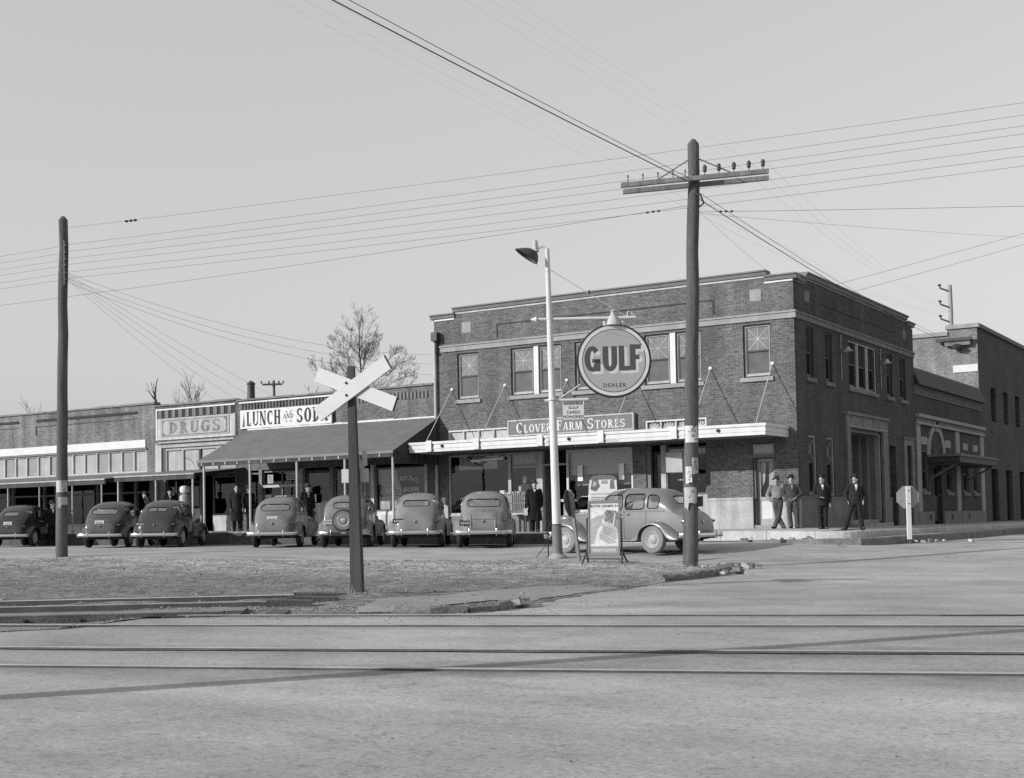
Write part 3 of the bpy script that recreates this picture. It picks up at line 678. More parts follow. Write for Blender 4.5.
# ------------------------------------------------------------------ shared building pieces
def strip_line(mb, T, ua, za, ub_, zb, w, d, m):
    L_ = math.hypot(ub_ - ua, zb - za); nx, nz = -(zb - za) / L_ * w / 2, (ub_ - ua) / L_ * w / 2
    mb.add([T(ua + nx, d, za + nz), T(ub_ + nx, d, zb + nz), T(ub_ - nx, d, zb - nz), T(ua - nx, d, za - nz)], [(0, 1, 2, 3)], m)
def window(parent, T, u0, u1, z0, z1, dp=.12, star=True, frame='trimdark', mold='white_old', up='shade_pane', lo='shade_pane_dark', split=.5, sill=True, side=False):
    mb = MB(); f = .045; m_out, m_in = ('ink', mold) if not side else (mold, frame); mold, frame = m_out, m_in; rail_ = 'trimdark'
    for a, b, c, d in ((u0, u0 + f, z0, z1), (u1 - f, u1, z0, z1), (u0 + f, u1 - f, z1 - f, z1), (u0 + f, u1 - f, z0, z0 + f)): mb.ub(T, a, b, -dp, -.035, c, d, mold)
    g = .075
    for a, b, c, d in ((u0 + f, u0 + g, z0 + f, z1 - f), (u1 - g, u1 - f, z0 + f, z1 - f), (u0 + g, u1 - g, z1 - g, z1 - f), (u0 + g, u1 - g, z0 + f, z0 + g)): mb.ub(T, a, b, -dp, -.06, c, d, frame)
    w = mb.build('window', parent)
    zm = lerp(z0, z1, split); s = MB()
    s.ub(T, u0 + g, u1 - g, -dp, -.07, zm - .03, zm + .025, rail_); s.ub(T, u0 + g, u1 - g, -dp - .02, -.085, z0 + g, z0 + g + .055, 'cream' if not side else 'sash')
    for a, b in ((u0 + g, u0 + g + .04), (u1 - g - .04, u1 - g)): s.ub(T, a, b, -dp - .02, -.085, z0 + g + .055, zm - .03, 'sash'); s.ub(T, a, b, -dp, -.075, zm + .025, z1 - g, 'sash')
    s.build('sash', w)
    p = MB(); p.ub(T, u0 + g, u1 - g, -dp + .012, -dp + .02, zm, z1 - g, up); p.build('pane', w)
    p = MB(); p.ub(T, u0 + g, u1 - g, -dp + .002, -dp + .008, z0 + g, zm, lo); p.build('pane', w)
    if star:
        k = MB(); uc, zc = (u0 + u1) / 2, (zm + z1 - g) / 2; hu, hz = (u1 - u0) / 2 - g - .04, (z1 - g - zm) / 2 - .02
        for i, (a, b) in enumerate(((hu, hz), (hu, -hz), (hu, 0), (0, hz))): strip_line(k, T, uc - a, zc - b, uc + a, zc + b, .016, -dp + .024 + i * .001, 'white_old')
        k.build('star_muntin', w)
    if sill:
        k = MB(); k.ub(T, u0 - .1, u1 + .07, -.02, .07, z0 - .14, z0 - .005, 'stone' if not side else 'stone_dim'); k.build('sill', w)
    return w
def mullioned(parent, T, u0, u1, z0, z1, n, mw, mold='white', **kw):
    """several sashes in one opening parted by mullions"""
    w = (u1 - u0 - mw * (n - 1)) / n; ws = []
    for i in range(n): ws.append(window(parent, T, u0 + i * (w + mw), u0 + i * (w + mw) + w, z0, z1, sill=False, **kw))
    for i in range(n - 1):
        k = MB(); a = u0 + (i + 1) * w + i * mw; k.ub(T, a - .004, a + mw + .004, -.1, -.012, z0, z1, mold); k.build('mullion', ws[i])
    k = MB(); k.ub(T, u0 - .12, u1 + .08, -.02, .07, z0 - .14, z0 - .005, 'stone' if not kw.get('side') else 'stone_dim'); k.build('sill', ws[0])
def glazed(parent, T, u0, u1, z0, z1, fw=.06, frame='white_old', glass='glass', d=-.05, bars=(), vbars=(), name='shop_window'):
    mb = MB(); w = .07
    for a, b, c, e in ((u0, u0 + fw, z0, z1), (u1 - fw, u1, z0, z1), (u0 + fw, u1 - fw, z1 - fw, z1), (u0 + fw, u1 - fw, z0, z0 + fw)): mb.ub(T, a, b, d - w, d, c, e, frame)
    for zb in bars: mb.ub(T, u0 + fw, u1 - fw, d - w + .01, d - .004, zb - .03, zb + .03, frame)
    for ub_ in vbars: mb.ub(T, ub_ - .025, ub_ + .025, d - w + .008, d - .006, z0 + fw, z1 - fw, frame)
    o = mb.build(name, parent)
    p = MB(); p.quad(T(u0 + fw, d - .045, z0 + fw), T(u1 - fw, d - .045, z0 + fw), T(u1 - fw, d - .045, z1 - fw), T(u0 + fw, d - .045, z1 - fw), glass); p.build('pane', o, recalc=False)
    return o
def door(parent, T, u0, u1, z0, z1, d=-.1, m='darkwood', glass=True, gz0=None, gmat_='glass', panel=None):
    mb = MB(); w = .045; st_ = .11; g0 = gz0 if gz0 else lerp(z0, z1, .42)
    mb.ub(T, u0, u0 + st_, d - w, d, z0, z1, m); mb.ub(T, u1 - st_, u1, d - w, d, z0, z1, m); mb.ub(T, u0 + st_, u1 - st_, d - w, d, z1 - st_, z1, m)
    mb.ub(T, u0 + st_, u1 - st_, d - w, d, z0, z0 + .2, m); mb.ub(T, u0 + st_, u1 - st_, d - w, d, g0 - .06, g0 + .06, m); mb.ub(T, u0 + st_, u1 - st_, d - w + .012, d - .014, z0 + .2, g0 - .06, panel or m)
    o = mb.build('door', parent)
    p = MB(); p.quad(T(u0 + st_, d - .02, g0 + .06), T(u1 - st_, d - .02, g0 + .06), T(u1 - st_, d - .02, z1 - st_), T(u0 + st_, d - .02, z1 - st_), gmat_); p.build('pane', o, recalc=False)
    h = MB(); h.ell(T(u1 - .055, d + .04, lerp(z0, z1, .46)), (.03, .03, .03), m='steel'); h.build('handle', o)
    return o
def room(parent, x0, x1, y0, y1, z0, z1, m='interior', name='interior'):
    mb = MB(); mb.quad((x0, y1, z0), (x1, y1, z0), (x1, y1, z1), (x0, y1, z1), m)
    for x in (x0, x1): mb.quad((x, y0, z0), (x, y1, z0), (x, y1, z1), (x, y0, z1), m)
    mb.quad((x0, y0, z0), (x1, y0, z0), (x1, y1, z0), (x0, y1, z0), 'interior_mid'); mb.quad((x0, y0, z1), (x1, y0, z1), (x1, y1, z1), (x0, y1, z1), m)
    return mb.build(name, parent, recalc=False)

# ------------------------------------------------------------------ two-storey corner building
F = TY(0); S = TX(0)
B = thing('corner_building', 'two storey brick corner store with flat roof, stone band and long white canopy', 'building', (-13.9, 0, .6))
fh = [(-12.88, -11.94, 5.54, 7.25), (-10.57, -8.48, 5.54, 7.25), (-7.95, -5.86, 5.54, 7.25), (-5.27, -3.18, 5.54, 7.25), (-1.73, -.79, 5.54, 7.25),
      (-13.37, -5.8, .5, 3.52, .22), (-13.31, -10.69, 3.93, 4.42, .12), (-5.3, -3.1, .5, 3.52, .22), (-5.26, -3.06, 3.93, 4.34, .12), (-1.51, -.77, .5, 3.40, .25)]
mb = MB(); wall_holes(mb, F, -13.9, 0, .3, 8.56, fh, 'brick_front'); mb.quad((-12.95, 0, 8.56), (-.93, 0, 8.56), (-.93, 0, 8.8), (-12.95, 0, 8.8), 'brick_front')
mb.build('front_wall', B, recalc=False)
sh = [(1.08, 1.81, 5.54, 7.22), (2.98, 3.71, 5.54, 7.22), (5.53, 8.84, 5.54, 7.22), (10.21, 10.97, 5.54, 7.22), (12.01, 12.85, 5.54, 7.22),
      (1.05, 1.80, 1.72, 3.66), (2.84, 3.62, 1.72, 3.66), (5.2, 9.15, .4, 4.1, 1.3), (10.3, 11.15, .4, 3.66, .5), (12.5, 13.2, .4, 3.75, .4)]
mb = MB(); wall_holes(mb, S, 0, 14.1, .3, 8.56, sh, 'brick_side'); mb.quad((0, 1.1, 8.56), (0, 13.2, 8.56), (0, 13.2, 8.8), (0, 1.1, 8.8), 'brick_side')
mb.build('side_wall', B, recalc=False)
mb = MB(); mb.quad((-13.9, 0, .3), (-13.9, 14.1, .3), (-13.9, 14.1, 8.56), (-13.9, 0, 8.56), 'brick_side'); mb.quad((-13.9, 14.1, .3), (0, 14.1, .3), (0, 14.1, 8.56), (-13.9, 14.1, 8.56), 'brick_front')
mb.build('rear_walls', B, recalc=False)
mb = MB(); mb.quad((-13.85, .05, 8.1), (-.05, .05, 8.1), (-.05, 14.05, 8.1), (-13.85, 14.05, 8.1), 'tin'); mb.build('roof', B, recalc=False)
# coping: low pieces at the ends, raised centre; a pale drip line under each
mb = MB()
def coping(T, u0, u1, z, o=.13, ends=(0, 0)):
    prof = [(-.35, z), (o, z), (o, z - .045), (o * .6, z - .07), (.05, z - .17), (-.004, z - .175), (-.35, z - .175)]
    ring = lambda u: [T(u, d, zz) for d, zz in prof]
    a, b = ring(u0), ring(u1); mb.grid([a, b], 'trimgrey', False, close=True); mb.add(a, [tuple(range(7))], 'trimgrey'); mb.add(b, [tuple(range(7))], 'trimgrey')
coping(F, -14.03, -12.95, 8.78); coping(F, -.93, .13, 8.78); coping(F, -13.02, -.87, 8.97); coping(S, -.0, 1.15, 8.779, .128); coping(S, 1.1, 13.2, 8.97); coping(S, 13.2, 14.2, 8.78)
mb.build('coping', B)
mb = MB(); mb.ub(F, -13.86, -12.97, -.02, .03, 8.53, 8.585, 'white'); mb.ub(F, -12.96, -.93, -.02, .03, 8.72, 8.775, 'white_old'); mb.ub(F, -.95, .0, -.02, .03, 8.53, 8.585, 'white')
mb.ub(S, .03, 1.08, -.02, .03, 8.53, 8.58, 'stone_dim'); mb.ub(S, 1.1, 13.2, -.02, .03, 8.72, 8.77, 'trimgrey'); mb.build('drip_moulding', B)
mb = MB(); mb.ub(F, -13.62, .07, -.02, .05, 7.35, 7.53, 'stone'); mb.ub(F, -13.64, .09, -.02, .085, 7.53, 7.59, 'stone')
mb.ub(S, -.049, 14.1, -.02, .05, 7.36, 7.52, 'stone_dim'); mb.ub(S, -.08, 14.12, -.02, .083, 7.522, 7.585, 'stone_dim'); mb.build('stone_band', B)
each('stone_block', B, [(T, a, b, -.02, .012, 8.0, 8.38, m) for T, a, b, m in ((F, -12.65, -12.25, 'stone'), (F, -1.46, -1.07, 'stone'), (S, 1.05, 1.5, 'stone_dim'), (S, 12.6, 13.05, 'stone_dim'))])
# recessed brick panel outline high on the front, drawn by a course of dark headers
mb = MB(); mb.ub(F, -11.15, -2.7, -.02, .02, 8.16, 8.2, 'brick_side'); mb.ub(F, -11.15, -11.1, -.02, .02, 7.72, 8.16, 'brick_side'); mb.ub(F, -2.75, -2.7, -.02, .02, 7.72, 8.16, 'brick_side'); mb.ub(S, 2.6, 11.6, -.02, .02, 8.1, 8.14, 'brick_side'); mb.build('brick_panel_moulding', B)
mb = MB()
for a, b in ((-13.9, -13.37), (-3.1, -1.51), (-.77, .058)): mb = MB(); mb.ub(F, a, b, -.02, .055, .35, 1.6, 'stone_base'); mb.ub(F, a - (.01 if a > -13 else 0), b + .004, -.02, .075, 1.6, 1.68, 'stone_base'); mb.build('stone_base', B)
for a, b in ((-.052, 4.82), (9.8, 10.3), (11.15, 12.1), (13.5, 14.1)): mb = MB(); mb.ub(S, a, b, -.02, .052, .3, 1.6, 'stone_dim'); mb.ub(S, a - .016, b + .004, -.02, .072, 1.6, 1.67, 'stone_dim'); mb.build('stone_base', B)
window(B, F, -12.88, -11.94, 5.54, 7.25); window(B, F, -1.73, -.79, 5.54, 7.25)
for a in (-10.57, -7.95, -5.27): mullioned(B, F, a, a + 2.09, 5.54, 7.25, 2, .19)
for a, b in ((1.08, 1.81), (2.98, 3.71), (10.21, 10.97), (12.01, 12.85)): window(B, S, a, b, 5.54, 7.22, star=False, up='interior', lo='void', side=True, mold='trimdark')
mullioned(B, S, 5.53, 8.84, 5.54, 7.22, 3, .14, mold='cream', star=False, up='interior', lo='void', side=True)
for a, b in ((1.05, 1.80), (2.84, 3.62)):
    w = window(B, S, a, b, 1.72, 3.66, star=False, up='interior_mid', lo='void', split=.55, side=True, mold='cream', frame='trimgrey', sill=False); k = MB()
    zc, hz, uc, hu = 3.2, .36, (a + b) / 2, (b - a) / 2 - .1
    for i, (q, r_) in enumerate(((hu, hz), (hu, -hz))): strip_line(k, S, uc - q, zc - r_, uc + q, zc + r_, .04, -.09 + i * .001, 'cream')
    k.build('lattice_muntin', w)
# street front of the shop
for nm, lo, hi in (('bulkhead', -13.37, -9.57), ('bulkhead', -8.38, -5.8)):
    mb = MB(); mb.ub(F, lo, hi, -.16, -.06, .6, 1.26, 'trimgrey'); mb.ub(F, lo, hi, -.12, -.03, 1.26, 1.32, 'white_old'); mb.build(nm, B)
glazed(B, F, -13.37, -10.74, 1.32, 3.5, bars=(2.02,) if 0 else ()); glazed(B, F, -10.74, -9.57, 1.32, 3.5); glazed(B, F, -8.40, -5.8, 1.32, 3.5, glass='glass', fw=.08, frame='white')
k = MB(); k.ub(F, -9.57, -9.36, -.2, -.02, .6, 3.5, 'white_old'); k.ub(F, -9.36, -8.40, -1.2, -1.1, 3.0, 3.5, 'interior_mid'); k.ub(F, -9.36, -8.40, -.2, -.08, 2.98, 3.05, 'cream'); k.build('door_frame', B)
door(B, F, -9.30, -8.46, .72, 2.95, d=-1.0, m='void', gmat_='glass')
k = MB(); k.ub(F, -5.3, -5.15, -.2, -.05, .6, 3.5, 'trimgrey'); k.ub(F, -4.76, -4.58, -.2, -.03, .6, 3.5, 'white_old'); k.ub(F, -4.58, -3.1, -.16, -.06, .6, 1.82, 'stone_base'); k.build('door_frame', B)
door(B, F, -5.15, -4.76, .72, 3.3, d=-.3, m='darkwood'); glazed(B, F, -4.58, -3.1, 1.82, 3.42, bars=(2.68,), frame='sash')
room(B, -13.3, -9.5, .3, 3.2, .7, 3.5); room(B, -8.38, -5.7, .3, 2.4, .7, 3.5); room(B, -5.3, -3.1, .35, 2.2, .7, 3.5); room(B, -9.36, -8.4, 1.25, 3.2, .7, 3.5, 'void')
k = MB(); k.quad((-9.36, .2, .7), (-9.36, 1.25, .7), (-9.36, 1.25, 3.5), (-9.36, .2, 3.5), 'trimgrey'); k.quad((-8.4, .2, .7), (-8.4, 1.25, .7), (-8.4, 1.25, 3.5), (-8.4, .2, 3.5), 'trimgrey'); k.quad((-9.36, .1, .705), (-8.4, .1, .705), (-8.4, 1.25, .705), (-9.36, 1.25, .705), 'concrete_dim'); k.quad((-9.36, .2, 3.5), (-8.4, .2, 3.5), (-8.4, 1.25, 3.5), (-9.36, 1.25, 3.5), 'interior'); k.build('entry_recess', B, recalc=False)
# window shades and shelving behind the glass
k = MB(); k.quad((-8.3, .22, 2.62), (-5.9, .22, 2.62), (-5.9, .22, 3.42), (-8.3, .22, 3.42), 'pane_frost'); k.build('window_shade', B, recalc=False)
k = MB(); k.quad((-8.3, .5, 2.25), (-5.95, .5, 2.25), (-5.95, .5, 2.66), (-8.3, .5, 2.66), 'pane_frost_dim'); k.build('window_shade', B, recalc=False)
k = MB(); k.quad((-4.5, .2, 2.7), (-3.2, .2, 2.7), (-3.2, .2, 3.36), (-4.5, .2, 3.36), 'pane_frost_dim'); k.build('window_shade', B, recalc=False)
rnd = random.Random(11); k = MB()
for zz in (1.5, 1.95, 2.4):
    k.bb(-13.0, -10.9, 2.6, 3.1, zz, zz + .04, 'interior_mid')
    for i in range(14):
        x = -12.95 + i * .145; h = rnd.uniform(.16, .34); k.bb(x, x + .1, 2.62, 2.8, zz + .04, zz + .04 + h, rnd.choice(['interior_mid', 'interior', 'trimgrey', 'stone_dim']))
k.build('shelving', B)
# transoms above the canopy
for a, b, z1, n, pm, st_ in ((-13.31, -10.69, 4.42, 4, 'pane_frost', False), (-5.26, -3.06, 4.34, 4, 'trimgrey', True)):
    k = MB(); k.ub(F, a, b, -.1, .02, z1 - .05, z1, 'white'); k.ub(F, a, a + .05, -.1, .02, 3.9, z1 - .05, 'white'); k.ub(F, b - .05, b, -.1, .02, 3.9, z1 - .05, 'white')
    w = (b - a) / n
    for i in range(1, n): k.ub(F, a + i * w - .03, a + i * w + .03, -.1, .01, 3.9, z1 - .05, 'white_old')
    o = k.build('transom', B); p = MB(); p.ub(F, a + .05, b - .05, -.1, -.06, 3.88, z1 - .05, pm); p.build('pane', o)
    if st_:
        q = MB()
        for i in range(n):
            uc = a + (i + .5) * w
            for j in range(8): strip_line(q, F, uc, 4.02, uc + .24 * math.cos(j * PI / 7), 4.02 + .24 * math.sin(j * PI / 7) - .0, .03, -.055 + j * .001, 'white')
        q.build('star_muntin', o)
# corner door with curtain and pale panel
k = MB(); k.ub(F, -1.66, -.75, -.05, .06, 2.94, 3.03, 'trimgrey'); k.ub(F, -1.51, -1.43, -.22, -.05, .6, 2.94, 'sash'); k.ub(F, -.84, -.77, -.22, -.05, .6, 2.94, 'trimgrey'); k.build('door_frame', B)
d_ = door(B, F, -1.43, -.84, .78, 2.92, d=-.17, m='cream', gz0=1.62, gmat_='glass', panel='white'); k = MB()
k.quad((-1.4, .27, 1.68), (-.86, .27, 1.68), (-.86, .27, 2.8), (-1.4, .27, 2.8), 'void')
for a, b, c in ((-1.34, -1.2, 1), (-1.05, -.93, 1)): k.add([(a, .25, 2.78), (b + .05, .25, 2.78), (b, .25, 2.2), (a - .02, .25, 1.85)], [(0, 1, 2, 3)], 'curtain')
k.build('curtain', d_, recalc=False)
k = MB(); k.ub(F, -1.51, -.77, -.2, -.05, 3.03, 3.38, 'white_old'); k.ub(F, -1.45, -.83, -.049, -.03, 3.08, 3.34, 'pane_frost'); k.build('transom', B)
k = MB(); k.ub(F, -1.5, -.77, -.2, .02, .5, .78, 'stone'); k.build('door_step', B)
# canopy hung on rods
cn = MB(); cn.bb(-13.6, -.32, -2.0, -.0, 3.58, 3.86, 'trimgrey'); cn.quad((-13.6, -2, 3.868), (-.32, -2, 3.868), (-.32, 0, 3.868), (-13.6, 0, 3.868), 'tin')
CN = cn.build('canopy', B)
k = MB()
for z0, z1, o in ((3.55, 3.66, .0), (3.66, 3.745, .015), (3.745, 3.82, .0), (3.82, 3.91, .035)):
    k.bb(-13.64 - o, -.28 + o, -2.04 - o, -2.0 + .0, z0, z1, 'white'); k.bb(-.32, -.28 + o, -2.0, .0, z0, z1, 'white'); k.bb(-13.64 - o, -13.6, -2.0, 0, z0, z1, 'white')
k.build('fascia', CN)
for i, x in enumerate((-13.0, -10.7, -8.15, -5.55, -2.75, -.62)):
    k = MB(); k.tube([(x, -1.93, 3.9), (x - .13, -.02, 5.93)], .016, 6, 'white_old'); k.build('tie_rod', CN)
    k = MB(); k.lathe([(.0, 0), (.062, .0), (.062, .02), (.04, .04), (.0, .045)], (x - .13, -.0, 5.94), 'y', 14, 'porcelain', rot=Matrix.Rotation(PI, 3, 'Z')); k.build('rosette', CN)
for x in (-12.75, -10.75, -8.2, -5.9, -3.3):
    k = MB(); k.bb(x - .11, x + .11, -2.11, -2.04, 3.56, 3.95, 'white'); k.bb(x + .115, x + .14, -2.09, -2.055, 3.6, 3.66, 'iron'); k.bb(x + .115, x + .14, -2.09, -2.055, 3.7, 3.86, 'iron'); k.build('tie_plate', CN)
for x in (-12.2, -7.1, -1.8):
    k = MB(); k.lathe([(.055, 0), (.055, .05), (.03, .06)], (x, -2.05, 3.74), 'y', 10, 'ink', rot=Matrix.Rotation(PI, 3, 'Z')); k.build('lamp_socket', CN)
# downspout
k = MB(); k.bb(-13.88, -13.62, -.26, -.02, 7.78, 8.1, 'iron'); k.tube([(-13.75, -.1, 7.8), (-13.75, -.1, 7.3)], .06, 8, 'iron'); k.tube([(-13.82, -.1, 7.85), (-13.82, -.1, .75)], .055, 8, 'white_old'); k.build('downspout', B)
# side portal
k = MB()
k.ub(S, 4.82, 5.2, -.05, .10, .5, 4.55, 'stone_dim'); k.ub(S, 9.15, 9.8, -.05, .10, .5, 4.55, 'stone_dim'); k.ub(S, 5.2, 9.15, -.05, .10, 4.1, 4.55, 'stone_dim'); k.ub(S, 4.75, 9.87, -.05, .17, 4.55, 4.65, 'stone_dim'); k.ub(S, 4.98, 9.64, .1, .125, 4.14, 4.19, 'stone')
for i in range(17):
    u = 5.35 + i * .225
    if i in (5, 11): continue
    hgt = .26; k.ub(S, u, u + .045, .1, .118, 4.23, 4.23 + hgt, 'stone')
    if i % 3 == 0: k.ub(S, u + .045, u + .14, .1, .116, 4.23, 4.28, 'stone')
    if i % 4 == 1: k.ub(S, u + .045, u + .14, .1, .116, 4.23 + hgt - .05, 4.23 + hgt, 'stone')
o = k.build('portal', B)
k = MB(); k.quad((-1.3, 5.2, .5), (-1.3, 9.15, .5), (-1.3, 9.15, 4.1), (-1.3, 5.2, 4.1), 'void'); k.ub(S, 9.02, 9.14, -1.28, -.03, .8, 4.05, 'stone'); k.ub(S, 5.21, 9.02, -1.28, -.03, 3.98, 4.09, 'stone_dim'); [k.ub(S, 8.98, 9.02, -.35 - i * .3, -.2 - i * .3, .9, 3.9, 'stone_dim') for i in range(4)]; k.ub(S, 7.0, 8.9, -1.25, -1.0, .6, 3.9, 'stone_dim'); k.ub(S, 5.25, 5.9, -1.25, -1.0, .6, 3.6, 'stone_dim')
for u in (7.5, 7.85, 8.2, 8.55): k.ub(S, u, u + .06, -1.0, -.96, .7, 3.8, 'stone_dim')
k.ub(S, 5.2, 9.15, -1.3, -.1, .3, .86, 'concrete_dim'); k.ub(S, 5.0, 9.3, -.1, .35, .3, .74, 'concrete_dim'); k.build('entrance_steps', o, recalc=True)
door(B, S, 10.34, 11.1, .8, 3.1, d=-.42, m='void', gmat_='void'); k = MB(); k.ub(S, 10.3, 11.15, -.45, -.3, 3.1, 3.16, 'cream'); k.ub(S, 10.3, 11.15, -.48, -.42, 3.16, 3.66, 'void'); k.build('transom', B)
k = MB(); k.ub(S, 12.07, 12.5, -.02, .08, .4, 4.0, 'stone_dim'); k.ub(S, 13.2, 13.56, -.02, .08, .4, 4.0, 'stone_dim'); k.ub(S, 12.5, 13.2, -.02, .08, 3.75, 4.0, 'stone_dim'); k.ub(S, 12.0, 13.62, -.02, .12, 4.0, 4.06, 'stone_dim'); o = k.build('door_surround', B)
k = MB(); k.ub(S, 12.5, 13.2, -.4, -.3, .5, 3.75, 'stone_dim'); k.ub(S, 12.5, 13.2, -.3, -.2, 2.9, 2.97, 'ink'); k.build('door', o)
for u in (4.72, 9.45):
    k = MB(); k.tube([(.03, u - .12, 7.3), (.03, u - .12, 5.75)], .018, 6, 'steel'); k.tube([(.03, u, 6.95), (.12, u, 7.06), (.22, u, 7.0), (.24, u, 6.86)], .018, 8, 'iron'); k.lathe([(.03, .16), (.07, .12), (.09, .06), (.2, .0), (.19, -.01), (.08, .05)], (.24, u, 6.72), 'z', 16, 'white_old'); k.build('wall_lamp', B)

# ------------------------------------------------------------------ the row of one-storey stores to the left
def store_body(o, x0, x1, ztop, m, holes, z0=.3, steps=None):
    mb = MB(); wall_holes(mb, F, x0, x1, z0, ztop, holes, m, depth=.15); mb.build('front_wall', o, recalc=False)
    mb = MB(); mb.quad((x0 + .01, 0.01, z0), (x0 + .01, 16, z0), (x0 + .01, 16, ztop), (x0 + .01, .01, ztop), 'brick_side'); mb.quad((x1 - .01, 0.01, z0), (x1 - .01, 16, z0), (x1 - .01, 16, ztop), (x1 - .01, .01, ztop), 'brick_side')
    mb.quad((x0, 16, z0), (x1, 16, z0), (x1, 16, ztop - .5), (x0, 16, ztop - .5), m); mb.quad((x0, .02, ztop - .4), (x1, .02, ztop - .4), (x1, 16, ztop - .5), (x0, 16, ztop - .5), 'tin'); mb.build('shell', o, recalc=False)
    mb = MB(); rr = random.Random(int(x0 * 7)); n = int((x1 - x0) / .42)
    for i in range(n):
        a = lerp(x0, x1, i / n); b = lerp(x0, x1, (i + 1) / n); mb.bb(a + .003, b - .003, -.07, .32, ztop + .001, ztop + .075 + rr.uniform(-.012, .015), rr.choice(['stone_dim', 'trimgrey', 'trimgrey']))
    mb.build('coping', o)
# 1: far left
b1 = thing('brick_store', 'pale brick store at the far left with square transom panes over a tin awning', 'store building', (-46, 0, .8))
store_body(b1, -46, -28.62, 6.38, 'brick_row_light', [(-45.8, -29.15, 3.45, 4.44), (-45.8, -29.0, .6, 3.1)])
mb = MB(); mb.ub(F, -46, -29.19, -.02, .05, 4.52, 4.86, 'signwhite'); mb.ub(F, -46, -29.1, -.02, .075, 4.44, 4.50, 'trimgrey'); mb.build('white_band', b1)
mb = MB()
for a, b in ((-45.3, -37.6), (-36.35, -29.7)): mb.ub(F, a, b, -.02, .03, 6.0, 6.12, 'ink'); mb.ub(F, a, b, -.02, .022, 5.78, 5.81, 'trimdark'); mb.ub(F, a - .06, a, -.02, .025, 5.4, 5.8, 'trimdark')
mb.build('corbel_line', b1)
k = MB(); k.ub(F, -45.8, -29.15, -.14, -.01, 4.38, 4.44, 'white_old'); k.ub(F, -45.8, -29.15, -.14, .0, 3.45, 3.52, 'white_old')
n = 21; wv = (45.8 - 29.15) / n
for i in range(n + 1): k.ub(F, -45.8 + i * wv - .035, -45.8 + i * wv + .035, -.14, -.005, 3.52, 4.38, 'white_old')
o = k.build('transom', b1); rr = random.Random(4)
for i in range(n):
    p = MB(); a = -45.8 + i * wv + .036; m = ['pane_frost_dim', 'cream'][(i + 1) % 2] if i % 5 else 'cream'; p.ub(F, a, a + wv - .072, -.12, -.08, 3.53, 4.37, m)
    if m != 'cream': p.ub(F, a, a + wv - .072, -.08, -.072, 3.62, 3.65, 'cream')
    p.build('pane', o)
room(b1, -45.7, -29.0, .2, 3, .8, 3.1, 'void')
k = MB()
for x in (-44.5, -41.8, -40.9, -38.2, -36.0, -35.2, -32.4, -30.9, -30.0): k.ub(F, x, x + .1, -.2, -.05, .8, 3.1, 'trimgrey')
k.ub(F, -45.7, -29, -.2, -.08, .8, 1.2, 'darkwood'); k.ub(F, -45.7, -29, -.18, -.07, 2.55, 2.62, 'trimgrey'); k.build('shopfront_frame', b1)
for a, b in ((-44.4, -41.9), (-40.8, -38.3), (-35.1, -32.5)): glazed(b1, F, a, b, 1.2, 3.05, frame='darkwood')
def awning(o, x0, x1, zw, zf, posts, m, edge='cream', zy=-2.9, thick=.05, scallop=0, gable=(), postm='white_old', flash=None, pr=.045):
    k = MB(); n = max(2, int((x1 - x0) / .6))
    xs_ = [lerp(x0, x1, i / n) for i in range(n + 1)]
    k.grid([[(x, -.02, zw), (x, zy * .5, lerp(zw, zf, .5) - .012 * (i % 2)), (x, zy, zf)] for i, x in enumerate(xs_)], m, False)
    k.grid([[(x, -.02, zw - thick), (x, zy, zf - thick)] for x in xs_], 'interior_mid', False)
    for i in range(int((x1 - x0) / .6)): x = x0 + .3 + i * .6; k.box((x, zy / 2, (zw + zf) / 2 - thick - .05), (.05, math.hypot(zy, zw - zf), .09), 'interior_mid', rot=Euler((math.atan2(zw - zf, -zy), 0, 0)))
    for x in (x0, x1): k.quad((x, -.02, zw), (x, zy, zf), (x, zy, zf - thick), (x, -.02, zw - thick), 'trimdark')
    a = k.build('awning', o, recalc=False)
    k = MB(); k.bb(x0, x1, zy - .03, zy, zf - (.09 if scallop else .05), zf + .008, edge); k.bb(x0 + .02, x1 - .02, zy - .0, zy + .1, zf - .22, zf - .07, 'darkwood'); k.build('fascia', a)
    if scallop:
        k = MB(); x = x0 + .25
        while x < x1: k.bb(x - .03, x + .03, zy - .02, zy + .06, zf - .2, zf - .09, 'cream'); x += scallop
        k.build('rafter_end', a)
    if flash:
        k = MB(); rr = random.Random(3); n = int((x1 - x0) / .4)
        for i in range(n): k.bb(lerp(x0, x1, i / n), lerp(x0, x1, (i + 1) / n) - .004, -.05 - rr.uniform(0, .02), .0, zw - .01, zw + .05 + rr.uniform(-.012, .02), flash)
        k.build('flashing', a)
    for x in gable:
        k = MB(); k.add([(x, -.05, zw - .04), (x, zy + .02, zf - .05), (x, zy + .02, zf - .45), (x, -.05, zf - .45)], [(0, 1, 2, 3)], 'darkwood')
        for i in range(12): y = -.2 - i * .22; z1 = lerp(zw, zf, y / zy) - .06; k.bb(x, x + .02, y - .012, y + .012, zf - .45, z1, 'trimdark')
        k.build('gable_boards', a, recalc=False)
    for x in posts:
        k = MB(); zb = z_walk(x); k.tube([(x, zy + .05, zb - .02), (x, zy + .05, zf - .1)], pr, 8, postm); k.lathe([(pr * 1.7, 0), (pr * 1.7, .04), (pr, .06)], (x, zy + .05, zb), 'z', 10, postm); k.build('post', a)
    return a
awning(b1, -46, -28.5, 3.42, 3.1, [-45.3, -43.1, -40.9, -38.9, -36.8, -34.7, -32.63, -30.54, -28.75], 'tin', edge='cream', pr=.035, postm='cream')
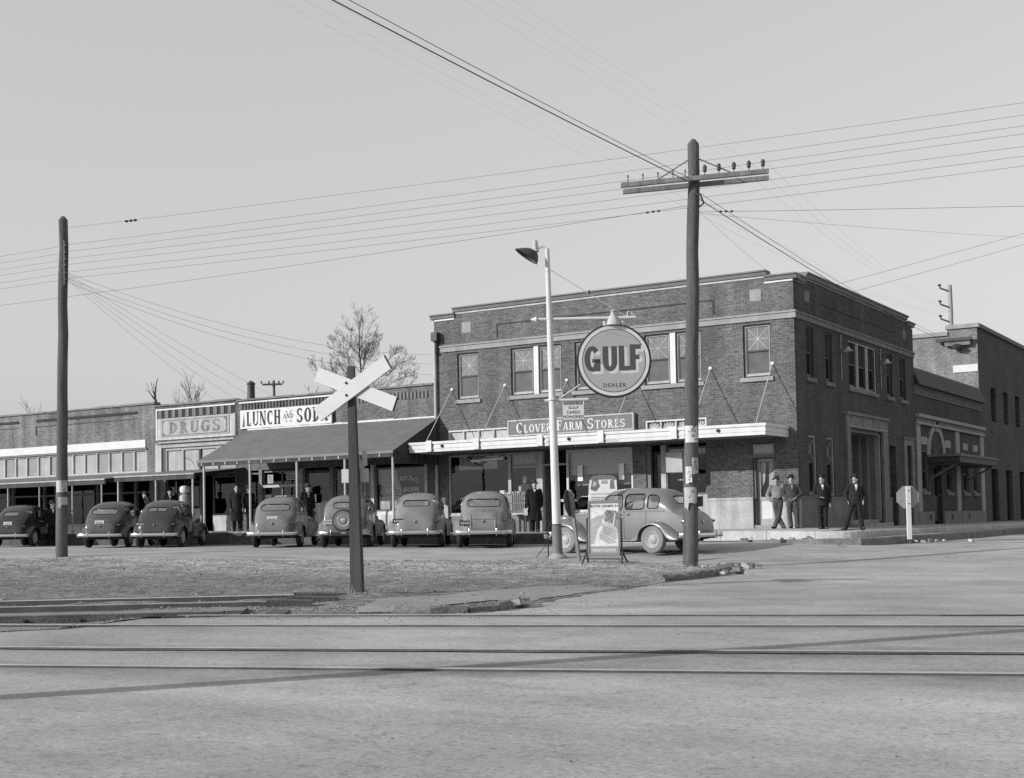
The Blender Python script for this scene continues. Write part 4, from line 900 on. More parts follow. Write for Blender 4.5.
# 2: the drug store
b2 = thing('drug_store', 'narrow brick store with a framed DRUGS signboard, checkered brick frieze and thin iron posts', 'store building', (-28.62, 0, .8))
store_body(b2, -28.61, -23.86, 6.24, 'brick_row', [(-28.0, -24.0, 3.45, 4.4), (-28.3, -24.0, .6, 3.2)])
k = MB(); k.ub(F, -28.54, -23.92, -.02, .05, 6.06, 6.12, 'white'); k.ub(F, -28.54, -28.47, -.02, .05, 4.78, 6.06, 'white'); k.ub(F, -23.99, -23.92, -.02, .045, 4.78, 5.72, 'cream'); k.ub(F, -28.47, -23.99, -.02, .05, 4.78, 4.86, 'white_old')
k.ub(F, -28.47, -23.99, -.02, .03, 4.861, 5.7, 'white_old'); k.build('sign_surround', b2)
k = MB()
for i in range(11): a = -28.4 + i * .405; k.ub(F, a, a + .2, -.02, .035, 5.72, 6.05, 'stone_dim'); k.ub(F, a + .2, a + .405, -.02, .012, 5.72, 6.05, 'ink')
k.build('checkered_frieze', b2)
k = MB(); k.ub(F, -28.3, -23.95, -.02, .12, 4.62, 4.7, 'cream'); k.ub(F, -28.3, -23.95, -.02, .06, 4.44, 4.62, 'cream'); k.ub(F, -28.56, -28.2, -.02, .07, 3.4, 4.66, 'white_old'); k.ub(F, -28.5, -24.0, .121, .14, 4.61, 4.63, 'ink'); k.build('cornice', b2)
k = MB(); k.ub(F, -28.0, -24.0, -.14, -.01, 4.32, 4.4, 'cream'); n = 4; wv = 1.0
for i in range(5): k.ub(F, -28.0 + i * wv - .05, -28 + i * wv + .05, -.14, -.005, 3.45, 4.32, 'cream' if i != 2 else 'trimdark')
o = k.build('transom', b2)
for i in range(4): p = MB(); p.ub(F, -27.95 + i, -27.05 + i, -.12, -.08, 3.45, 4.32, 'cream' if i < 3 else 'pane_frost_dim'); p.ub(F, -27.95 + i, -27.05 + i, -.08, -.074, 3.86, 3.9, 'trimgrey') if i > 1 else 0; p.build('pane', o)
k = MB(); pts = [(-26.98 + .62 * math.sin(t * PI / 2 / 10), -.0 + .079, 3.5 + .48 * math.cos(t * PI / 2 / 10)) for t in range(11)]; k.tube(pts, .012, 5, 'ink'); k.build('glass_crack', o)
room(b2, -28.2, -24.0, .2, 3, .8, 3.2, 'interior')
k = MB(); k.ub(F, -28.3, -28.0, -.15, .03, .7, 3.2, 'trimgrey'); k.ub(F, -26.0, -25.9, -.15, 0, .7, 3.2, 'trimgrey'); k.ub(F, -25.3, -24.0, -.13, -.03, .8, 1.45, 'white_old'); k.ub(F, -25.3, -24, -.12, -.02, 1.45, 1.52, 'cream'); k.ub(F, -28.0, -26.9, -.13, -.03, .8, 1.4, 'darkwood'); k.build('shopfront_frame', b2)
glazed(b2, F, -28.0, -26.9, 1.4, 3.15, frame='darkwood', vbars=(-27.45,)); door(b2, F, -26.85, -26.05, .86, 3.0, m='darkwood'); glazed(b2, F, -25.3, -24.0, 1.52, 3.15, frame='trimgrey')
awning(b2, -27.95, -23.42, 3.44, 3.16, [-27.76, -25.59, -23.55], 'tin', edge='cream', pr=.04, postm='white_old')
k = MB(); k.lathe([(.32, 5.9), (.3, 6.35), (.17, 6.7), (.16, 7.25), (.19, 7.25), (.19, 7.3), (.04, 7.42), (0, 7.42)], (-25.83, 3, 0), 'z', 14, 'iron'); k.build('chimney', b2)
# 3: lunch room and beauty shop
b3 = thing('lunch_store', 'long brick store with the white LUNCH AND SODA sign and broad felt awning', 'store building', (-23.85, 0, .8))
store_body(b3, -23.84, -13.96, 6.18, 'brick_row', [(-23.3, -18.2, .6, 3.3), (-17.5, -14.3, .6, 3.3)])
k = MB(); k.ub(F, -23.7, -18.75, -.02, .06, 6.07, 6.13, 'white'); k.build('white_moulding', b3)
k = MB()
for a, b, st_, z0, z1, d1 in ((-23.62, -18.8, .17, 5.79, 6.06, .035), (-18.6, -14.2, .17, 5.72, 5.98, .02)):
    x = a; k.ub(F, a, b, -.02, .006, z0, z1, 'ink')
    while x < b - .08: k.ub(F, x, x + .09, -.02, d1, z0, z1, 'brick_row' if a < -20 else 'stone_dim'); x += st_
k.build('dentil_frieze', b3)
awning(b3, -23.25, -13.72, 4.96, 3.62, [-22.94, -20.54, -18.21, -15.94, -13.78], 'awning_felt', edge='trimgrey', scallop=.62, gable=(-13.73,), flash='white', pr=.045)
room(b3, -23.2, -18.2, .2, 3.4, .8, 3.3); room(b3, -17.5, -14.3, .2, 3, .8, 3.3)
k = MB()
k.ub(F, -22.66, -22.5, -.13, .04, .7, 3.3, 'trimgrey'); k.ub(F, -20.5, -20.35, -.13, .04, .7, 3.3, 'cream'); k.ub(F, -18.98, -18.8, -.13, .04, .7, 3.3, 'trimgrey'); k.ub(F, -18.35, -18.2, -.13, .04, .7, 3.3, 'trimgrey')
k.ub(F, -23.3, -22.66, -.13, -.03, .8, 1.45, 'white_old'); k.ub(F, -22.5, -20.5, -.13, -.02, .8, 1.5, 'cream'); k.ub(F, -22.5, -20.5, -.13, .01, 2.58, 2.68, 'white_old')
k.ub(F, -17.52, -17.4, -.13, .05, .7, 3.3, 'white_old'); k.ub(F, -16.95, -16.8, -.13, .05, .7, 3.3, 'white_old'); k.ub(F, -16.8, -14.35, -.13, -.02, .8, 1.5, 'white'); k.ub(F, -16.5, -14.6, -.02, -.005, .95, 1.38, 'white_old'); k.ub(F, -14.42, -14.3, -.13, .05, .7, 3.3, 'white_old'); k.build('shopfront_frame', b3)
glazed(b3, F, -23.3, -22.66, 1.45, 3.2, frame='trimgrey'); glazed(b3, F, -22.5, -20.5, 1.5, 3.25, frame='trimgrey', vbars=(-21.5,)); door(b3, F, -20.3, -19.0, .86, 3.2, d=-.12, m='darkwood'); glazed(b3, F, -18.8, -18.35, 1.5, 3.2, frame='trimgrey'); door(b3, F, -17.4, -16.95, .86, 3.1, d=-.1, m='white_old')
bw_ = glazed(b3, F, -16.8, -14.42, 1.5, 3.18, frame='trimgrey', glass='glass')
k = MB()
for i in range(9): a = -16.7 + i * .125; k.quad((a, .16 + .02 * (i % 2), 1.58), (a + .125, .16 + .02 * ((i + 1) % 2), 1.58), (a + .125, .16 + .02 * ((i + 1) % 2), 2.08), (a, .16 + .02 * (i % 2), 2.08), 'curtain')
k.quad((-16.72, .2, 2.1), (-15.6, .2, 2.1), (-15.9, .2, 3.1), (-16.72, .2, 3.1), 'pane_frost_dim'); k.build('curtain', bw_, recalc=False)
for a, b, z0, z1, m in ((-22.45, -22.1, 1.62, 2.3, 'paper'), (-21.9, -20.62, 2.02, 2.24, 'paper_grey'), (-21.3, -20.7, 2.86, 3.12, 'paper'), (-22.3, -22.0, 2.75, 3.1, 'paper_grey'), (-18.72, -18.45, 1.7, 2.0, 'paper'), (-20.1, -19.75, 1.95, 2.25, 'paper')):
    k = MB(); k.ub(F, a, b, -.088, -.082, z0, z1, m)
    for q in range(4): k.ub(F, a + .04, b - .05 * (1 + q % 2), -.0815, -.0805, lerp(z0, z1, .15 + .2 * q), lerp(z0, z1, .15 + .2 * q) + .03, 'ink_faded')
    k.build('window_card', b3)
font_text('window_lettering', "BLANCHE'S", F, -15.35, 2.55, .24, -.09, 'white', bw_, sx=.9, arch=.12); font_text('window_lettering', 'BEAUTY SHOPPE', F, -15.55, 2.22, .24, -.09, 'white', bw_, sx=.88)
k = MB(); k.ub(F, -15.6, -14.75, -.2, -.16, 1.98, 2.14, 'signwhite'); k.build('window_card', bw_)

# ------------------------------------------------------------------ bank and taller building down the side street
b4 = thing('bank_building', 'low brick bank on the side street with arched window, stone pilasters and marquee', 'bank building', (0, 14.1, .6))
mb = MB(); wh = [(15.05, 16.05, 1.95, 3.65), (19.1, 20.1, 1.95, 3.65), (22.2, 23.2, 1.95, 3.65), (24.2, 25.2, 1.95, 3.65), (16.5, 18.2, .4, 3.2)]
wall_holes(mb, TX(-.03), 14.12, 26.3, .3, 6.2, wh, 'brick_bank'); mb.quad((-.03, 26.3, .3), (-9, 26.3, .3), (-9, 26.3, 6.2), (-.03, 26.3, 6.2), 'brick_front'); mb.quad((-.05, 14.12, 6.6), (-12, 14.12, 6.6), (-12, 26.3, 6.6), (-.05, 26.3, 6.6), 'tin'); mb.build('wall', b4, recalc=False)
Sb = TX(-.03)
k = MB(); k.ub(Sb, 14.12, 26.3, -.02, .05, 5.92, 6.3, 'stone_dim')
for i in range(60):
    for j in range(2): u = 14.2 + i * .2 + .1 * j; k.ub(Sb, u, u + .12, .05, .058, 5.97 + j * .15, 6.09 + j * .15, 'trimdark')
k.build('vent_frieze', b4)
k = MB()
for i in range(7): z = 6.3 + i * .1; k.ub(Sb, 14.12, 26.3, -.3, .24 - i * .045, z, z + .085, 'trimdark'); 
k.ub(Sb, 14.1, 26.3, -.3, -.05, 7.0, 7.04, 'trimgrey'); k.build('tile_eave', b4)
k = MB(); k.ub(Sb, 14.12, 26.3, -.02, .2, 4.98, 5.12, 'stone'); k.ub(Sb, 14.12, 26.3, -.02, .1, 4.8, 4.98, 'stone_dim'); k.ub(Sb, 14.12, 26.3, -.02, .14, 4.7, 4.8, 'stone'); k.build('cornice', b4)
each('pilaster', b4, [(Sb, a, b, -.02, .07, 1.12, 4.7, 'stone') for a, b in ((14.12, 14.72), (20.7, 21.4), (25.6, 26.3))])
k = MB(); k.ub(Sb, 14.12, 16.5, -.02, .09, .3, 1.12, 'stone_dim'); k.build('stone_base', b4); k = MB(); k.ub(Sb, 18.2, 26.3, -.02, .09, .3, 1.12, 'stone_dim')
for u in (15.7, 19.4, 22.6): k.ub(Sb, u, u + .3, .09, .095, .75, 1.0, 'ink')
k.build('stone_base', b4)
each('stone_block', b4, [(Sb, u, u + .95, -.02, .03, 3.9, 4.22, 'stone') for u in (14.95, 18.95, 22.2, 24.2)])
for a, b in ((15.05, 16.05), (19.1, 20.1), (22.2, 23.2), (24.2, 25.2)): window(b4, Sb, a, b, 1.95, 3.65, star=False, up='interior', lo='void', side=True, mold='trimgrey')
ac, ar = 17.35, 1.08; k = MB(); n = 20
for r0, r1, d1, m in ((ar, ar + .32, .06, 'stone'),):
    for i in range(n):
        a0, a1 = PI * i / n, PI * (i + 1) / n; q = [(ac + r * math.cos(a), 3.5 + r * 1.0 * math.sin(a)) for r, a in ((r0, a0), (r1, a0), (r1, a1), (r0, a1))]; k.prism(q, Sb, -.02, d1, m)
k.ub(Sb, ac - .14, ac + .14, -.02, .10, 4.5, 5.0 - .05, 'stone'); k.ub(Sb, ac - ar - .42, ac - ar - .1, -.02, .05, 3.5, 4.15, 'stone'); k.ub(Sb, ac + ar + .1, ac + ar + .42, -.02, .05, 3.5, 4.15, 'stone'); k.ub(Sb, ac - ar - .18, ac + ar + .18, -.02, .05, 4.15, 4.42, 'stone') if 0 else 0
o = k.build('arched_window', b4); p = MB(); p.prism([(ac + ar * math.cos(PI * i / n), 3.5 + ar * math.sin(PI * i / n)) for i in range(n + 1)], Sb, .002, .012, 'ink'); p.build('pane', o); p = MB()
for i in range(1, 6): a = PI * i / 6; strip_line(p, Sb, ac, 3.5, ac + ar * math.cos(a), 3.5 + ar * math.sin(a), .05, .014 + .001 * i, 'stone_dim')
p.build('tracery', o)
k = MB(); k.ub(Sb, 16.0, 23.2, 0, 1.3, 3.15, 3.4, 'trimdark'); k.ub(Sb, 15.95, 23.25, 0, 1.36, 3.4, 3.5, 'stone_dim'); k.ub(Sb, 16.0, 23.2, 1.3, 1.31, 3.2, 3.22, 'stone_dim'); o = k.build('marquee', b4)
for u in (16.3, 22.9): p = MB(); p.tube([(.0, u, 2.5), (1.1, u, 3.12)], .05, 6, 'stone_dim'); p.tube([(0, u, 3.1), (1.1, u, 3.1)], .04, 6, 'stone_dim'); p.build('bracket', o)
door(b4, Sb, 16.55, 17.35, .7, 3.1, d=-.15, m='trimdark', gmat_='void'); door(b4, Sb, 17.37, 18.15, .7, 3.1, d=-.15, m='trimdark', gmat_='void')
b5 = thing('tall_brick_building', 'taller pale brick building rising behind the bank with a stepped parapet', 'building', (-14, 26.4, .3))
mb = MB(); wall_holes(mb, TY(26.4), -14, -.12, .3, 9.75, [], 'brick_tall'); mb.quad((-1.55, 26.4, 9.75), (-.12, 26.4, 9.75), (-.12, 26.4, 10.05), (-1.55, 26.4, 10.05), 'brick_tall'); mb.build('front_wall', b5, recalc=False)
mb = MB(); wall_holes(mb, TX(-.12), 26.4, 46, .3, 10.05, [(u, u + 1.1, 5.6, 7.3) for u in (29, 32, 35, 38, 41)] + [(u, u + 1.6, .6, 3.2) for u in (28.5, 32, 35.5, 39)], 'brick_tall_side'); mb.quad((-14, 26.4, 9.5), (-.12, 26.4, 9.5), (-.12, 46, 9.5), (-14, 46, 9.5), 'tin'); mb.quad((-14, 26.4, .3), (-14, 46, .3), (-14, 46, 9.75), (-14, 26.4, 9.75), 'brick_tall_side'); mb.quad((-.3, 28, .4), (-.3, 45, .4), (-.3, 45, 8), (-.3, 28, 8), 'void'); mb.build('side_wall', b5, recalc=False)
k = MB(); k.bb(-14.1, -1.5, 26.3, 26.7, 9.75, 9.95, 'stone'); k.bb(-1.6, -.02, 26.3, 26.7, 10.05, 10.25, 'stone'); k.bb(-.3, .0, 26.7, 46, 10.05, 10.24, 'stone_dim'); k.build('coping', b5)
k = MB(); k.bb(-1.3, -.13, 26.35, 26.42, 7.9, 8.25, 'signwhite'); k.build('lintel', b5); 
k = MB(); k.bb(-2.0, -.3, 26.0, 26.2, 9.42, 9.56, 'iron'); k.bb(-1.6, -.4, 26.1, 26.35, 9.2, 9.4, 'stone_dim'); k.lathe([(0, -.12), (.25, -.06), (.3, .06), (.12, .16)], (-1.0, 26.1, 9.1), 'z', 12, 'iron'); k.bb(-1.9, -1.8, 26.15, 26.4, 9.42, 9.56, 'iron'); k.bb(-.5, -.4, 26.15, 26.4, 9.42, 9.56, 'iron'); k.build('cable_bracket', b5)
# ------------------------------------------------------------------ signs on the stores
t = thing('shop_sign', 'long dark board with pale serif capitals standing above the white canopy', 'sign', (-10.65, -.13, 4.12))
k = MB(); k.bb(-10.65, -5.67, -.13, -.03, 4.1, 4.62, 'brown_sign'); k.build('board', t)
k = MB()
for a, b, c, d in ((-10.67, -5.65, 4.6, 4.65), (-10.67, -5.65, 4.07, 4.12), (-10.67, -10.62, 4.12, 4.6), (-5.70, -5.65, 4.12, 4.6)): k.bb(a, b, -.15, -.02, c, d, 'white_old')
k.build('frame', t)
k = MB(); serif_text(k, F, 'CLOVER FARM STORES', -10.32, -5.98, 4.18, .37, .133, 'white', V=.2, H=.1, small=.76); k.build('lettering', t, recalc=False)
t = thing('shop_sign', 'white board reading LUNCH AND SODA in dark slab letters above the felt awning', 'sign', (-23.6, -.1, 5.02))
k = MB(); k.bb(-23.61, -18.78, -.08, -.01, 5.02, 5.78, 'signwhite'); k.bb(-18.78, -18.7, -.1, -.01, 5.0, 5.8, 'ink'); k.build('board', t)
k = MB(); serif_text(k, F, 'LUNCH', -23.28, -21.42, 5.12, .58, .083, 'ink', V=.24, H=.1); serif_text(k, F, 'SODA', -20.6, -18.98, 5.12, .58, .083, 'ink', V=.25, H=.1); serif_text(k, F, 'AND', -21.28, -20.74, 5.32, .2, .083, 'ink', V=.17, H=.1)
for cx, cz in ((-21.0, 5.6), (-21.0, 5.22)):
    for j in (-1, 1): k.prism([(cx + j * .05, cz), (cx + j * .2, cz + .03), (cx + j * .1, cz - .05)], F, .083, .084, 'ink_faded')
k.prism([(-23.5, 5.1), (-23.4, 5.7), (-23.34, 5.1)], F, .083, .084, 'ink_faded'); k.prism([(-18.94, 5.15), (-18.85, 5.4), (-18.94, 5.65)], F, .083, .084, 'ink_faded'); k.build('lettering', t, recalc=False)
t = thing('shop_sign', 'weathered pale board reading DRUGS in faded serif letters inside a dark border', 'sign', (-28.2, -.06, 4.92))
k = MB(); k.bb(-28.25, -24.25, -.055, -.03, 4.9, 5.68, 'cream'); k.build('board', t)
k = MB(); serif_text(k, F, 'DRUGS', -27.75, -24.72, 5.03, .5, .058, 'ink_faded', V=.26, H=.11)
for a, b, c, d in ((-28.15, -24.38, 5.58, 5.62), (-28.15, -24.38, 4.94, 4.98), (-28.15, -28.11, 4.98, 5.58), (-24.42, -24.36, 4.98, 5.58)): k.bb(a, b, -.0585, -.056, c, d, 'ink_faded')
for cx, cz, sx_, sz_ in ((-28.11, 4.98, 1, 1), (-28.11, 5.58, 1, -1), (-24.42, 4.98, -1, 1), (-24.42, 5.58, -1, -1)): k.add([(cx, -.058, cz), (cx + sx_ * .14, -.058, cz), (cx, -.058, cz + sz_ * .14)], [(0, 1, 2)], 'ink_faded')
k.build('lettering', t, recalc=False)
# things in and in front of the shop windows
def item(name, label, cat, m, fn, group=None, **kw):
    mb = MB(); mb.mi(m); fn(mb); return tag(mb.build(name, **kw), label, cat, group)
def poster_a(mb):
    mb.bb(-12.95, -11.3, .12, .14, 2.96, 3.74, 'poster_tone'); rr = random.Random(1)
    for i in range(26): x = rr.uniform(-12.85, -11.5); z = rr.uniform(3.02, 3.62); mb.bb(x, x + rr.uniform(.05, .25), .112, .118, z, z + rr.uniform(.03, .09), rr.choice(['trimgrey', 'interior_mid', 'paper_bright']))
item('window_poster', 'patterned pale poster hung high inside the first shop window left of the entry', 'poster', 'paper_grey', poster_a)
def tube_l(mb): mb.tube([(-12.35, .0, 3.28), (-10.95, .0, 3.33)], .06, 10, 'paper_bright'); mb.bb(-12.45, -12.3, -.05, .05, 3.22, 3.34, 'trimgrey')
item('hanging_tube_lamp', 'slim white tube lamp slung under the canopy in front of the patterned poster', 'lamp', 'white', tube_l)
def poster_b(mb):
    mb.bb(-10.62, -9.68, .12, .14, 3.04, 3.44, 'trimgrey'); rr = random.Random(8)
    for i in range(14): x = -10.55 + i * .058; mb.bb(x, x + .03, .112, .117, 3.12, 3.3 + .08 * math.sin(i * 1.7), 'poster_tone')
    mb.bb(-10.62, -9.68, .11, .13, 2.95, 3.0, 'paper_grey')
item('window_poster', 'dim narrow poster hung in the slim shop window beside the entry door', 'poster', 'paper_grey', poster_b)
def stack(mb):
    rr = random.Random(6)
    for i in range(26): x = rr.uniform(-13.25, -12.45); z = 1.36 + rr.uniform(0, .55) * (1 - abs(x + 12.85) * 1.2); r = rr.uniform(.05, .08); mb.ell((x, .55 + rr.uniform(-.2, .2), z), (r, r, r), 8, 6, rr.choice(['paper_bright', 'poster_tone', 'paper_grey']))
item('goods_heap', 'heap of pale packages in the lower left corner of the first shop window', 'goods', 'paper', stack)
def boxes(mb):
    for x, w, h, m in ((-11.9, .35, .3, 'trimgrey'), (-11.45, .2, .42, 'paper_bright'), (-11.2, .28, .34, 'poster_tone'), (-12.35, .3, .28, 'poster_tone')): mb.bb(x, x + w, .5, .8, 1.75, 1.75 + h, m)
    mb.bb(-12.5, -10.9, .45, .9, 1.68, 1.75, 'trimgrey'); mb.bb(-12.45, -12.35, .5, .85, 1.3, 1.68, 'trimgrey'); mb.bb(-11.0, -10.9, .5, .85, 1.3, 1.68, 'trimgrey')
item('display_stand', 'display stand with small boxes in the first shop window', 'stand', 'paper', boxes)
t = thing('slatted_basket', 'slatted crate of goods in the slim window beside the walking man', 'crate', (-10.2, -.35, .66))
k = MB()
for i in range(11): a = -10.62 + i * .085; k.bb(a, a + .045, -.62, -.6, 1.34, 2.02, 'woodgrey')
for z in (1.38, 1.66, 1.96): k.bb(-10.64, -9.7, -.6, -.585, z, z + .05, 'woodgrey')
k.bb(-10.62, -9.72, -.58, -.2, 1.34, 1.4, 'darkwood'); k.build('slats', t)
k = MB()
for x in (-10.58, -9.78): k.bb(x, x + .05, -.55, -.5, .66, 1.36, 'darkwood'); k.bb(x, x + .05, -.28, -.22, .66, 1.36, 'darkwood')
k.build('leg', t)
k = MB(); rr = random.Random(2)
for i in range(16): k.ell((rr.uniform(-10.55, -9.8), rr.uniform(-.5, -.25), 2.0 + rr.uniform(0, .05)), (.07, .07, .06), 8, 5, rr.choice(['paper', 'cream', 'trimgrey']))
k.build('goods', t)
def cut(mb):
    mb.ell((-10.2, .2, 2.55), (.1, .03, .13), 10, 8, 'paper'); mb.prism([(-10.42, 2.08), (-10.36, 2.34), (-10.2, 2.42), (-10.02, 2.34), (-9.92, 2.08)], F, -.22, -.19, 'cloth_mid'); mb.bb(-10.44, -10.34, .17, .19, 2.1, 2.3, 'paper')
item('cardboard_figure', 'small cardboard advertising figure standing in the slim shop window above the crate', 'display', 'paper', cut)
def disp(mb):
    o = [(-7.68, 1.62), (-7.62, 2.44), (-7.5, 2.56), (-7.1, 2.6), (-6.68, 2.56), (-6.56, 2.44), (-6.52, 1.62)]; mb.prism(o, F, -.3, -.26, 'paper_bright'); rr = random.Random(5)
    mb.prism([(-7.58, 2.1), (-7.5, 2.42), (-7.28, 2.45), (-7.2, 2.2), (-7.36, 2.02)], F, -.258, -.254, 'ink_faded'); mb.prism([(-6.82, 2.1), (-6.8, 2.4), (-6.66, 2.42), (-6.62, 2.1)], F, -.258, -.254, 'trimgrey')
    mb.ell((-7.4, .25, 2.28), (.07, .012, .09), 10, 6, 'paper'); mb.ub(F, -7.14, -6.9, -.258, -.255, 2.28, 2.4, 'paper_grey')
    for z in (1.72, 1.8, 1.92): mb.ub(F, -7.55, -6.7, -.258, -.255, z, z + .025, 'trimgrey')
item('display_card', 'large pale pictorial display card with rounded top in the right hand shop window', 'display', 'paper', disp)
for x, lab in ((-7.95, 'left'), (-6.35, 'right')): item('price_card', 'narrow white price card taped at the %s side of the right hand shop window' % lab, 'card', 'paper', lambda mb: mb.bb(x, x + .2, .045, .052, 2.4, 2.95, 'paper_bright'))
t = thing('kerb_pump', 'pale rounded kerb pump with a gabled light on top standing before the right hand window', 'pump', (-7.0, -2.3, .66))
k = MB(); k.lathe([(.24, 0), (.24, .06), (.21, .08), (.2, .9), (.16, 1.0), (0, 1.02)], (-7.0, -2.3, .66), 'z', 18, 'pump', sy=.8); k.build('body', t)
k = MB(); k.bb(-7.22, -6.78, -2.48, -2.12, 1.66, 1.74, 'white_old'); k.prism([(-7.13, 1.74), (-7.13, 1.9), (-7.0, 2.03), (-6.87, 1.9), (-6.87, 1.74)], F, 2.2, 2.4, 'porcelain'); k.build('top_light', t)
k = MB(); k.tube([(-6.8, -2.42, 1.5), (-6.7, -2.5, 1.2), (-6.74, -2.5, .95), (-6.78, -2.45, 1.1)], .02, 6, 'ink'); k.build('hose', t)
t = thing('hanging_sign', 'unlettered pale boxed sign hung under the canopy left of the tall pole', 'sign', (-3.9, -.85, 2.5))
k = MB(); k.box((-3.86, -.85, 2.87), (.56, .16, .68), 'woodgrey', rz=R(14)); k.box((-3.86, -.85, 2.87), (.52, .168, .64), 'white_old', rz=R(14)); k.build('box', t); k = MB(); k.tube([(-4.05, -.9, 3.2), (-4.05, -.9, 3.56)], .01, 5, 'iron'); k.tube([(-3.67, -.8, 3.2), (-3.67, -.8, 3.56)], .01, 5, 'iron'); k.build('hanger', t)
def fringe(mb):
    for i in range(11): mb.ell((-4.15 + i * .072, .1, 2.32), (.022, .022, .035), 6, 5, 'white')
    mb.tube([(-4.2, .1, 2.36), (-3.35, .1, 2.36)], .008, 5, 'iron')
    for i in range(4): mb.ell((-3.95 + i * .08, .14, 2.1 - i * .0), (.035, .03, .16), 7, 6, 'paper', rot=Euler((0, .5, 0)).to_matrix())
item('hanging_goods', 'row of small white goods on a wire with a pale bunch below in a window', 'goods', 'white', fringe)
t = thing('awning_sign', 'small white plate hung from the felt awning edge beside the crossing sign', 'sign', (-15.5, -2.75, 2.9))
k = MB(); k.bb(-15.3, -15.22, -3.0, -2.6, 3.0, 3.5, 'signwhite'); k.build('plate', t)

# ------------------------------------------------------------------ petrol pump by the drug store
t = thing('fuel_pump', 'old visible fuel pump with white globe and round dial before the drug store', 'fuel pump', (-24.5, -2.35, .845))
k = MB(); k.lathe([(.25, 0), (.25, .08), (.2, .12), (.19, .75), (.22, .78), (.22, 1.42), (.2, 1.46), (.12, 1.52)], (-24.5, -2.35, .845), 'z', 16, 'pump'); k.build('body', t)
k = MB(); k.lathe([(.08, 0), (.17, .06), (.2, .18), (.17, .3), (0, .36)], (-24.5, -2.35, 2.36), 'z', 16, 'porcelain'); k.build('globe', t)
k = MB(); k.lathe([(.15, 0), (.15, .03), (0, .035)], (-24.5, -2.56, 1.95), 'y', 18, 'white_old', rot=Matrix.Rotation(PI, 3, 'Z')); k.bb(-24.51, -24.49, -2.61, -2.6, 1.95, 2.06, 'ink'); k.build('dial', t)
k = MB(); k.tube([(-24.3, -2.4, 1.8), (-24.2, -2.5, 1.5), (-24.22, -2.5, 1.1), (-24.3, -2.45, 1.5)], .02, 6, 'ink'); k.build('hose', t)
k = MB(); k.bb(-24.68, -24.32, -2.6, -2.5, 1.15, 1.5, 'white_old'); k.build('panel', t)

# ------------------------------------------------------------------ round petrol sign on its pole
GB = Vector((-2.55, -10.95, gz(-2.55, -10.95))); az_ = R(31)
gx = Vector((math.cos(az_), math.sin(az_), 0)); gy = Vector((-math.sin(az_), math.cos(az_), 0))
def TG(u, d, z): p = GB + gx * u - gy * d; return (p.x, p.y, z)
t = thing('sign_pole', 'tall white pole with dark foot carrying the round petrol sign and a floodlight', 'pole', GB)
TOP = GB + Vector((.07, -.36, 8.02)); pole_at = lambda z: GB.lerp(TOP, (z - GB.z) / 8.02)
k = MB(); k.tube([pole_at(.85), pole_at(3.2), pole_at(5.5), pole_at(8.0)], [.115, .098, .08, .058], 16, 'white'); k.lathe([(.12, 0), (.12, .05), (.09, .06)], pole_at(4.12), 'z', 16, 'white'); k.build('pole', t)
k = MB(); k.tube([pole_at(.08), pole_at(.95)], [.13, .125], 16, 'trimgrey'); k.lathe([(.24, -.1), (.24, .03), (.2, .06), (.15, .09), (.14, .12)], GB, 'z', 16, 'concrete_dim'); k.lathe([(.135, 0), (.12, .03)], pole_at(.94), 'z', 16, 'iron'); k.build('foot', t)
k = MB(); k.tube([GB + Vector((-.25, -.05, .0)), GB + Vector((-.22, -.1, .7)), GB + Vector((-.15, -.05, .95))], .018, 6, 'ink'); k.tube([GB + Vector((-.24, -.1, .72)), GB + Vector((-.29, -.15, .3)), GB + Vector((-.46, -.3, .03))], .01, 5, 'ink'); k.build('conduit', t)
zA = 6.2; pa = pole_at(zA); off = lambda u, dz=0, d=.0: tuple(pa + gx * u - gy * d + Vector((0, 0, dz)))
k = MB(); k.tube([off(-.28), off(2.2, .0)], .04, 10, 'white'); k.lathe([(0, 0), (.075, .06), (.06, .1), (.02, .2), (0, .2)], off(-.28), 'x', 10, 'white', rot=Matrix.Rotation(az_ + PI, 3, 'Z')); k.tube([off(1.98, .03), off(2.0, .16), off(2.1, .15), off(2.12, .05)], .016, 6, 'white'); k.build('sign_arm', t)
k = MB(); k.tube([tuple(pole_at(7.5)), off(1.95, .04)], .01, 5, 'white_old'); k.ell(tuple((pole_at(7.5) + Vector(off(1.95, .04))) / 2 + Vector((.05, .03, .0))), (.03, .03, .06), 8, 6, 'iron'); k.build('stay_wire', t)
pb = pole_at(4.12); o2 = lambda u, dz=0: tuple(pb + gx * u + Vector((0, 0, dz)))
k = MB(); k.tube([o2(-.2), o2(.92, .02)], .035, 8, 'white'); k.tube([o2(.17, .04), o2(.72, .4)], .02, 6, 'white'); k.tube([o2(.27, 0), o2(.27, -.12)], .014, 6, 'white'); k.tube([o2(.8, 0), o2(.8, -.12)], .014, 6, 'white'); k.build('lower_arm', t)
k = MB(); pt = pole_at(7.95); k.tube([tuple(pt), tuple(pt + gx * -.12 + Vector((0, 0, .12))), tuple(pt + gx * -.28 + Vector((0, 0, .05)))], .04, 8, 'white'); k.lathe([(.0, .3), (.06, .28), (.075, .05), (.1, .0)], pt + gx * -.3 + Vector((0, 0, -.02)), 'z', 12, 'white_old'); k.build('lamp_arm', t)
pl = pt + gx * -.3; rotl = Matrix.Rotation(az_, 3, 'Z') @ Euler((0, R(-66), 0)).to_matrix()
k = MB()
sh_ = []
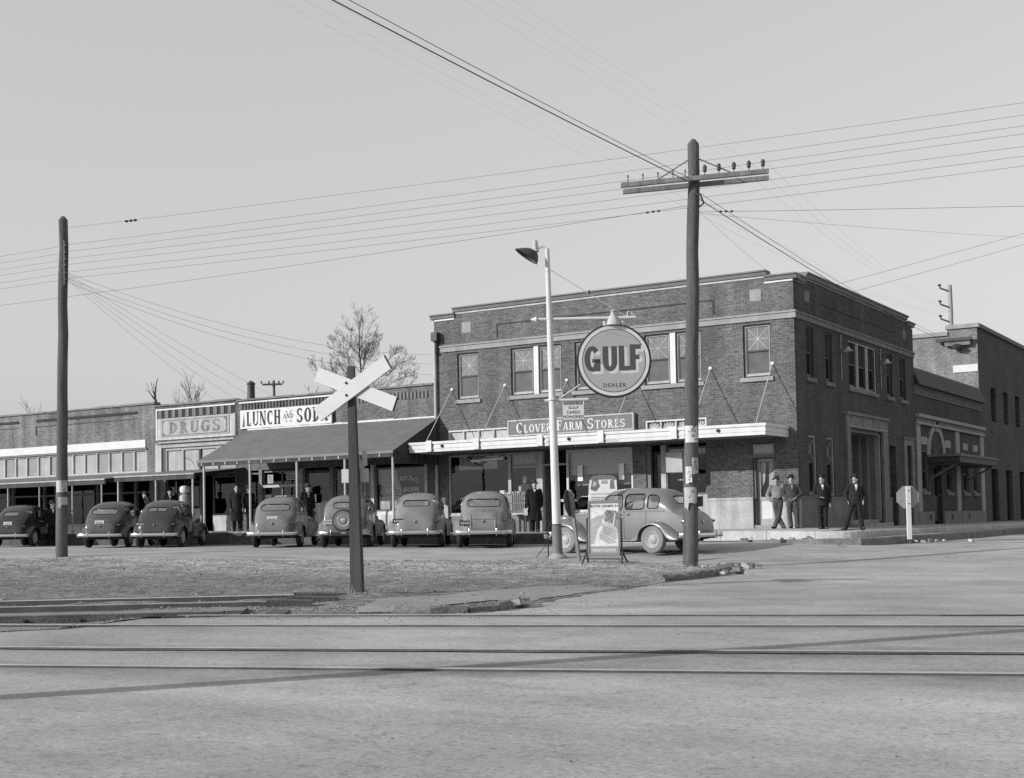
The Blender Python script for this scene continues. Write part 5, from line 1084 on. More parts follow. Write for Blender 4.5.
for i in range(9):
    f = i / 8; r = (.10 + .90 * (f ** .55)); row = []
    for j in range(24):
        a = 2 * PI * j / 24; row.append(Vector((-.02 - .22 * f + r * math.sin(a) * -.28, .32 * r * math.cos(a), .02 - .16 * f + r * math.sin(a) * .20)))
    sh_.append([tuple(pl + Matrix.Rotation(az_, 3, 'Z') @ p) for p in row])
k.grid(sh_, 'lampdark', True, close=True); k.build('lamp_shade', t, recalc=True)
# the disc hangs from the arm
DC = Vector(off(1.62, -1.10)); t = thing('round_sign', 'big round petrol sign with four thick dark letters and a white rim', 'sign', DC, rz=az_); t.scale = (.94, .94, .94)
TL = lambda u, d, z: (u, -d, z)
k = MB(); k.lathe([(0, -.045), (.96, -.045), (1.01, -.03), (1.01, .03), (.96, .045), (0, .045)], (0, 0, 0), 'y', 72, 'ink'); k.build('rim', t, local=True)
k = MB()
for r1, d, m in ((.955, .047, 'signwhite'), (.865, .049, 'ink'), (.845, .051, 'gulf_face')): k.add([TL(r1 * math.cos(2 * PI * i / 72), d, r1 * math.sin(2 * PI * i / 72)) for i in range(72)], [tuple(range(72))], m)
k.build('face', t, local=True, recalc=False)
def block(mb, ch, x, w, z, h, m, d, s=.15):
    r = lambda a, b, c, e: mb.add([TL(x + a * w, d, z + b * h), TL(x + c * w, d, z + b * h), TL(x + c * w, d, z + e * h), TL(x + a * w, d, z + e * h)], [(0, 1, 2, 3)], m)
    sv = s / w; shh = s / h * .82
    if ch == 'G':
        for q in _arc(.5, .5, .5, .5, 40, 330, sv, shh, 24): mb.add([TL(x + p[0] * w, d, z + p[1] * h) for p in q], [(0, 1, 2, 3)], m)
        d += .0006; r(1 - sv, .02, 1, .46); r(.48, .36, 1, .5)
    elif ch == 'U':
        r(0, .36, sv, 1); r(1 - sv, .36, 1, 1)
        for q in _arc(.5, .38, .5, .38, 180, 360, sv, shh, 20): mb.add([TL(x + p[0] * w, d + .0004, z + p[1] * h) for p in q], [(0, 1, 2, 3)], m)
    elif ch == 'L': r(0, 0, sv, 1); r(sv, 0, 1, shh)
    elif ch == 'F': r(0, 0, sv, 1); r(sv, 1 - shh, 1, 1); r(sv, .42, .86, .42 + shh)
lets = (('G', -.80, .43, -.30, .70), ('U', -.305, .39, -.29, .68), ('L', .125, .30, -.28, .68), ('F', .43, .30, -.27, .70))
k = MB()
for j in range(4): [block(k, c, x + .02 * (j + 1), w, z - .018 * (j + 1), h, 'signwhite', .053 + .001 * j * 0 + .0009 * (3 - j), .155) for c, x, w, z, h in lets]
k.build('letter_shadow', t, local=True, recalc=False)
k = MB(); [block(k, c, x, w, z, h, 'gulf_letter', .058, .155) for c, x, w, z, h in lets]; k.build('lettering', t, local=True, recalc=False)
font_text('lettering', 'DEALER', TL, 0, -.72, .15, .0535, 'gulf_letter', t, sx=1.0, spacing=1.25, local=True)
k = MB()
for u in (-.22, .26): k.tube([(u, 0, .95), (u, 0, 1.08)], .06, 8, 'white_old')
k.lathe([(.2, 0), (.17, .1), (.11, .22), (.06, .3), (.055, .36), (.075, .38), (.03, .42), (0, .43)], (0, 0, .97), 'z', 16, 'white_old'); k.build('hanger', t, local=True)
SC_ = Vector(o2(.53, -.12)); t = thing('hanging_sign', 'small white plate with three lines of dark letters hung from the lower pole arm', 'sign', SC_, rz=az_)
k = MB(); k.bb(-.27, .27, -.012, .012, -.37, .0, 'signwhite'); k.build('plate', t, local=True)
for i, s in enumerate(('GULF', 'CARDS', 'HONORED')): font_text('lettering', s, TL, 0, -.105 - i * .115, .10, .015, 'ink', t, sx=1.0, spacing=1.12, local=True)

# ------------------------------------------------------------------ poster stand
PB = Vector((.72, -14.62, vh(.72, -14.62) - .01)); t = thing('poster_stand', 'iron stand holding a framed pictorial poster of a hand and loaf beside the light car', 'poster stand', PB, rz=R(14)); t.scale = (.9, .9, .9)
TP = lambda u, d, z: (u, -d + (z - .9) * .08, z)
k = MB()
for a, b, c, d in ((-.40, .40, 1.47, 1.53), (-.40, .40, .18, .24), (-.40, -.36, .24, 1.47), (.36, .40, .24, 1.47)): k.ub(TP, a, b, -.02, .025, c, d, 'trimgrey')
k.build('frame', t, local=True)
k = MB(); k.ub(TP, -.36, .36, -.01, .005, .24, 1.47, 'paper'); k.ub(TP, -.36, .36, .005, .0065, .24, .42, 'signgrey'); rr = random.Random(3)
k.prism([(.0, 1.22), (.06, 1.3), (.3, 1.28), (.36, 1.22), (.36, .72), (.2, .82), (.02, .98)], TP, .005, .007, 'ink_faded'); k.prism([(.2, .86), (.27, 1.2), (.29, 1.2), (.23, .84)], TP, .007, .0075, 'paper')
k.prism([(-.02, .98), (.0, 1.04), (.22, .96), (.34, .82), (.34, .62), (.2, .56), (-.1, .68)], TP, .0075, .009, 'paper_grey'); k.prism([(-.12, .72), (.06, .66), (.26, .58), (.3, .5), (.1, .48), (-.1, .6)], TP, .009, .01, 'cream')
for i in range(4): k.prism([(-.05 + i * .02, .93 - i * .06), (.3, .8 - i * .06), (.3, .785 - i * .06), (-.05 + i * .02, .91 - i * .06)], TP, .0102, .0106, 'trimgrey')
k.prism([(-.34, 1.08), (-.16, 1.16), (.04, 1.2), (.06, 1.12), (-.06, 1.06), (-.04, .96), (-.16, .84), (-.24, .5), (-.34, .46)], TP, .005, .0072, 'cream'); k.prism([(-.3, .95), (-.1, 1.02), (-.1, .99), (-.28, .9)], TP, .0073, .0078, 'paper_grey')
k.build('poster', t, local=True)
font_text('lettering', 'BUTTER CREAMED IN', lambda u, d, z: TP(u, .008, z), 0, 1.37, .082, 0, 'ink', t, sx=.86, local=True)
k = MB(); pts = [(-.3 + i * .006, .325 + .035 * math.sin(i * .55) + .012 * math.sin(i * 1.7)) for i in range(100)]
for (a, b), (c, d) in zip(pts, pts[1:]): strip_line(k, TP, a, b, c, d, .016, .008, 'paper')
k.build('script_lettering', t, local=True, recalc=False)
k = MB()
for s_ in (-1, 1):
    k.tube([(s_ * .43, .02, 1.1), (s_ * .43, 0, .3), (s_ * .43, -.0, .18)], .022, 6, 'iron'); k.tube([(s_ * .43, 0, .3), (s_ * .5, -.3, .0)], .024, 6, 'iron'); k.tube([(s_ * .43, 0, .3), (s_ * .5, .32, .0)], .024, 6, 'iron'); k.tube([(s_ * .43, 0, 1.1), (s_ * .38, 0, 1.1)], .015, 6, 'iron')
k.tube([(-.43, 0, .2), (.43, 0, .2)], .02, 6, 'iron'); k.tube([(-.45, -.12, .12), (.45, .14, .1)], .014, 6, 'iron'); k.build('legs', t, local=True)

# ------------------------------------------------------------------ stop signs seen from behind
def stop_sign(loc, rz, lab, plate, postm, lean, h, pw, tip=0):
    t = thing('stop_sign', lab, 'road sign', loc, rz=rz); t.rotation_euler[0] = R(tip)
    k = MB(); k.box((lean * .5, .0, h / 2 - .03), (pw, pw * .8, h + .06), postm, rot=Euler((0, math.atan2(lean, h), 0))); k.build('post', t, local=True)
    k = MB(); o = [(.305 / math.cos(PI / 8) * math.cos(PI / 8 + i * PI / 4), .305 / math.cos(PI / 8) * math.sin(PI / 8 + i * PI / 4)) for i in range(8)]
    k.prism([(lean * .8 + u, h - .30 + z) for u, z in o], lambda u, d, z: (u, d, z), pw * .42 + .005, pw * .42 + .02, plate); k.build('plate', t, local=True)
    k = MB()
    for z in (h - .12, h - .48): k.lathe([(.02, 0), (.015, .012), (0, .014)], (lean * .8, -pw * .41, z), 'y', 8, 'iron', rot=Matrix.Rotation(PI, 3, 'Z'))
    k.build('bolt', t, local=True)
stop_sign(Vector((-.36, -13.8, vh(-.36, -13.8) - .02)), R(96), 'dark backed octagon sign turned edgewise on a leaning plank post by the petrol pole', 'iron', 'woodgrey', 0, 1.68, .09, -7)
stop_sign(Vector((4.38, -3.6, .42)), R(33), 'pale backed octagon sign on a white post at the right hand street corner', 'stone', 'white', 0, 1.40, .11)

# ------------------------------------------------------------------ railway crossing sign
XB = Vector((2.2, -25.2, .03)); t = thing('crossing_sign', 'dark square post with two white crossed boards at the railway crossing', 'crossing sign', XB, rz=R(8))
lx = -.06
k = MB()
hp = 3.37; a = .095
ring = lambda z, cx, s: [(cx - s, -s, z), (cx + s, -s, z), (cx + s, s, z), (cx - s, s, z)]
rows = [ring(-.2, 0.0, .086), ring(1.0, lx * .3, .076), ring(2.2, lx * .66, .060), ring(hp - .02, lx, .048), ring(hp, lx, .04)]
rot15 = Matrix.Rotation(R(14), 3, 'Z')
rows = [[tuple(Vector((p[0] - c0, p[1], p[2])) if 0 else (rot15 @ Vector((p[0] - c0, p[1], 0))) + Vector((c0, 0, p[2]))) for p in r_] for r_, c0 in zip(rows, (0, lx * .3, lx * .66, lx, lx))]
k.grid(rows, 'post_dark', False, close=True); k.add(rows[-1], [(0, 1, 2, 3)], 'post_dark'); k.build('post', t, local=True)
def xboard(ang, y, uc, zc, L_, w):
    k = MB(); k.box((uc, y, zc), (L_, .035, w), 'board_white', rot=Euler((0, -ang, 0))); 
    e = Euler((0, -ang, 0)).to_matrix(); 
    c = Vector((uc, y, zc)) + e @ Vector((L_ / 2 + .006, 0, 0)); k.box(c, (.012, .036, w), 'ink', rot=Euler((0, -ang, 0)))
    return k.build('cross_board', t, local=True)
xboard(R(30.5), -.118, lx * .92 + .08, 3.02, 1.38, .225); xboard(R(-21.5), -.078, lx * .92 + .11, 3.02, 1.40, .215)
k = MB()
for z in (2.93, 3.11): k.lathe([(.022, 0), (.016, .02), (0, .022)], (lx * .92 - .01, -.137, z), 'y', 8, 'iron', rot=Matrix.Rotation(PI, 3, 'Z'))
k.build('bolt', t, local=True)
k = MB(); k.bb(-.30, .15, .09, .105, 1.66, 1.86, 'white_old'); k.bb(.07, .14, .07, .088, 1.9, 2.12, 'white_old'); k.build('small_plate', t, local=True)

# ------------------------------------------------------------------ utility poles
def upole(name, lab, loc, h, r0, r1, lean=(0, 0), cat='utility pole'):
    t = thing(name, lab, cat, loc); loc = Vector(loc); k = MB(); n = 12; pts = []; rs = []
    for i in range(n + 1):
        f = i / n; pts.append((loc.x + lean[0] * f + .012 * math.sin(i * 1.9), loc.y + lean[1] * f + .012 * math.cos(i * 2.3), loc.z - .2 + (h + .2) * f)); rs.append(lerp(r0, r1, f) * (1 + .03 * math.sin(i * 2.7)))
    pts.append((pts[-1][0], pts[-1][1], pts[-1][2] + .1)); rs.append(r1 * .35); k.tube(pts, rs, 14, 'pole'); k.build('pole', t); return t
PR = Vector((2.58, -14.27, gz(2.58, -14.27))); PRt = PR + Vector((.42, -.2, 9.12))
t = upole('utility_pole', 'tall dark utility pole with one crossarm and torn paper notices near its foot', PR, 9.05, .165, .12, (.42, -.2))
pr = lambda z: PR.lerp(PRt, (z - PR.z) / 9.12)
ad = Vector((2.62, 1.64, .24)).normalized(); ac_ = pr(8.27); an = Vector((ad.y, -ad.x, 0))
k = MB(); rotm = Matrix((ad, Vector((-ad.y, ad.x, 0)).normalized(), Vector((0, 0, 1)))).transposed()
for o_, dz in ((.2, 0), (-.2, -.05)): k.box(ac_ + an * o_ + Vector((0, 0, dz)) + ad * (0 if o_ > 0 else .08), (3.15, .1, .095), 'pole_light' if 0 else 'woodgrey', rot=rotm)
k.build('crossarm', t)
k = MB()
for s_ in (-1, 1): k.tube([pr(8.78), ac_ + ad * (.78 * s_) + an * .2 + Vector((0, 0, .05))], .016, 6, 'steel')
k.build('brace', t)
for i in range(10):
    u = (-1.42, -1.1, -.78, -.46, -.2, .22, .52, .84, 1.16, 1.46)[i]; k = MB(); b_ = ac_ + ad * u + an * (.2 if 1 else -.2) + Vector((0, 0, .06)); k.tube([b_, b_ + Vector((0, 0, .1))], .012, 6, 'iron')
    if i > 4: k.lathe([(.02, .05), (.045, .07), (.04, .12), (.05, .15), (.03, .2), (0, .21)], b_, 'z', 10, 'iron')
    else: k.tube([b_ + Vector((0, 0, .1)), b_ + Vector((0, 0, .14))], .02, 6, 'iron')
    k.build('insulator', t)
k = MB(); k.tube([pr(7.95) + an * .13, pr(7.9) + an * .25 + ad * .12, pr(7.72) + an * .2 + ad * .2, pr(7.7) + ad * .13], .02, 6, 'iron'); k.lathe([(.13, 0), (.13, .03)], pr(7.66), 'z', 12, 'iron'); k.build('cable_clamp', t)
def notice(parent, c, w, h, d, m, rz, r, torn=0, ink=0, seed=0):
    """paper wrapped on the round face of a pole"""
    k = MB(); rr = random.Random(seed); rows = []
    n = 8
    for j in range(7):
        zz = c.z + h * (j / 6 - .5); row = []
        for i in range(n + 1):
            a = rz + (i / n - .5) * w / r; dz = 0
            if torn and j == 0: dz = rr.uniform(0, torn)
            if torn and j == 0 and i < 4: dz -= torn * .5
            rad = r + d + rr.uniform(0, .012)
            cc = c + Vector((0, 0, 0)); row.append((cc.x + rad * math.sin(a), cc.y - rad * math.cos(a), zz + dz))
        rows.append(row)
    k.grid(rows, m, True)
    if ink:
        for q in range(ink): 
            a = rz + rr.uniform(-.25, .2) * w / r; zz = c.z + rr.uniform(-.35, .3) * h; rad = r + d + .014; ww = rr.uniform(.1, .3) * w / r
            k.add([(c.x + rad * math.sin(b), c.y - rad * math.cos(b), z_) for b, z_ in ((a, zz), (a + ww, zz), (a + ww, zz + .05 * h), (a, zz + .05 * h))], [(0, 1, 2, 3)], 'ink_faded')
    return k.build('paper_notice', parent, recalc=False)
def P3(f, z): p = f(z); return Vector((p.x, p.y, z))
fz = R(32 - 4)
notice(t, pr(2.85), .27, .36, .012, 'paper', fz, .155, 0, 10, 1); notice(t, pr(2.17), .15, .36, .012, 'paper_grey', fz + .55, .158, .04, 7, 2); notice(t, pr(1.98), .12, .36, .02, 'paper', fz - .3, .158, .03, 5, 3); notice(t, pr(1.52), .24, .40, .024, 'paper_grey', fz - .05, .16, .22, 3, 4)
k = MB(); k.box(pr(1.4) + an * .02 + ad * .2, (.12, .12, .22), 'iron', rot=rotm); k.build('iron_box', t)
PL = Vector((-16.95, -14.68, gz(-16.95, -14.68))); t = upole('utility_pole', 'tall bare dark pole at the left with a stack of spool insulators', PL, 9.75, .17, .125, (.4, -.2))
plf = lambda z: PL + Vector((.4, -.2, 0)) * ((z - PL.z) / 9.75)
WZ = (9.26, 9.06, 8.86, 8.69, 8.47, 8.29)
k = MB(); k.box(P3(plf, 8.75) + Vector((.15, -.06, 0)), (.05, .08, 1.3), 'iron'); k.build('bracket', t)
for z in WZ: k = MB(); k.lathe([(.05, -.06), (.07, -.05), (.04, -.01), (.04, .01), (.07, .05), (.05, .06)], P3(plf, z) + Vector((.2, -.06, 0)), 'z', 10, 'iron'); k.build('insulator', t)
notice(t, P3(plf, 2.3), .2, .34, .012, 'paper', R(30), .165, 0, 0, 7); notice(t, P3(plf, 2.31), .16, .33, .02, 'paper_grey', R(75), .165, 0, 4, 8); notice(t, P3(plf, 1.86), .26, .27, .014, 'paper_grey', R(62), .167, .14, 0, 9)
# poles outside the frame: one throws the long shadow over the road, one takes the far ends of the wires
t = upole('utility_pole', 'dark utility pole out of view at the left whose long shadow falls across the road', (4.55, -38.2, 0), 7.6, .15, .12)
PO = Vector((14.2, -11.0, gz(14.2, -11.0))); t = upole('utility_pole', 'dark utility pole out of view at the right holding the six street wires', PO, 9.9, .17, .12)
t = upole('utility_pole', 'pale utility pole with three bracket insulators rising behind the tall brick building', (-7.25, 51.7, .3), 16.1, .2, .15)
for i, z in enumerate((16.0, 14.9, 13.9)):
    k = MB(); p = Vector((-7.25, 51.6, z)); k.tube([p, p + Vector((-.55, -.2, .25)), p + Vector((-.6, -.2, .42))], .06, 6, 'iron'); k.lathe([(.1, 0), (.13, .06), (.05, .12)], p + Vector((-.6, -.2, .42)), 'z', 8, 'iron'); k.build('bracket_insulator', t)
for ch in t.children:
    if ch.name.startswith('pole'): ch.data.materials[0] = M['pole_light']
t = upole('utility_pole', 'small distant utility pole with crossarm beyond the lunch room roof', (-66.4, 50, 0), 14, .16, .12)
k = MB(); k.box((-66.4, 49.8, 13.7), (1.8, .14, .16), 'iron', rz=R(30)); [k.ell((-66.4 + u * .85, 49.8 + u * .5, 13.9), (.08, .08, .14), 8, 6, 'iron') for u in (-1, -.3, .6, 1)]; k.build('crossarm', t)

# ------------------------------------------------------------------ overhead wires
def wire(lab, a, b, sag=.2, r=.008, name='overhead_wire', group=None, n=24):
    r *= .46; a, b = Vector(a), Vector(b); k = MB(); pts = [a.lerp(b, i / n) - Vector((0, 0, 4 * sag * (i / n) * (1 - i / n))) for i in range(n + 1)]
    k.tube(pts, r, 5, 'wire'); return tag(k.build(name, recalc=False), lab, 'wire', group)
endz = lambda i: (9.35, 9.12, 8.96, 8.68, 8.48, 8.27)[i]
for i, z in enumerate(WZ):
    a = P3(plf, z) + Vector((.22, -.06, 0)); b = Vector((14.1, -11.0, endz(i))); wire('thin wire of the six sweeping over the street from the left pole', a, b, .10, .0085, group='six street wires on the left pole')
    wire('thin wire running on from the left pole out of the picture', P3(plf, z) + Vector((-.15, 0, 0)), (-55, -20, z + .4), .35, .008, group='wires left of the left pole')
wire('guy wire from the head of the left pole past small clamps to the right', P3(plf, 9.76) + Vector((.1, -.05, 0)), (14.1, -11.0, 9.56), .1, .008)
k = MB()
for i in range(3): p = P3(plf, 9.74).lerp(Vector((14.1, -11.0, 9.5)), .075 + .005 * i); k.ell(tuple(p), (.06, .06, .035), 6, 5, 'iron')
tag(k.build('wire_clamp'), 'row of three small dark clamps on the guy wire near the left pole', 'clamp')
wire('lowest street wire from beyond the left edge to the tall right pole', (-42, -14.4, 8.6), pr(7.75), .25, .0095)
k = MB()
for i in range(3): k.ell(tuple(Vector((-42, -14.4, 8.6)).lerp(pr(7.75), .976 + .003 * i) - Vector((0, 0, .03))), (.04, .04, .025), 6, 5, 'iron')
tag(k.build('wire_splice'), 'dark splice on the wire just left of the tall right pole', 'splice')
wire('level wire running right from the tall right pole', pr(7.6), (14.1, -11.1, 6.9), .02, .009)
k = MB()
for i in range(3): k.ell(tuple(pr(7.6).lerp(Vector((14.1, -11.1, 6.9)), .05 + .01 * i)), (.04, .04, .025), 6, 5, 'iron')
tag(k.build('wire_splice'), 'dark splice on the wire just right of the tall right pole', 'splice')
wire('thin wire drooping right from the tall right pole', pr(7.58), (7.0, 22, 12.6), .1, .007)
BR = Vector((-1.55, 26.05, 9.3))
for dz, r_, lab in ((0, .022, 'thick cable from overhead through the right pole to the tall building'), (.14, .013, 'thinner messenger wire above the thick cable on the right pole')):
    wire(lab, (2.0, -52, 9.75 + dz * 1.6), pr(8.15) + an * .15 + Vector((0, 0, dz * .6)), .28, r_); wire(lab + ', far span', pr(7.85) + ad * .15 + Vector((0, 0, dz)), BR + Vector((.3, 0, dz)), .25, r_ * .95)
for i, u in enumerate((-1.42, -1.1, -.78, .84, 1.16, 1.46)):
    b_ = ac_ + ad * u + an * .2 + Vector((0, 0, .26 if i > 2 else .16)); wire('hair thin telephone wire on the crossarm of the right pole', (2.0 + u, -54, 10.6), b_, .25, .0018, group='telephone wires on the right pole'); wire('hair thin telephone wire running down the side street from the crossarm', b_, (-7.4 + u * .4, 51.5, 14.5), .5, .0035, group='telephone wires down the side street')
wire('thin drop wire from the right pole to the corner building', pr(7.75), (-.2, .1, 8.4), .1, .006)
for i, (z0, z1, y) in enumerate(((7.52, 11.35, 322), (7.12, 10.9, 334))): wire(['upper', 'lower'][i] + ' wire rising right from the stone band of the corner building', (-3.3, -.1, z0), (8.2, 20.2, z1 + 2.6), .06, .012)
for i, (e, z0) in enumerate((((-14.0, -.1, 7.3), 8.45), ((-14.0, -.1, 6.95), 8.3), ((-14.0, -.1, 6.55), 8.2))): wire('service wire sagging from the left pole to the corner building', P3(plf, z0) + Vector((.2, 0, 0)), e, .55, .009, group='service wires to the corner building')
for i, e in enumerate(((-26.7, 2, 6.4), (-25.7, 2, 6.5), (-24.3, 2, 6.3), (-24.0, 3, 6.4))): wire('service wire dropping steeply from the left pole to the store roofs', P3(plf, 8.25 + .06 * i) + Vector((.2, 0, 0)), e, .12, .008, group='service wires to the store roofs')
# ------------------------------------------------------------------ 1930s sedans (forward = +Y, rear axle at the origin)
def carpaint(name, v, rough=.32, dust=.25, spec=.45):
    m = gmat(name, v, rough=rough, var=dust, scale=1.6, fine=.06, fscale=25, spec=spec)
    b = m.node_tree.nodes['Principled BSDF']; b.inputs['Coat Weight'].default_value = .55; b.inputs['Coat Roughness'].default_value = .14
    return m
CABIN = [(.45, 1.69, 1.12, .715, .34), (.9, 1.715, 1.12, .72, .34), (1.3, 1.70, 1.12, .715, .34), (1.58, 1.645, 1.12, .70, .34), (1.72, 1.56, 1.12, .685, .34), (1.9, 1.37, 1.11, .655, .34), (2.06, 1.20, 1.06, .62, .34), (2.2, 1.155, .96, .57, .36), (2.5, 1.13, .92, .50, .38), (2.85, 1.10, .88, .43, .40), (3.1, 1.06, .84, .36, .42), (3.26, .98, .76, .28, .44), (3.36, .82, .66, .2, .46), (3.4, .66, .58, .10, .48)]
TRUNK = [(-1.02, .60, .52, .38, .42), (-1.0, .80, .64, .49, .40), (-.93, .96, .76, .56, .38), (-.80, 1.06, .86, .60, .36), (-.66, 1.11, .94, .63, .34), (-.55, 1.17, 1.0, .65, .34), (-.46, 1.30, 1.05, .665, .34), (-.33, 1.46, 1.09, .682, .34), (-.14, 1.59, 1.11, .695, .34), (.1, 1.66, 1.12, .706, .34)]
SLANT = [(-.84, .58, .50, .40, .40), (-.82, .76, .60, .50, .38), (-.74, .96, .74, .575, .36), (-.60, 1.14, .90, .62, .35), (-.42, 1.31, 1.02, .65, .34), (-.2, 1.47, 1.09, .675, .34), (0, 1.57, 1.12, .692, .34), (.2, 1.645, 1.12, .705, .34)]
UPR = [(-.66, .62, .52, .50, .40), (-.645, .86, .70, .60, .38), (-.60, 1.08, .88, .64, .36), (-.50, 1.30, 1.02, .665, .35), (-.34, 1.47, 1.10, .685, .34), (-.15, 1.58, 1.12, .698, .34), (.1, 1.655, 1.12, .708, .34)]
class Shell:
    def __init__(s, rear): s.t = rear + CABIN; s.y0 = s.t[0][0]; s.y1 = s.t[-1][0]
    def at(s, y):
        t = s.t; y = max(s.y0, min(s.y1, y))
        for i in range(len(t) - 1):
            if y <= t[i + 1][0]: break
        p0, p1, p2, p3 = t[max(i - 1, 0)], t[i], t[i + 1], t[min(i + 2, len(t) - 1)]
        h = p2[0] - p1[0]; f = (y - p1[0]) / h; out = []
        for k in range(1, 5):
            m1 = (p2[k] - p0[k]) / (p2[0] - p0[0]) * h if p2[0] > p0[0] else 0; m2 = (p3[k] - p1[k]) / (p3[0] - p1[0]) * h
            d = p2[k] - p1[k]
            if i == 0: m1 = d
            lim = 2.5 * abs(d); m1 = max(-lim, min(lim, m1)) if d else 0; m2 = max(-lim, min(lim, m2)) if d else 0
            if m1 * d < 0: m1 = 0
            if m2 * d < 0: m2 = 0
            out.append((2 * f**3 - 3 * f**2 + 1) * p1[k] + (f**3 - 2 * f**2 + f) * m1 + (-2 * f**3 + 3 * f**2) * p2[k] + (f**3 - f**2) * m2)
        return out
    def n(s, y): return interp(y, [(-.9, 2.3), (-.3, 2.5), (.2, 2.9), (1.5, 2.9), (2.0, 2.5), (2.3, 2.2), (3.4, 2.0)])
    def ring(s, y, k1=8, k2=26):
        zt, zb, w, z0 = s.at(y); n = s.n(y); half = []
        for i in range(k1): f = i / k1; half.append((w + .018 * math.sin(f * PI), z0 + (zb - z0) * f))
        for i in range(k2 + 1): a = PI / 2 * i / k2; half.append((w * max(0, math.cos(a)) ** (2 / n), zb + (zt - zb) * math.sin(a) ** (2 / n)))
        return [(x, y, z) for x, z in half] + [(-x, y, z) for x, z in half[-2::-1]]
    def side_x(s, y, z):
        zt, zb, w, z0 = s.at(y)
        if z <= zb: f = (z - z0) / (zb - z0); return w + .018 * math.sin(max(0, min(1, f)) * PI)
        q = min(1, (z - zb) / (zt - zb)); return w * (1 - q ** s.n(y)) ** (1 / s.n(y))
    def ztop_x(s, y, x):
        zt, zb, w, z0 = s.at(y); q = min(1, abs(x) / w); return zb + (zt - zb) * (1 - q ** s.n(y)) ** (1 / s.n(y))
    def rear_y(s, x, z, lo=None, hi=.5):
        lo = s.y0 if lo is None else lo
        for _ in range(30):
            m = (lo + hi) / 2
            if s.ztop_x(m, x) < z: lo = m
            else: hi = m
        return hi
    def front_y(s, x, z, lo=1.5, hi=2.4):
        for _ in range(30):
            m = (lo + hi) / 2
            if s.ztop_x(m, x) > z: lo = m
            else: hi = m
        return hi
def rrect(u0, u1, z0, z1, r, n=6, r2=None):
    """rounded rectangle outline; r2 = radius at the lower-u end"""
    r2 = r if r2 is None else r2; o = []
    for cu, cz, a0, rr in ((u1 - r, z1 - r, 0, r), (u0 + r2, z1 - r2, 90, r2), (u0 + min(r2, .1), z0 + min(r2, .1), 180, min(r2, .1)), (u1 - min(r, .06), z0 + min(r, .06), 270, min(r, .06))):
        for i in range(n + 1): a = R(a0 + 90 * i / n); o.append((cu + rr * math.cos(a), cz + rr * math.sin(a)))
    return o
def dense(P, s=.05):
    o = []
    for (a, b), (c, d) in zip(P, P[1:] + P[:1]):
        n = max(1, int(math.hypot(c - a, d - b) / s))
        o += [(lerp(a, c, i / n), lerp(b, d, i / n)) for i in range(n)]
    return o
def in_poly(u, z, P):
    c = False
    for (a, b), (d, e) in zip(P, P[1:] + P[:1]):
        if (b > z) != (e > z) and u < (d - a) * (z - b) / (e - b) + a: c = not c
    return c
WHEEL_PROF = [(0, -.03), (.20, -.03), (.20, -.075), (.29, -.088), (.335, -.08), (.358, -.05), (.365, 0), (.358, .05), (.335, .08), (.29, .088), (.20, .075), (.20, .012), (0, .012)]
_meshes = {}
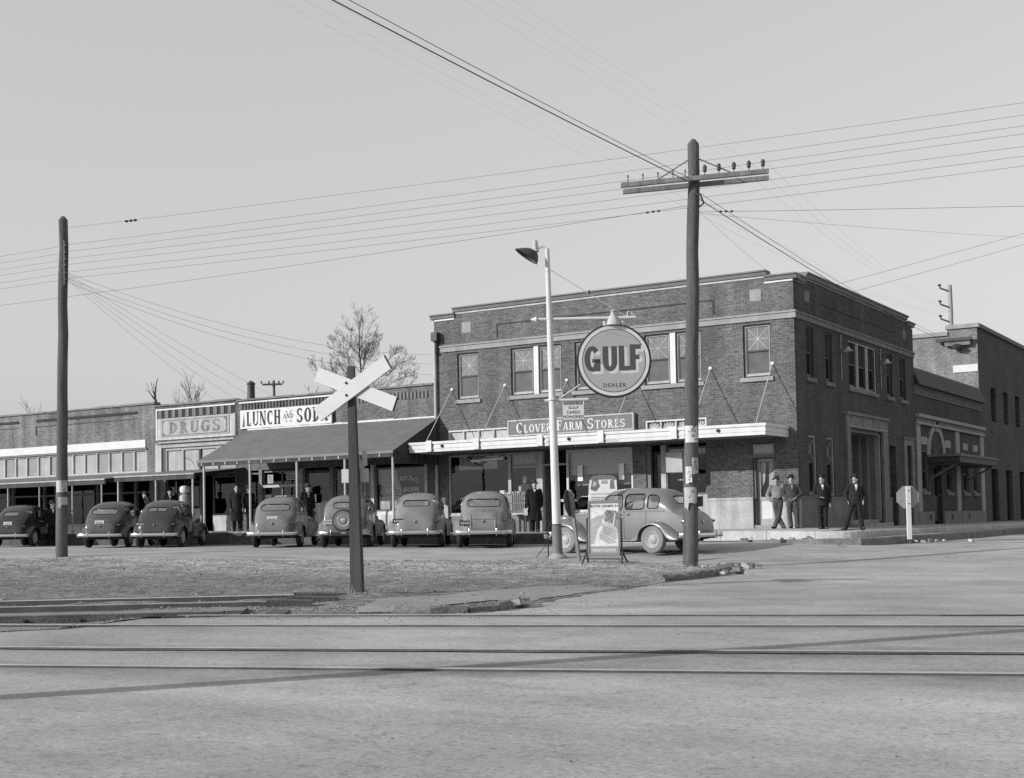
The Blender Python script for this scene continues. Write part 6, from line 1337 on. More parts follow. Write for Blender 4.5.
def build_car(name, label, loc, rz, paint, rear, style, group='sedans parked nose to the kerb', plate=None, chrome_strips=False, spare=False, four=True, tyre='tyre', hub='rim_light', rw=(.34, 1.27, 1.47), split_rw=False, bumper='chrome', split=False):
    t = thing(name, label, 'car', loc, rz=rz, group=group); sh = Shell(rear); st = split
    sides = [('f', rrect(.98, 1.56, 1.15, 1.53, .13)), ('m', rrect(.30, .90, 1.15, 1.54, .1)), ('q', rrect(-.14, .20, 1.16, 1.51, .06, r2=.2))] if four else [('f', rrect(.72, 1.56, 1.15, 1.54, .12)), ('q', rrect(-.14, .60, 1.15, 1.52, .08, r2=.22))]
    rwp = rrect(-rw[0], rw[0], rw[1], rw[2], .09); rwp = [(x, z) for x, z in rrect(-rw[0], rw[0], rw[1], rw[2], (rw[2] - rw[1]) * .45, r2=(rw[2] - rw[1]) * .45)]
    wsp = dense(rrect(-.55, .55, 1.24, 1.58, .08)); rwp = dense(rwp); sides = [(a, dense(P)) for a, P in sides]
    k = MB(); ys = []; y = sh.y0
    while y < sh.y1: ys.append(y); y += .022 if (y < -.5 or -.55 < y < 2.1) else .04
    ys.append(sh.y1); rings = [sh.ring(y) for y in ys]; nb = len(rings[0]); vs = [p for r_ in rings for p in r_]; fs = []
    for i in range(len(ys) - 1):
        for j in range(nb - 1):
            q = (i * nb + j, i * nb + j + 1, (i + 1) * nb + j + 1, (i + 1) * nb + j); cx = sum(vs[a][0] for a in q) / 4; cy = sum(vs[a][1] for a in q) / 4; cz = sum(vs[a][2] for a in q) / 4
            if cz > 1.13 and abs(cx) > .3 and cy > -.2 and any(in_poly(cy, cz, P) for _, P in sides) and abs(abs(cx) - sh.side_x(cy, cz)) < .03 and not (cy < .15 and cz > sh.at(cy)[0] - .12): continue
            if cy < .3 and in_poly(cx, cz, rwp): continue
            if cy > 1.55 and cy < 2.1 and in_poly(cx, cz, wsp): continue
            fs.append(q)
    k.add(vs, fs, paint, True); k.add(rings[0], [tuple(range(nb))], paint); k.add(rings[-1], [tuple(range(nb))], paint)
    body = k.build('body', t, local=True, sharp=50, recalc=True)
    # floor and dark wheel space
    k = MB(); k.bb(-.60, .60, -.62, 3.1, .30, .42, 'ink'); k.bb(-.5, .5, -.8, -.6, .38, .5, 'ink'); k.tube([(-.7, 0, .36), (.7, 0, .36)], .05, 8, 'ink'); k.tube([(-.66, 2.85, .36), (.66, 2.85, .36)], .04, 8, 'ink'); k.build('chassis', t, local=True)
    # windows
    for nm, P in sides:
        for s in (-1, 1):
            q = MB(); n = len(P); c = (sum(p[0] for p in P) / n, sum(p[1] for p in P) / n); pt = lambda u, z, o: (s * (sh.side_x(u, z) + o), u, z)
            q.add([pt(u, z, -.012) for u, z in P] + [pt(*c, -.012)], [(i, (i + 1) % n, n) for i in range(n)], 'carglass'); w = q.build('side_window', t, local=True, recalc=False)
            q = MB(); L_ = [pt(u, z, .004) for u, z in P]; q.tube(L_ + L_[:2], .013, 5, paint if not st else 'ink', cap=False); q.build('window_trim', w, local=True, recalc=False)
    q = MB(); n = len(rwp); q.add([(x, sh.rear_y(x, z) + .012, z) for x, z in rwp] + [(0, sh.rear_y(0, (rw[1] + rw[2]) / 2) + .012, (rw[1] + rw[2]) / 2)], [(i, (i + 1) % n, n) for i in range(n)], 'carglass_rear'); w = q.build('rear_window', t, local=True, recalc=False)
    q = MB(); L_ = [(x, sh.rear_y(x, z) - .004, z) for x, z in rwp]; q.tube(L_ + L_[:2], .012, 5, 'ink', cap=False)
    if split_rw: q.tube([(0, sh.rear_y(0, z) - .004, z) for z in (rw[1], (rw[1] + rw[2]) / 2, rw[2])], .022, 6, paint)
    q.build('window_trim', w, local=True, recalc=False)
    q = MB(); n = len(wsp); q.add([(x, sh.front_y(x, z) - .012, z) for x, z in wsp] + [(0, sh.front_y(0, 1.41) - .012, 1.41)], [(i, (i + 1) % n, n) for i in range(n)], 'carglass'); q.tube([(0, sh.front_y(0, z), z) for z in (1.24, 1.41, 1.58)], .016, 5, paint); q.build('windshield', t, local=True, recalc=False)
    # inside: seats and wheel
    q = MB()
    for y, zt in ((.55, 1.16), (-.22, 1.14)):
        for sx in (-1, 1): q.ell((sx * .3, y, .86), (.33, .11, zt - .86), 12, 8, 'cloth_dark')
        q.bb(-.6, .6, y, y + .5, .55, .72, 'cloth_dark')
    q.tube([(-.33 + .18 * math.cos(a * .5236), 1.45 - .05 * math.sin(a * .5236), 1.1 + .17 * math.sin(a * .5236)) for a in range(13)], .013, 5, 'ink'); q.build('seats', t, local=True)
    # fenders and running boards
    def fender(nm, crown, opening, xin, xout, mirror):
        n = 28
        def samp(P, f):
            L_ = [0]
            for a, b in zip(P, P[1:]): L_.append(L_[-1] + math.hypot(b[0] - a[0], b[1] - a[1]))
            d = f * L_[-1]
            for i in range(len(P) - 1):
                if d <= L_[i + 1] + 1e-9: g = (d - L_[i]) / (L_[i + 1] - L_[i] + 1e-9); break
            p0, p1, p2, p3 = P[max(i - 1, 0)], P[i], P[i + 1], P[min(i + 2, len(P) - 1)]
            return [.5 * (2 * p1[k] + (-p0[k] + p2[k]) * g + (2 * p0[k] - 5 * p1[k] + 4 * p2[k] - p3[k]) * g * g + (-p0[k] + 3 * p1[k] - 3 * p2[k] + p3[k]) * g**3) for k in (0, 1)]
        q = MB(); rows = []
        for i in range(n + 1):
            f = i / n; C_ = samp(crown, f); O_ = samp(opening, f); row = []; xi = xin(C_[0]); 
            for j in range(11):
                v = j / 10; a = v * PI / 2; e = 2 / 2.4; sx = math.sin(a) ** e; cz = math.cos(a) ** e
                row.append((mirror * (xi + (xout - xi) * sx), O_[0] + (C_[0] - O_[0]) * cz, O_[1] + (C_[1] - O_[1]) * cz))
            row.append((mirror * (xout - .03), O_[0], O_[1] + .004)); rows.append(row)
        q.grid(rows, paint, True); return q.build(nm, t, local=True, sharp=60, recalc=True)
    rc = [(.70, .37), (.56, .50), (.40, .68), (.2, .81), (0, .855), (-.25, .82), (-.48, .70), (-.68, .55), (-.82, .42)]; ro = [(.66, .33), (.52, .34), (.42, .36), (.385, .52), (.27, .66), (0, .75), (-.27, .68), (-.40, .52), (-.52, .385), (-.80, .36)]
    fc = [(2.02, .37), (2.16, .46), (2.32, .62), (2.52, .80), (2.78, .90), (3.02, .90), (3.24, .80), (3.4, .64), (3.46, .48)]; fo = [(2.04, .33), (2.3, .34), (2.43, .38), (2.48, .55), (2.6, .68), (2.85, .75), (3.08, .69), (3.22, .56), (3.3, .45), (3.42, .42)]
    for s in (-1, 1):
        fender('rear_fender', rc, ro, lambda y: interp(y, [(-.9, .42), (-.5, .55), (0, .62)]), .885, s); fender('front_fender', fc, fo, lambda y: interp(y, [(2.0, .56), (2.8, .42), (3.4, .2)]), .865, s)
        q = MB(); q.bb(s * .62, s * .86, .56, 2.14, .33, .375, paint); q.bb(s * .64, s * .84, .6, 2.1, .375, .382, 'ink'); q.build('running_board', t, local=True)
    # wheels
    for x, y in ((-.74, 0), (.74, 0), (-.74, 2.85), (.74, 2.85)):
        s = 1 if x > 0 else -1; rot = Matrix.Rotation(0 if s > 0 else PI, 3, 'Z')
        q = MB(); q.lathe(WHEEL_PROF, (x, y, .365), 'x', 32, tyre); w = q.build('wheel', t, local=True)
        q = MB(); q.lathe([(.0, .02), (.15, .02), (.2, .06), (.225, .078), (.215, .088), (.19, .07), (.15, .045), (.0, .04)], (x, y, .365), 'x', 28, hub, rot=rot)
        for i in range(12): a = i * PI / 6; q.box((x + s * .052, y + .172 * math.cos(a), .365 + .172 * math.sin(a)), (.012, .03, .03), 'ink', rot=Euler((a, 0, 0)))
        q.build('rim', w, local=True); q = MB(); q.lathe([(.125, .03), (.12, .06), (.09, .085), (0, .095)], (x, y, .365), 'x', 20, hub if st != 'x' else 'chrome', rot=rot); q.build('hubcap', w, local=True)
    # bumpers
    for y, nm, s in ((sh.y0 - .1, 'rear_bumper', -1), (3.66, 'front_bumper', 1)):
        q = MB(); pts = [(-.86, y - s * .26, .46), (-.84, y - s * .12, .46), (-.74, y - s * .03, .46), (-.4, y + s * .01, .46), (0, y + s * .02, .46), (.4, y + s * .01, .46), (.74, y - s * .03, .46), (.84, y - s * .12, .46), (.86, y - s * .26, .46)]
        rows = []
        for p in pts: rows.append([(p[0], p[1] + dy * s, p[2] + dz) for dy, dz in ((-.012, -.055), (.012, -.05), (.022, -.02), (.022, .02), (.012, .05), (-.012, .055))])
        q.grid(rows, bumper, True, close=True)
        for x in (-.4, .4): q.ell((x, y + s * .03, .47), (.022, .03, .12), 8, 8, bumper); q.bb(x - .02, x + .02, min(y, y - s * .35), max(y, y - s * .35), .43, .48, 'ink')
        q.build(nm, t, local=True)
    # rear lamps, plate, handles
    for s in (-1, 1):
        q = MB(); yy = sh.y0 + .16; q.lathe([(0, .06), (.03, .05), (.045, 0), (.035, -.06), (0, -.1)], (s * .66, yy - .0, .82 if style != 'u' else .80), 'y', 12, 'chrome', rot=Matrix.Rotation(PI, 3, 'Z')); q.lathe([(.036, 0), (.025, .01), (0, .012)], (s * .66, yy - .055, .82 if style != 'u' else .80), 'y', 10, 'gulf_letter', rot=Matrix.Rotation(PI, 3, 'Z')); q.tube([(s * .66, yy + .03, .80), (s * .58, yy + .12, .76)], .018, 6, paint); q.build('tail_lamp', t, local=True)
        q = MB(); q.lathe([(0, .17), (.06, .15), (.1, .06), (.105, 0), (.08, -.12), (.03, -.24), (0, -.27)], (s * .53, 3.05, .93), 'y', 18, paint); q.lathe([(.095, .06), (.06, .1), (0, .12)], (s * .53, 3.06, .93), 'y', 16, 'porcelain'); q.build('headlamp', t, local=True)
    q = MB()
    for i in range(9): q.bb(-.16 + i * .04 - .008, -.16 + i * .04 + .008, 3.3, 3.405 - abs(i - 4) * .012, .55, .95 - abs(i - 4) * .02, 'chrome')
    q.build('grille', t, local=True)
    px, pz, pm = plate if plate else (0, .94, 'paper'); py = sh.rear_y(px, min(pz + .05, sh.at(-.3)[0] - .05)) if pz > .7 else sh.y0
    q = MB(); q.box((px, py - .04, pz), (.34, .012, .15), pm, rot=Euler((R(-8), 0, 0)))
    for i in range(5): q.box((px - .11 + i * .055, py - .0465, pz), (.03, .004, .07), 'ink_faded' if pm != 'ink' else 'paper_grey', rot=Euler((R(-8), 0, 0)))
    q.build('licence_plate', t, local=True)
    q = MB(); hy = sh.rear_y(0, .80); q.ell((0, hy - .02, .80), (.02, .03, .055), 8, 6, 'chrome')
    for x in (-.27, .27): q.ell((x, sh.rear_y(x, .98) - .01, .98), (.05, .018, .014), 8, 5, 'chrome') if style == 't' else 0
    q.build('trunk_handle', t, local=True)
    if style == 't':
        q = MB(); P = [(-.44, .62), (-.46, .85), (-.40, 1.02), (0, 1.075), (.40, 1.02), (.46, .85), (.44, .62)]; q.tube([(x, sh.rear_y(x, z) - .001, z) for x, z in P], .008, 5, 'ink', cap=False)
        if chrome_strips:
            for x in (-.36, .36): q.tube([(x, sh.rear_y(x, z) - .012, z) for z in (.58, .75, .9, 1.0)], .016, 6, 'chrome')
            q.tube([(x, sh.rear_y(x, 1.055) - .008, 1.055) for x in (-.38, -.2, 0, .2, .38)], .01, 5, 'chrome'); q.tube([(x, sh.rear_y(x, .84) - .002, .84) for x in (-.34, 0, .34)], .007, 5, 'ink')
        q.build('trunk_lid', t, local=True)
    if spare:
        q = MB(); q.lathe([(r, h * .8) for r, h in WHEEL_PROF], (.0, sh.y0 - .07, .86), 'y', 28, 'tyre'); w = q.build('spare_wheel', t, local=True); q = MB(); q.lathe([(.21, .07), (.19, .085), (.1, .06), (.09, .10), (0, .12)], (0, sh.y0 - .07, .86), 'y', 24, 'chrome', rot=Matrix.Rotation(PI, 3, 'Z')); q.lathe([(.3, .075), (.27, .084), (.2, .07)], (0, sh.y0 - .07, .86), 'y', 24, 'stone_dim', rot=Matrix.Rotation(PI, 3, 'Z')); q.build('rim', w, local=True)
    # door seams, belt line, handles
    for s in (-1, 1):
        q = MB()
        for y in ((.93, .24, 1.63) if four else (.66, 1.63)): q.tube([(s * (sh.side_x(y, z) + .001), y, z) for z in (.40, .6, .8, 1.0, 1.12)], .006, 4, 'ink', cap=False)
        q.build('door_seam', t, local=True); q = MB(); q.tube([(s * (sh.side_x(y, 1.085) + .002), y, 1.085) for y in (-.3, 0, .4, .8, 1.2, 1.6, 1.9)], .011, 5, paint, cap=False); q.build('belt_moulding', t, local=True)
        for y in ((1.05, .80) if four else (.78,)): q = MB(); q.tube([(s * (sh.side_x(y, 1.02) + .01), y - .05, 1.02), (s * (sh.side_x(y, 1.02) + .045), y - .04, 1.02), (s * (sh.side_x(y, 1.02) + .045), y + .06, 1.015)], .011, 6, 'chrome'); q.build('door_handle', t, local=True)
    return t
P1 = carpaint('paint_black', .028); P2 = carpaint('paint_dark', .034); P3_ = carpaint('paint_grey', .145, rough=.45); P4 = carpaint('paint_midgrey', .18, rough=.42); P5 = carpaint('paint_dusty_dark', .058, rough=.5); P6 = carpaint('paint_light', .155, rough=.36, dust=.12)
hd = R(30)
def park(x, y): return (x, y, gz(x, y))
CARS = [
 ('black sedan at the far left behind the bare pole, half cut by the picture edge', (-31.2, -5.2), P1, SLANT, 's', dict(rw=(.3, 1.26, 1.42))),
 ('dark sedan with a pale licence plate parked just right of the left pole', (-24.1, -6.6), P5, TRUNK, 't', dict(plate=(-.02, .92, 'paper'), rw=(.47, 1.23, 1.43), tyre='tyre')),
 ('black slant backed sedan with small split rear window beside the white globe pump', (-21.4, -6.6), P2, SLANT, 's', dict(rw=(.34, 1.29, 1.43), split_rw=True, plate=(-.5, .84, 'ink'))),
 ('grey dusty trunk sedan with bright licence plate below the LUNCH sign', (-15.75, -6.7), P3_, TRUNK, 't', dict(plate=(0, .95, 'paper'), rw=(.47, 1.22, 1.44))),
 ('older grey sedan with spare wheel on its upright back behind the crossing sign post', (-12.8, -6.7), P3_, UPR, 'u', dict(spare=True, plate=(-.5, .82, 'paper_grey'), rw=(.36, 1.26, 1.45), bumper='steel')),
 ('grey slant backed sedan with wide oval rear window before the beauty shop', (-9.95, -6.75), P4, SLANT, 's', dict(rw=(.4, 1.27, 1.46), plate=(-.52, .82, 'ink'))),
 ('grey sedan with two upright chrome strips on its trunk lid by the shop window', (-7.4, -6.85), P4, TRUNK, 't', dict(chrome_strips=True, rw=(.49, 1.22, 1.45), plate=(-.52, .74, 'ink'))),
]
for lab, (x, y), paint, rear, sty, kw in CARS: build_car('parked_car', lab, park(x, y), hd, paint, rear, sty, four=(sty != 'u'), **kw)
build_car('parked_car', 'light grey sedan parked side on behind the poster stand and tall pole', (-.25, -9.1, gz(-.25, -9.1)), R(80.2), P6, TRUNK, 't', group='sedan parked side on', tyre='tyre_dusty', plate=(-.5, .74, 'ink'), split='p')
# ------------------------------------------------------------------ people: voxel-joined bodies with separate clothes (facing -Y in their own frame)
def remesh(mb, name, parent, m, vox, smooth=6):
    me = bpy.data.meshes.new(name); me.from_pydata([tuple(p) for p in mb.v], [], mb.f); bm = bmesh.new(); bm.from_mesh(me); bmesh.ops.recalc_face_normals(bm, faces=bm.faces); bm.to_mesh(me); bm.free()
    o = bpy.data.objects.new('tmp', me); col.objects.link(o)
    a = o.modifiers.new('r', 'REMESH'); a.mode = 'VOXEL'; a.voxel_size = vox; a.use_smooth_shade = True
    b = o.modifiers.new('s', 'SMOOTH'); b.iterations = smooth; b.factor = .5
    bpy.context.view_layer.update(); me2 = bpy.data.meshes.new_from_object(o.evaluated_get(bpy.context.evaluated_depsgraph_get())); bpy.data.objects.remove(o); bpy.data.meshes.remove(me)
    me2.name = name; me2.materials.clear(); me2.materials.append(M[m])
    for p in me2.polygons: p.use_smooth = True
    r_ = bpy.data.objects.new(name, me2); col.objects.link(r_); r_.parent = parent; WORLD[r_.name] = Vector((0, 0, 0)); return r_
def limb(mb, pts, rs, n=10):
    """tapered limb with round ends"""
    pts = [Vector(p) for p in pts]; P = []; Q = []
    for i in range(len(pts) - 1):
        a, b = pts[i], pts[i + 1]; k = 5
        for j in range(k): P.append(a.lerp(b, j / k)); Q.append(lerp(rs[i], rs[i + 1], j / k))
    P.append(pts[-1]); Q.append(rs[-1]); mb.tube(P, Q, n, 'skin')
    for p, r_ in zip(pts, rs): mb.ell(p, (r_, r_, r_), n, 8, 'skin')
def person(label, loc, rz, pose=None, coat='jacket', cm='cloth_dark', tm='cloth_dark', shirt='cloth_white', hat='fedora', hm='cloth_dark', scale=1.0, tilt=(0, 0), tie=False, group=None, cat='person', hidden=()):
    t = thing('person', label, cat, loc, rz=rz, group=group); t.scale = (scale,) * 3
    J = dict(hip=(0, 0, .93), chest=(0, 0, 1.30), neck=(0, .01, 1.47), head=(0, -.02, 1.62), turn=0, hipL=(.09, 0, .9), kneeL=(.1, -.03, .50), ankL=(.11, .02, .09), toeL=(.13, -.16, .04), hipR=(-.09, 0, .9), kneeR=(-.1, -.03, .50), ankR=(-.11, .02, .09), toeR=(-.13, -.16, .04),
             shL=(.19, .01, 1.42), elL=(.25, .05, 1.15), wrL=(.23, -.06, .90), haL=(.22, -.09, .81), shR=(-.19, .01, 1.42), elR=(-.25, .05, 1.15), wrR=(-.23, -.06, .90), haR=(-.22, -.09, .81))
    J.update(pose or {}); V = {k: Vector(v) if isinstance(v, tuple) else v for k, v in J.items()}
    hr = Matrix.Rotation(V['turn'], 3, 'Z'); H = V['head']
    b = MB(); b.mi('skin')
    limb(b, [V['hip'], V['chest']], [.085, .10]); limb(b, [V['chest'], V['neck']], [.10, .058]); limb(b, [V['neck'], H - hr @ Vector((0, -.0, .02))], [.056, .055])
    b.ell(H + Vector((0, 0, .03)), (.077, .096, .112), 16, 12, 'skin', rot=hr); b.ell(H + hr @ Vector((0, -.035, -.065)), (.056, .058, .055), 12, 8, 'skin', rot=hr)
    b.ell(H + hr @ Vector((0, -.1, -.005)), (.015, .024, .026), 8, 6, 'skin', rot=hr); b.ell(H + hr @ Vector((0, -.083, .035)), (.05, .02, .014), 8, 6, 'skin', rot=hr); b.ell(H + hr @ Vector((0, -.085, -.055)), (.026, .016, .011), 8, 6, 'skin', rot=hr); b.ell(H + hr @ Vector((0, -.08, -.098)), (.024, .02, .018), 8, 6, 'skin', rot=hr)
    for s in (-1, 1): b.ell(H + hr @ Vector((s * .08, .01, .0)), (.014, .025, .034), 8, 6, 'skin', rot=hr)
    for s in 'LR':
        limb(b, [V['hip' + s], V['knee' + s], V['ank' + s]], [.075, .05, .036]); limb(b, [V['ank' + s], V['toe' + s]], [.036, .03])
        limb(b, [V['sh' + s], V['el' + s], V['wr' + s]], [.048, .038, .027])
        w, h = V['wr' + s], V['ha' + s]; d = (h - w).normalized(); sg = 1 if s == 'L' else -1
        sd = Vector((0, -1, 0)) if abs(d.y) < .8 else Vector((sg, 0, 0)); sd = (sd - d * sd.dot(d)).normalized(); nr = d.cross(sd)
        pal = w + d * .05
        rotp = Matrix((sd, nr, d)).transposed(); b.ell(pal, (.040, .018, .055), 10, 8, 'skin', rot=rotp)
        for i, (o_, ln) in enumerate(((.028, .072), (.010, .080), (-.009, .075), (-.027, .060))):
            c0 = pal + sd * o_ + d * .045; c1 = c0 + d * ln * .5 - nr * sg * .008; c2 = c1 + d * ln * .42 - nr * sg * .024; limb(b, [c0, c1, c2], [.0095, .0088, .0078], 7)
        c0 = w + d * .025 + sd * .03; limb(b, [c0, c0 + sd * .026 + d * .03, c0 + sd * .03 + d * .062 - nr * sg * .012], [.012, .0105, .009], 7)
    body = remesh(b, 'body', t, 'skin', .0085, 3)
    e = MB()
    for s in (-1, 1): e.ell(H + hr @ Vector((s * .03, -.083, .016)), (.012, .008, .007), 8, 6, 'ink', rot=hr)
    e.build('eyes', t, local=True)
    # hair and hat
    e = MB(); e.ell(H + hr @ Vector((0, .018, .055)), (.085, .095, .1), 16, 10, 'hair', rot=hr); e.ell(H + hr @ Vector((0, .05, -.01)), (.076, .06, .07), 12, 8, 'hair', rot=hr); e.build('hair', t, local=True)
    if hat:
        e = MB(); tl = hr @ Euler((R(-7), R(4), 0)).to_matrix(); hc = H + hr @ Vector((0, .005, .075))
        if hat == 'fedora':
            rows = []
            for r_, z in ((.155, -.0), (.152, .008), (.105, .014), (.098, .02), (.096, .07), (.088, .115), (.06, .128), (.0, .118)):
                rows.append([tuple(hc + tl @ Vector((r_ * .88 * math.cos(a), r_ * 1.08 * math.sin(a), z - (.02 * math.cos(a * 2) if r_ > .14 else 0) - (.028 * math.exp(-(math.cos(a) * 3) ** 2) if z > .11 and r_ > .01 else 0)))) for a in [2 * PI * i / 24 for i in range(24)]])
            e.grid(rows, hm, True, close=True); e.lathe([(.1, .016), (.1, .04)], hc, 'z', 24, 'ink', rot=tl, sx=.9, sy=1.09)
        else:
            e.ell(hc + Vector((0, 0, .045)), (.105, .125, .06), 16, 8, hm, rot=tl); e.ell(hc + tl @ Vector((0, -.115, .01)), (.07, .06, .012), 12, 6, hm, rot=tl)
        e.build('hat', t, local=True)
    # trousers
    b = MB(); b.mi('skin'); hp = V['hip']; b.ell(hp + Vector((0, .0, .0)), (.165, .115, .12), 14, 10, 'skin'); b.ell(hp + Vector((0, 0, .08)), (.155, .108, .06), 14, 8, 'skin')
    for s in 'LR': limb(b, [V['hip' + s], V['knee' + s], V['ank' + s] + Vector((0, -.01, -.02))], [.102, .082, .078], 12)
    remesh(b, 'trousers', t, tm, .013, 4)
    for s in 'LR':
        e = MB(); a, c = V['ank' + s], V['toe' + s]; d = (c - a); d.z = 0; d.normalize(); rot = Matrix((Vector((-d.y, d.x, 0)), d, Vector((0, 0, 1)))).transposed(); zg = min(a.z - .09, c.z - .04)
        e.ell((a + c) / 2 + Vector((0, 0, -.02)) + d * .0, (.046, .14, .045), 12, 8, 'leather', rot=rot); e.ell(a + Vector((0, 0, -.03)), (.042, .06, .055), 10, 8, 'leather', rot=rot); e.build('shoe', t, local=True)
    # shirt and jacket
    ch, nk = V['chest'], V['neck']
    def torso(b, w, dpt, bot, hem_r=None):
        rows = []
        for f, kx, ky in ((0, .16 * w, .10 * dpt), (.25, .155 * w, .105 * dpt), (.5, .175 * w, .12 * dpt), (.75, .195 * w, .125 * dpt), (.9, .19 * w, .105 * dpt), (1.0, .10 * w, .07 * dpt)):
            c = hp.lerp(nk, f) ; rows.append([tuple(c + Vector((kx * math.cos(a), ky * math.sin(a), 0))) for a in [2 * PI * i / 20 for i in range(20)]])
        b.grid(rows, 'skin', True, close=True); b.add(rows[0], [tuple(range(20))], 'skin'); b.add(rows[-1], [tuple(range(20))], 'skin')
        if bot < hp.z:
            rows = []; r0 = hem_r or .2
            for f in (0, .5, 1): z = lerp(hp.z + .12, bot, f); rx = lerp(.165, r0, f) * w; rows.append([(hp.x + rx * math.cos(a), hp.y + rx * .72 * math.sin(a), z) for a in [2 * PI * i / 20 for i in range(20)]])
            b.grid(rows, 'skin', True, close=True); b.add(rows[0], [tuple(range(20))], 'skin'); b.add(rows[-1], [tuple(range(20))], 'skin')
    b = MB(); b.mi('skin'); torso(b, 1.0, 1.0, 2)
    for s in 'LR': limb(b, [V['sh' + s] * .96 + ch * .04, V['el' + s]], [.06, .055])
    if coat == 'shirt':
        b = MB(); b.mi('skin'); torso(b, 1.04, 1.0, 2)
        for s in 'LR': limb(b, [V['sh' + s], V['el' + s], V['wr' + s]], [.082, .066, .05])
        limb(b, [nk + Vector((0, 0, -.03)), nk + Vector((0, 0, .02))], [.085, .066]); remesh(b, 'shirt', t, cm, .012, 4)
        e = MB(); e.lathe([(.172, 0), (.172, .04), (.165, .04)], hp + Vector((0, 0, .09)), 'z', 24, 'leather', sy=.72); e.bb(hp.x - .025, hp.x + .025, hp.y - .132, hp.y - .118, hp.z + .09, hp.z + .13, 'steel'); e.build('belt', t, local=True)
    else:
        b = MB(); b.mi('skin'); bot = {'jacket': .78, 'short': .92, 'long': .40}[coat]; torso(b, 1.10, 1.12, bot, {'jacket': .185, 'short': .17, 'long': .235}[coat])
        for s in 'LR': limb(b, [V['sh' + s], V['el' + s], V['wr' + s]], [.081, .066, .052])
        limb(b, [nk + Vector((0, .02, -.04)), nk + Vector((0, .03, .015))], [.1, .076]); remesh(b, {'jacket': 'jacket', 'short': 'jacket', 'long': 'overcoat'}[coat], t, cm, .0125, 4)
        # open front with shirt
        e = MB(); yb = lambda z: min(hp.lerp(nk, max(0, min(1, (z - hp.z) / (nk.z - hp.z)))).y, 9) - interp(z, [(.93, .135), (1.06, .128), (1.2, .142), (1.33, .147), (1.40, .136), (1.48, .082)])
        xs_ = lambda z: hp.lerp(nk, max(0, min(1, (z - hp.z) / (nk.z - hp.z)))).x
        zt = nk.z + .005; zl = {'jacket': 1.29, 'short': 1.25, 'long': 1.36}[coat] + (nk.z - 1.47)
        rows = []
        for i in range(9): z = lerp(zl, zt, i / 8); w_ = lerp(.006, .052, (i / 8) ** .8); rows.append([(xs_(z) + u * w_, yb(z) - .004 + .012 * abs(u), z) for u in (-1, -.5, 0, .5, 1)])
        e.grid(rows, shirt, True); e.build('shirt', t, local=True, recalc=False)
        if tie: e = MB(); e.grid([[(xs_(z) + u * w_, yb(z) - .012, z) for u in (-1, 1)] for z, w_ in ((zl + .02, .022), (zt - .06, .012), (zt - .02, .02))], 'ink'); e.build('tie', t, local=True, recalc=False)
        e = MB()
        for s in (-1, 1):
            rows = []
            for i in range(6): z = lerp(zl - .01, zt + .0, i / 5); w0 = lerp(.006, .053, (i / 5) ** .8); rows.append([(xs_(z) + s * w0, yb(z) - .012, z), (xs_(z) + s * (w0 + .05 * math.sin(PI * min(1, .15 + i / 5 * .85))), yb(z) - .002 + .02 * i / 5, z + .01)])
            e.grid(rows, cm, False)
        e.build('lapel', t, local=True, recalc=False)
    return t
zc = lambda x, y: corner_z(x, y) if x > .0 else z_walk(x) + .005
FC = R(32)   # rotation that turns a figure toward the street corner where the camera stands
pk = lambda s, **k: k
person('man in pale work shirt and hat leaning with crossed legs beside the corner door', (-.47, -.62, .665), R(20), dict(hip=(0, -.06, .90), chest=(-.02, .02, 1.26), neck=(-.03, .07, 1.43), head=(-.035, .04, 1.57), turn=R(-12), hipL=(.09, -.06, .88), kneeL=(.04, -.16, .47), ankL=(-.12, -.22, .09), toeL=(-.2, -.38, .04), hipR=(-.09, -.06, .88), kneeR=(-.03, -.12, .47), ankR=(.16, -.16, .09), toeR=(.22, -.33, .04), shL=(.17, .06, 1.39), elL=(.30, .06, 1.12), wrL=(.22, -.05, .93), haL=(.18, -.09, .86), shR=(-.21, .05, 1.39), elR=(-.34, .04, 1.12), wrR=(-.22, -.05, .93), haR=(-.15, -.1, .87)), coat='shirt', cm='cloth_shirt', tm='denim', hm='cloth_mid', scale=.94)
person('man in dark jacket, hat and paler trousers propped against the brick corner', (-.02, -.58, .665), R(24), dict(hip=(0, -.06, .91), chest=(0, .02, 1.27), neck=(0, .06, 1.44), head=(-.01, .03, 1.585), turn=R(-10), hipL=(.09, -.06, .89), kneeL=(.13, -.16, .50), ankL=(.13, -.1, .09), toeL=(.18, -.26, .04), hipR=(-.09, -.06, .89), kneeR=(-.10, -.14, .48), ankR=(-.07, -.15, .09), toeR=(-.1, -.33, .04), shL=(.19, .05, 1.4), elL=(.32, .03, 1.13), wrL=(.14, -.16, 1.0), haL=(.07, -.2, .98), shR=(-.19, .05, 1.4), elR=(-.28, .06, 1.12), wrR=(-.14, -.12, .98), haR=(-.08, -.16, .95)), coat='short', cm='cloth_mid', tm='denim', shirt='cloth_shirt', scale=.95)
person('man in dark suit holding something pale at his waist, third of the corner group', (1.10, -1.05, .60), R(30), dict(turn=R(-45), elR=(-.27, -.02, 1.14), wrR=(-.12, -.22, 1.06), haR=(-.06, -.27, 1.06), elL=(.26, .07, 1.14), wrL=(.24, .0, .9), haL=(.23, -.05, .82), kneeL=(.09, -.02, .5), ankL=(.08, .03, .09), ankR=(-.07, .02, .09), toeR=(-.1, -.16, .04)), cm='cloth_dark', tm='cloth_dark', scale=.945)
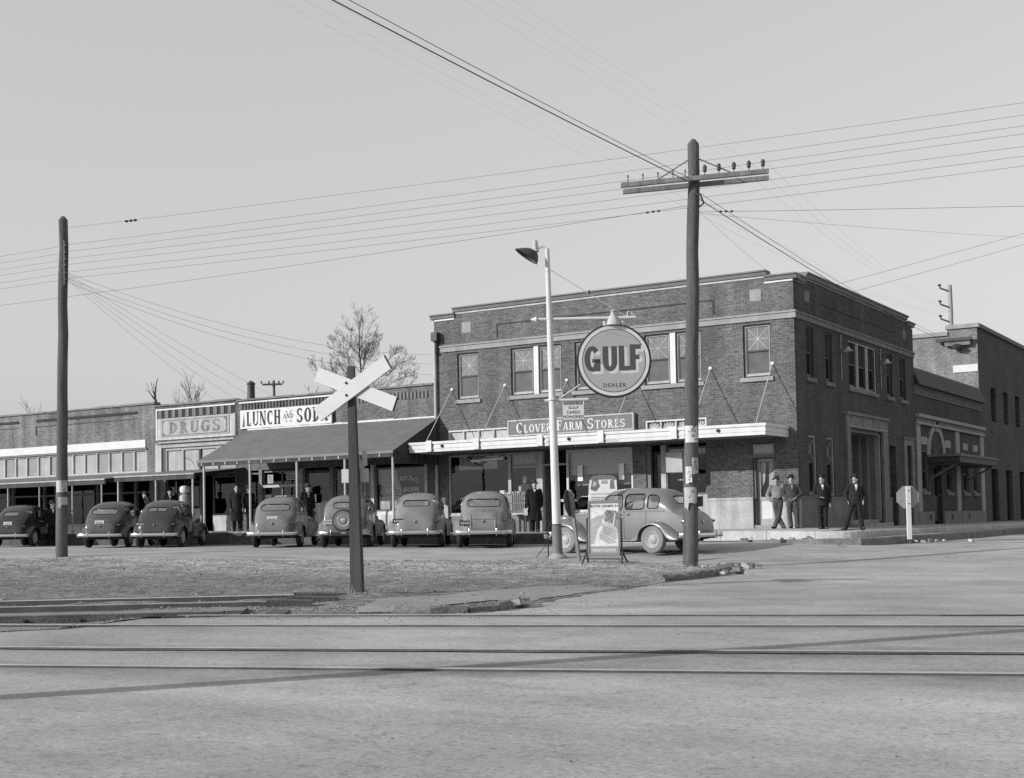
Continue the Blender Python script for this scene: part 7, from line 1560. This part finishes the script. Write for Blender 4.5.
person('man in dark suit and white open collar with legs apart, rightmost at the corner', (2.12, -1.05, .585), R(26), dict(turn=R(-48), hip=(.0, 0, .90), hipL=(.09, 0, .88), kneeL=(.14, .0, .49), ankL=(.2, .05, .09), toeL=(.24, -.12, .04), hipR=(-.09, 0, .88), kneeR=(-.22, -.1, .49), ankR=(-.36, -.12, .09), toeR=(-.48, -.26, .04), neck=(.02, .02, 1.45), head=(.01, .0, 1.6), shL=(.2, .02, 1.4), shR=(-.18, .02, 1.4), elL=(.3, .1, 1.15), wrL=(.25, -.02, .95), haL=(.22, -.07, .88), elR=(-.3, .06, 1.14), wrR=(-.25, -.04, .94), haR=(-.22, -.09, .87)), coat='short', cm='cloth_dark', tm='cloth_dark', scale=.95)
person('man in long black overcoat and tall hat walking with a parcel past the shop entry', (-8.95, -1.25, .655), R(35), dict(turn=R(8), elL=(.25, .06, 1.14), wrL=(.24, -.02, .88), haL=(.23, -.05, .8), elR=(-.25, .05, 1.14), wrR=(-.24, -.06, .88), haR=(-.24, -.09, .8), kneeL=(.09, -.12, .5), ankL=(.09, -.12, .09), toeL=(.1, -.3, .04), kneeR=(-.07, .0, .5), ankR=(-.06, .16, .1), toeR=(-.07, .0, .04)), coat='long', cm='cloth_black', tm='cloth_black', hm='cloth_mid')
item('parcel', 'small pale parcel held at the side of the walking man in the overcoat', 'parcel', 'paper', lambda mb: mb.box((-9.21, -1.42, 1.36), (.14, .2, .24), 'paper', rz=.5))
person('bareheaded man in dark open coat standing left of the second awning post', (-21.85, -2.2, .835), R(42), dict(turn=R(5)), coat='long', cm='cloth_dark', tm='cloth_black', hat=None, shirt='cloth_mid', scale=1.02)
person('man in dark clothes and hat turned aside beside the bareheaded man', (-21.45, -1.95, .835), R(75), dict(turn=R(30), kneeR=(-.1, -.12, .5), ankR=(-.12, -.14, .09), toeR=(-.14, -.32, .04)), cm='cloth_black', tm='cloth_black', scale=1.0)
person('dark figure in hat by the lunch room door behind the grey plated sedan', (-18.35, -2.1, .79), R(60), dict(turn=R(20)), cm='cloth_black', tm='cloth_black', hm='cloth_mid')
person('person bent forward behind the dark sedan at the left of the drug store posts', (-26.9, -1.9, .845), R(-40), dict(chest=(0, -.08, 1.26), neck=(0, -.14, 1.41), head=(0, -.22, 1.53), shL=(.19, -.1, 1.37), shR=(-.19, -.1, 1.37)), cm='cloth_dark', tm='cloth_dark', hat='cap', hm='cloth_mid')
person('man in hat with pale collar behind the black slant backed sedan', (-25.75, -1.95, .845), R(50), dict(turn=R(10)), cm='cloth_black', tm='cloth_black')
person('man in dark coat at the far left beside the black sedan', (-30.9, -3.6, gz(-30.9, -3.6) + .0), R(70), dict(turn=R(35)), cm='cloth_black', tm='cloth_black', scale=1.05)

# ------------------------------------------------------------------ bare winter trees beyond the roofs
def tree(label, loc, h, spread, trunk_h, seed, depth=6, r0=.2, lean=0, name='bare_tree', up=.10):
    rnd = random.Random(seed); t = thing(name, label, 'tree', loc); loc = Vector(loc); tk = MB(); cr = MB()
    def grow(mb, p, d, L_, r_, lev):
        n = 4; pts = [p]; rs = [r_]; q = p; dd = d
        for i in range(n):
            dd = (dd + Vector((rnd.gauss(0, .10), rnd.gauss(0, .10), rnd.gauss(.05, .06)))).normalized(); q = q + dd * L_ / n; pts.append(q); rs.append(r_ * (1 - .38 * (i + 1) / n))
        mb.tube(pts, rs, 6 if r_ > .03 else 4, 'bark' if r_ > .04 else 'twig', cap=False)
        if lev == 0: return
        k = rnd.randint(1, 3) if lev > 2 else rnd.randint(1, 2)
        for i in range(k):
            f = rnd.uniform(.35, 1); idx = min(n - 1, int(f * n)); bp = pts[idx].lerp(pts[idx + 1], f * n - idx); a = rnd.uniform(0, 6.283); tl = rnd.uniform(.4, .85)
            e1 = dd.orthogonal().normalized(); e2 = dd.cross(e1); nd = (dd * math.cos(tl) + (e1 * math.cos(a) + e2 * math.sin(a)) * math.sin(tl) + Vector((0, 0, up))).normalized(); grow(cr, bp, nd, L_ * rnd.uniform(.55, .8), max(.0075, rs[idx] * rnd.uniform(.45, .65)), lev - 1)
        grow(cr, pts[-1], (dd + Vector((rnd.gauss(0, .15), rnd.gauss(0, .15), .1))).normalized(), L_ * .8, max(.0075, rs[-1] * .9), lev - 1)
    n = 6; pts = [loc + Vector((lean * i / n, 0, trunk_h * i / n)) for i in range(n + 1)]; tk.tube(pts, [r0 * (1.25 - .45 * i / n) for i in range(n + 1)], 10, 'bark')
    p = pts[-1]; L_ = (h - trunk_h) * .36
    grow(tk, p, Vector((0, 0, 1)), L_ * 1.05, r0 * .75, depth)
    for i in range(5): a = i * 1.257 + rnd.uniform(-.3, .3); grow(tk, p - Vector((0, 0, rnd.uniform(0, trunk_h * .3))), Vector((math.cos(a) * spread, math.sin(a) * spread, .75)).normalized(), L_ * rnd.uniform(.8, 1.1), r0 * .5, depth - 1)
    tk.build('trunk', t, recalc=False); cr.build('crown', t, recalc=False)
def leader_tree(label, loc, h, seed, base, r0, width):
    rnd = random.Random(seed); t = thing('bare_tree', label, 'tree', loc); loc = Vector(loc); tk = MB(); cr = MB(); n = 16
    pts = [loc + Vector((.12 * math.sin(i * .8 + 1), .1 * math.cos(i * 1.1), h * i / n)) for i in range(n + 1)]; tk.tube(pts, [max(.012, r0 * (1 - .95 * (i / n) ** .8)) for i in range(n + 1)], 8, 'bark')
    def twig(p, d, L_, r_, lev):
        m = 5; P = [p]; q = p; dd = d
        for i in range(m): dd = (dd + Vector((rnd.gauss(0, .07), rnd.gauss(0, .07), .05))).normalized(); q = q + dd * L_ / m; P.append(q)
        cr.tube(P, [max(.0034, r_ * (1 - .8 * i / m)) for i in range(m + 1)], 5 if r_ > .02 else 3, 'bark' if r_ > .03 else 'twig', cap=False)
        if lev == 0: return
        for i in range((11, 8, 5)[3 - lev] if lev < 4 else 8):
            f = rnd.uniform(.22, .97); k = min(m - 1, int(f * m)); bp = P[k].lerp(P[k + 1], f * m - k); e1 = dd.orthogonal().normalized(); e2 = dd.cross(e1); a = rnd.uniform(0, 6.283); tl = rnd.uniform(.45, .8)
            twig(bp, (dd * math.cos(tl) + (e1 * math.cos(a) + e2 * math.sin(a)) * math.sin(tl)).normalized(), L_ * (1.05 - f * .6) * rnd.uniform(.35, .6), r_ * .45, lev - 1)
    nb = 34
    for i in range(nb):
        f = i / (nb - 1); z = lerp(base, h * .93, f); k = min(n - 1, int(z / h * n)); bp = pts[k].lerp(pts[k + 1], z / h * n - k); a = i * 2.4 + rnd.uniform(-.4, .4); el = lerp(.35, 1.05, f) + rnd.uniform(-.1, .1)
        L_ = width * (1 - .72 * f) * rnd.uniform(.8, 1.15); twig(bp, Vector((math.cos(a) * math.cos(el), math.sin(a) * math.cos(el), math.sin(el))), L_, lerp(.034, .012, f), 3 if f < .75 else 2)
    tk.build('trunk', t, recalc=False); cr.build('crown', t, recalc=False)
leader_tree('large bare spreading tree behind the beauty shop roof', (-28.75, 14.6, 0), 12.4, 4, 4.9, .16, 4.2)
tree('small leafless tree with stubby forked limbs behind the roof corner of the far left store', (-41.9, 13, 0), 9.5, .9, 6.4, 12, depth=3, r0=.26)
tree('thin twiggy bare tree above the DRUGS signboard roof', (-40.4, 13.8, 0), 8.9, 1.2, 5.6, 21, depth=5, r0=.15)
tree('faint low bare tree above the far left store roof', (-52.5, 14, 0), 8.8, 1.1, 5.0, 33, depth=4, r0=.14)
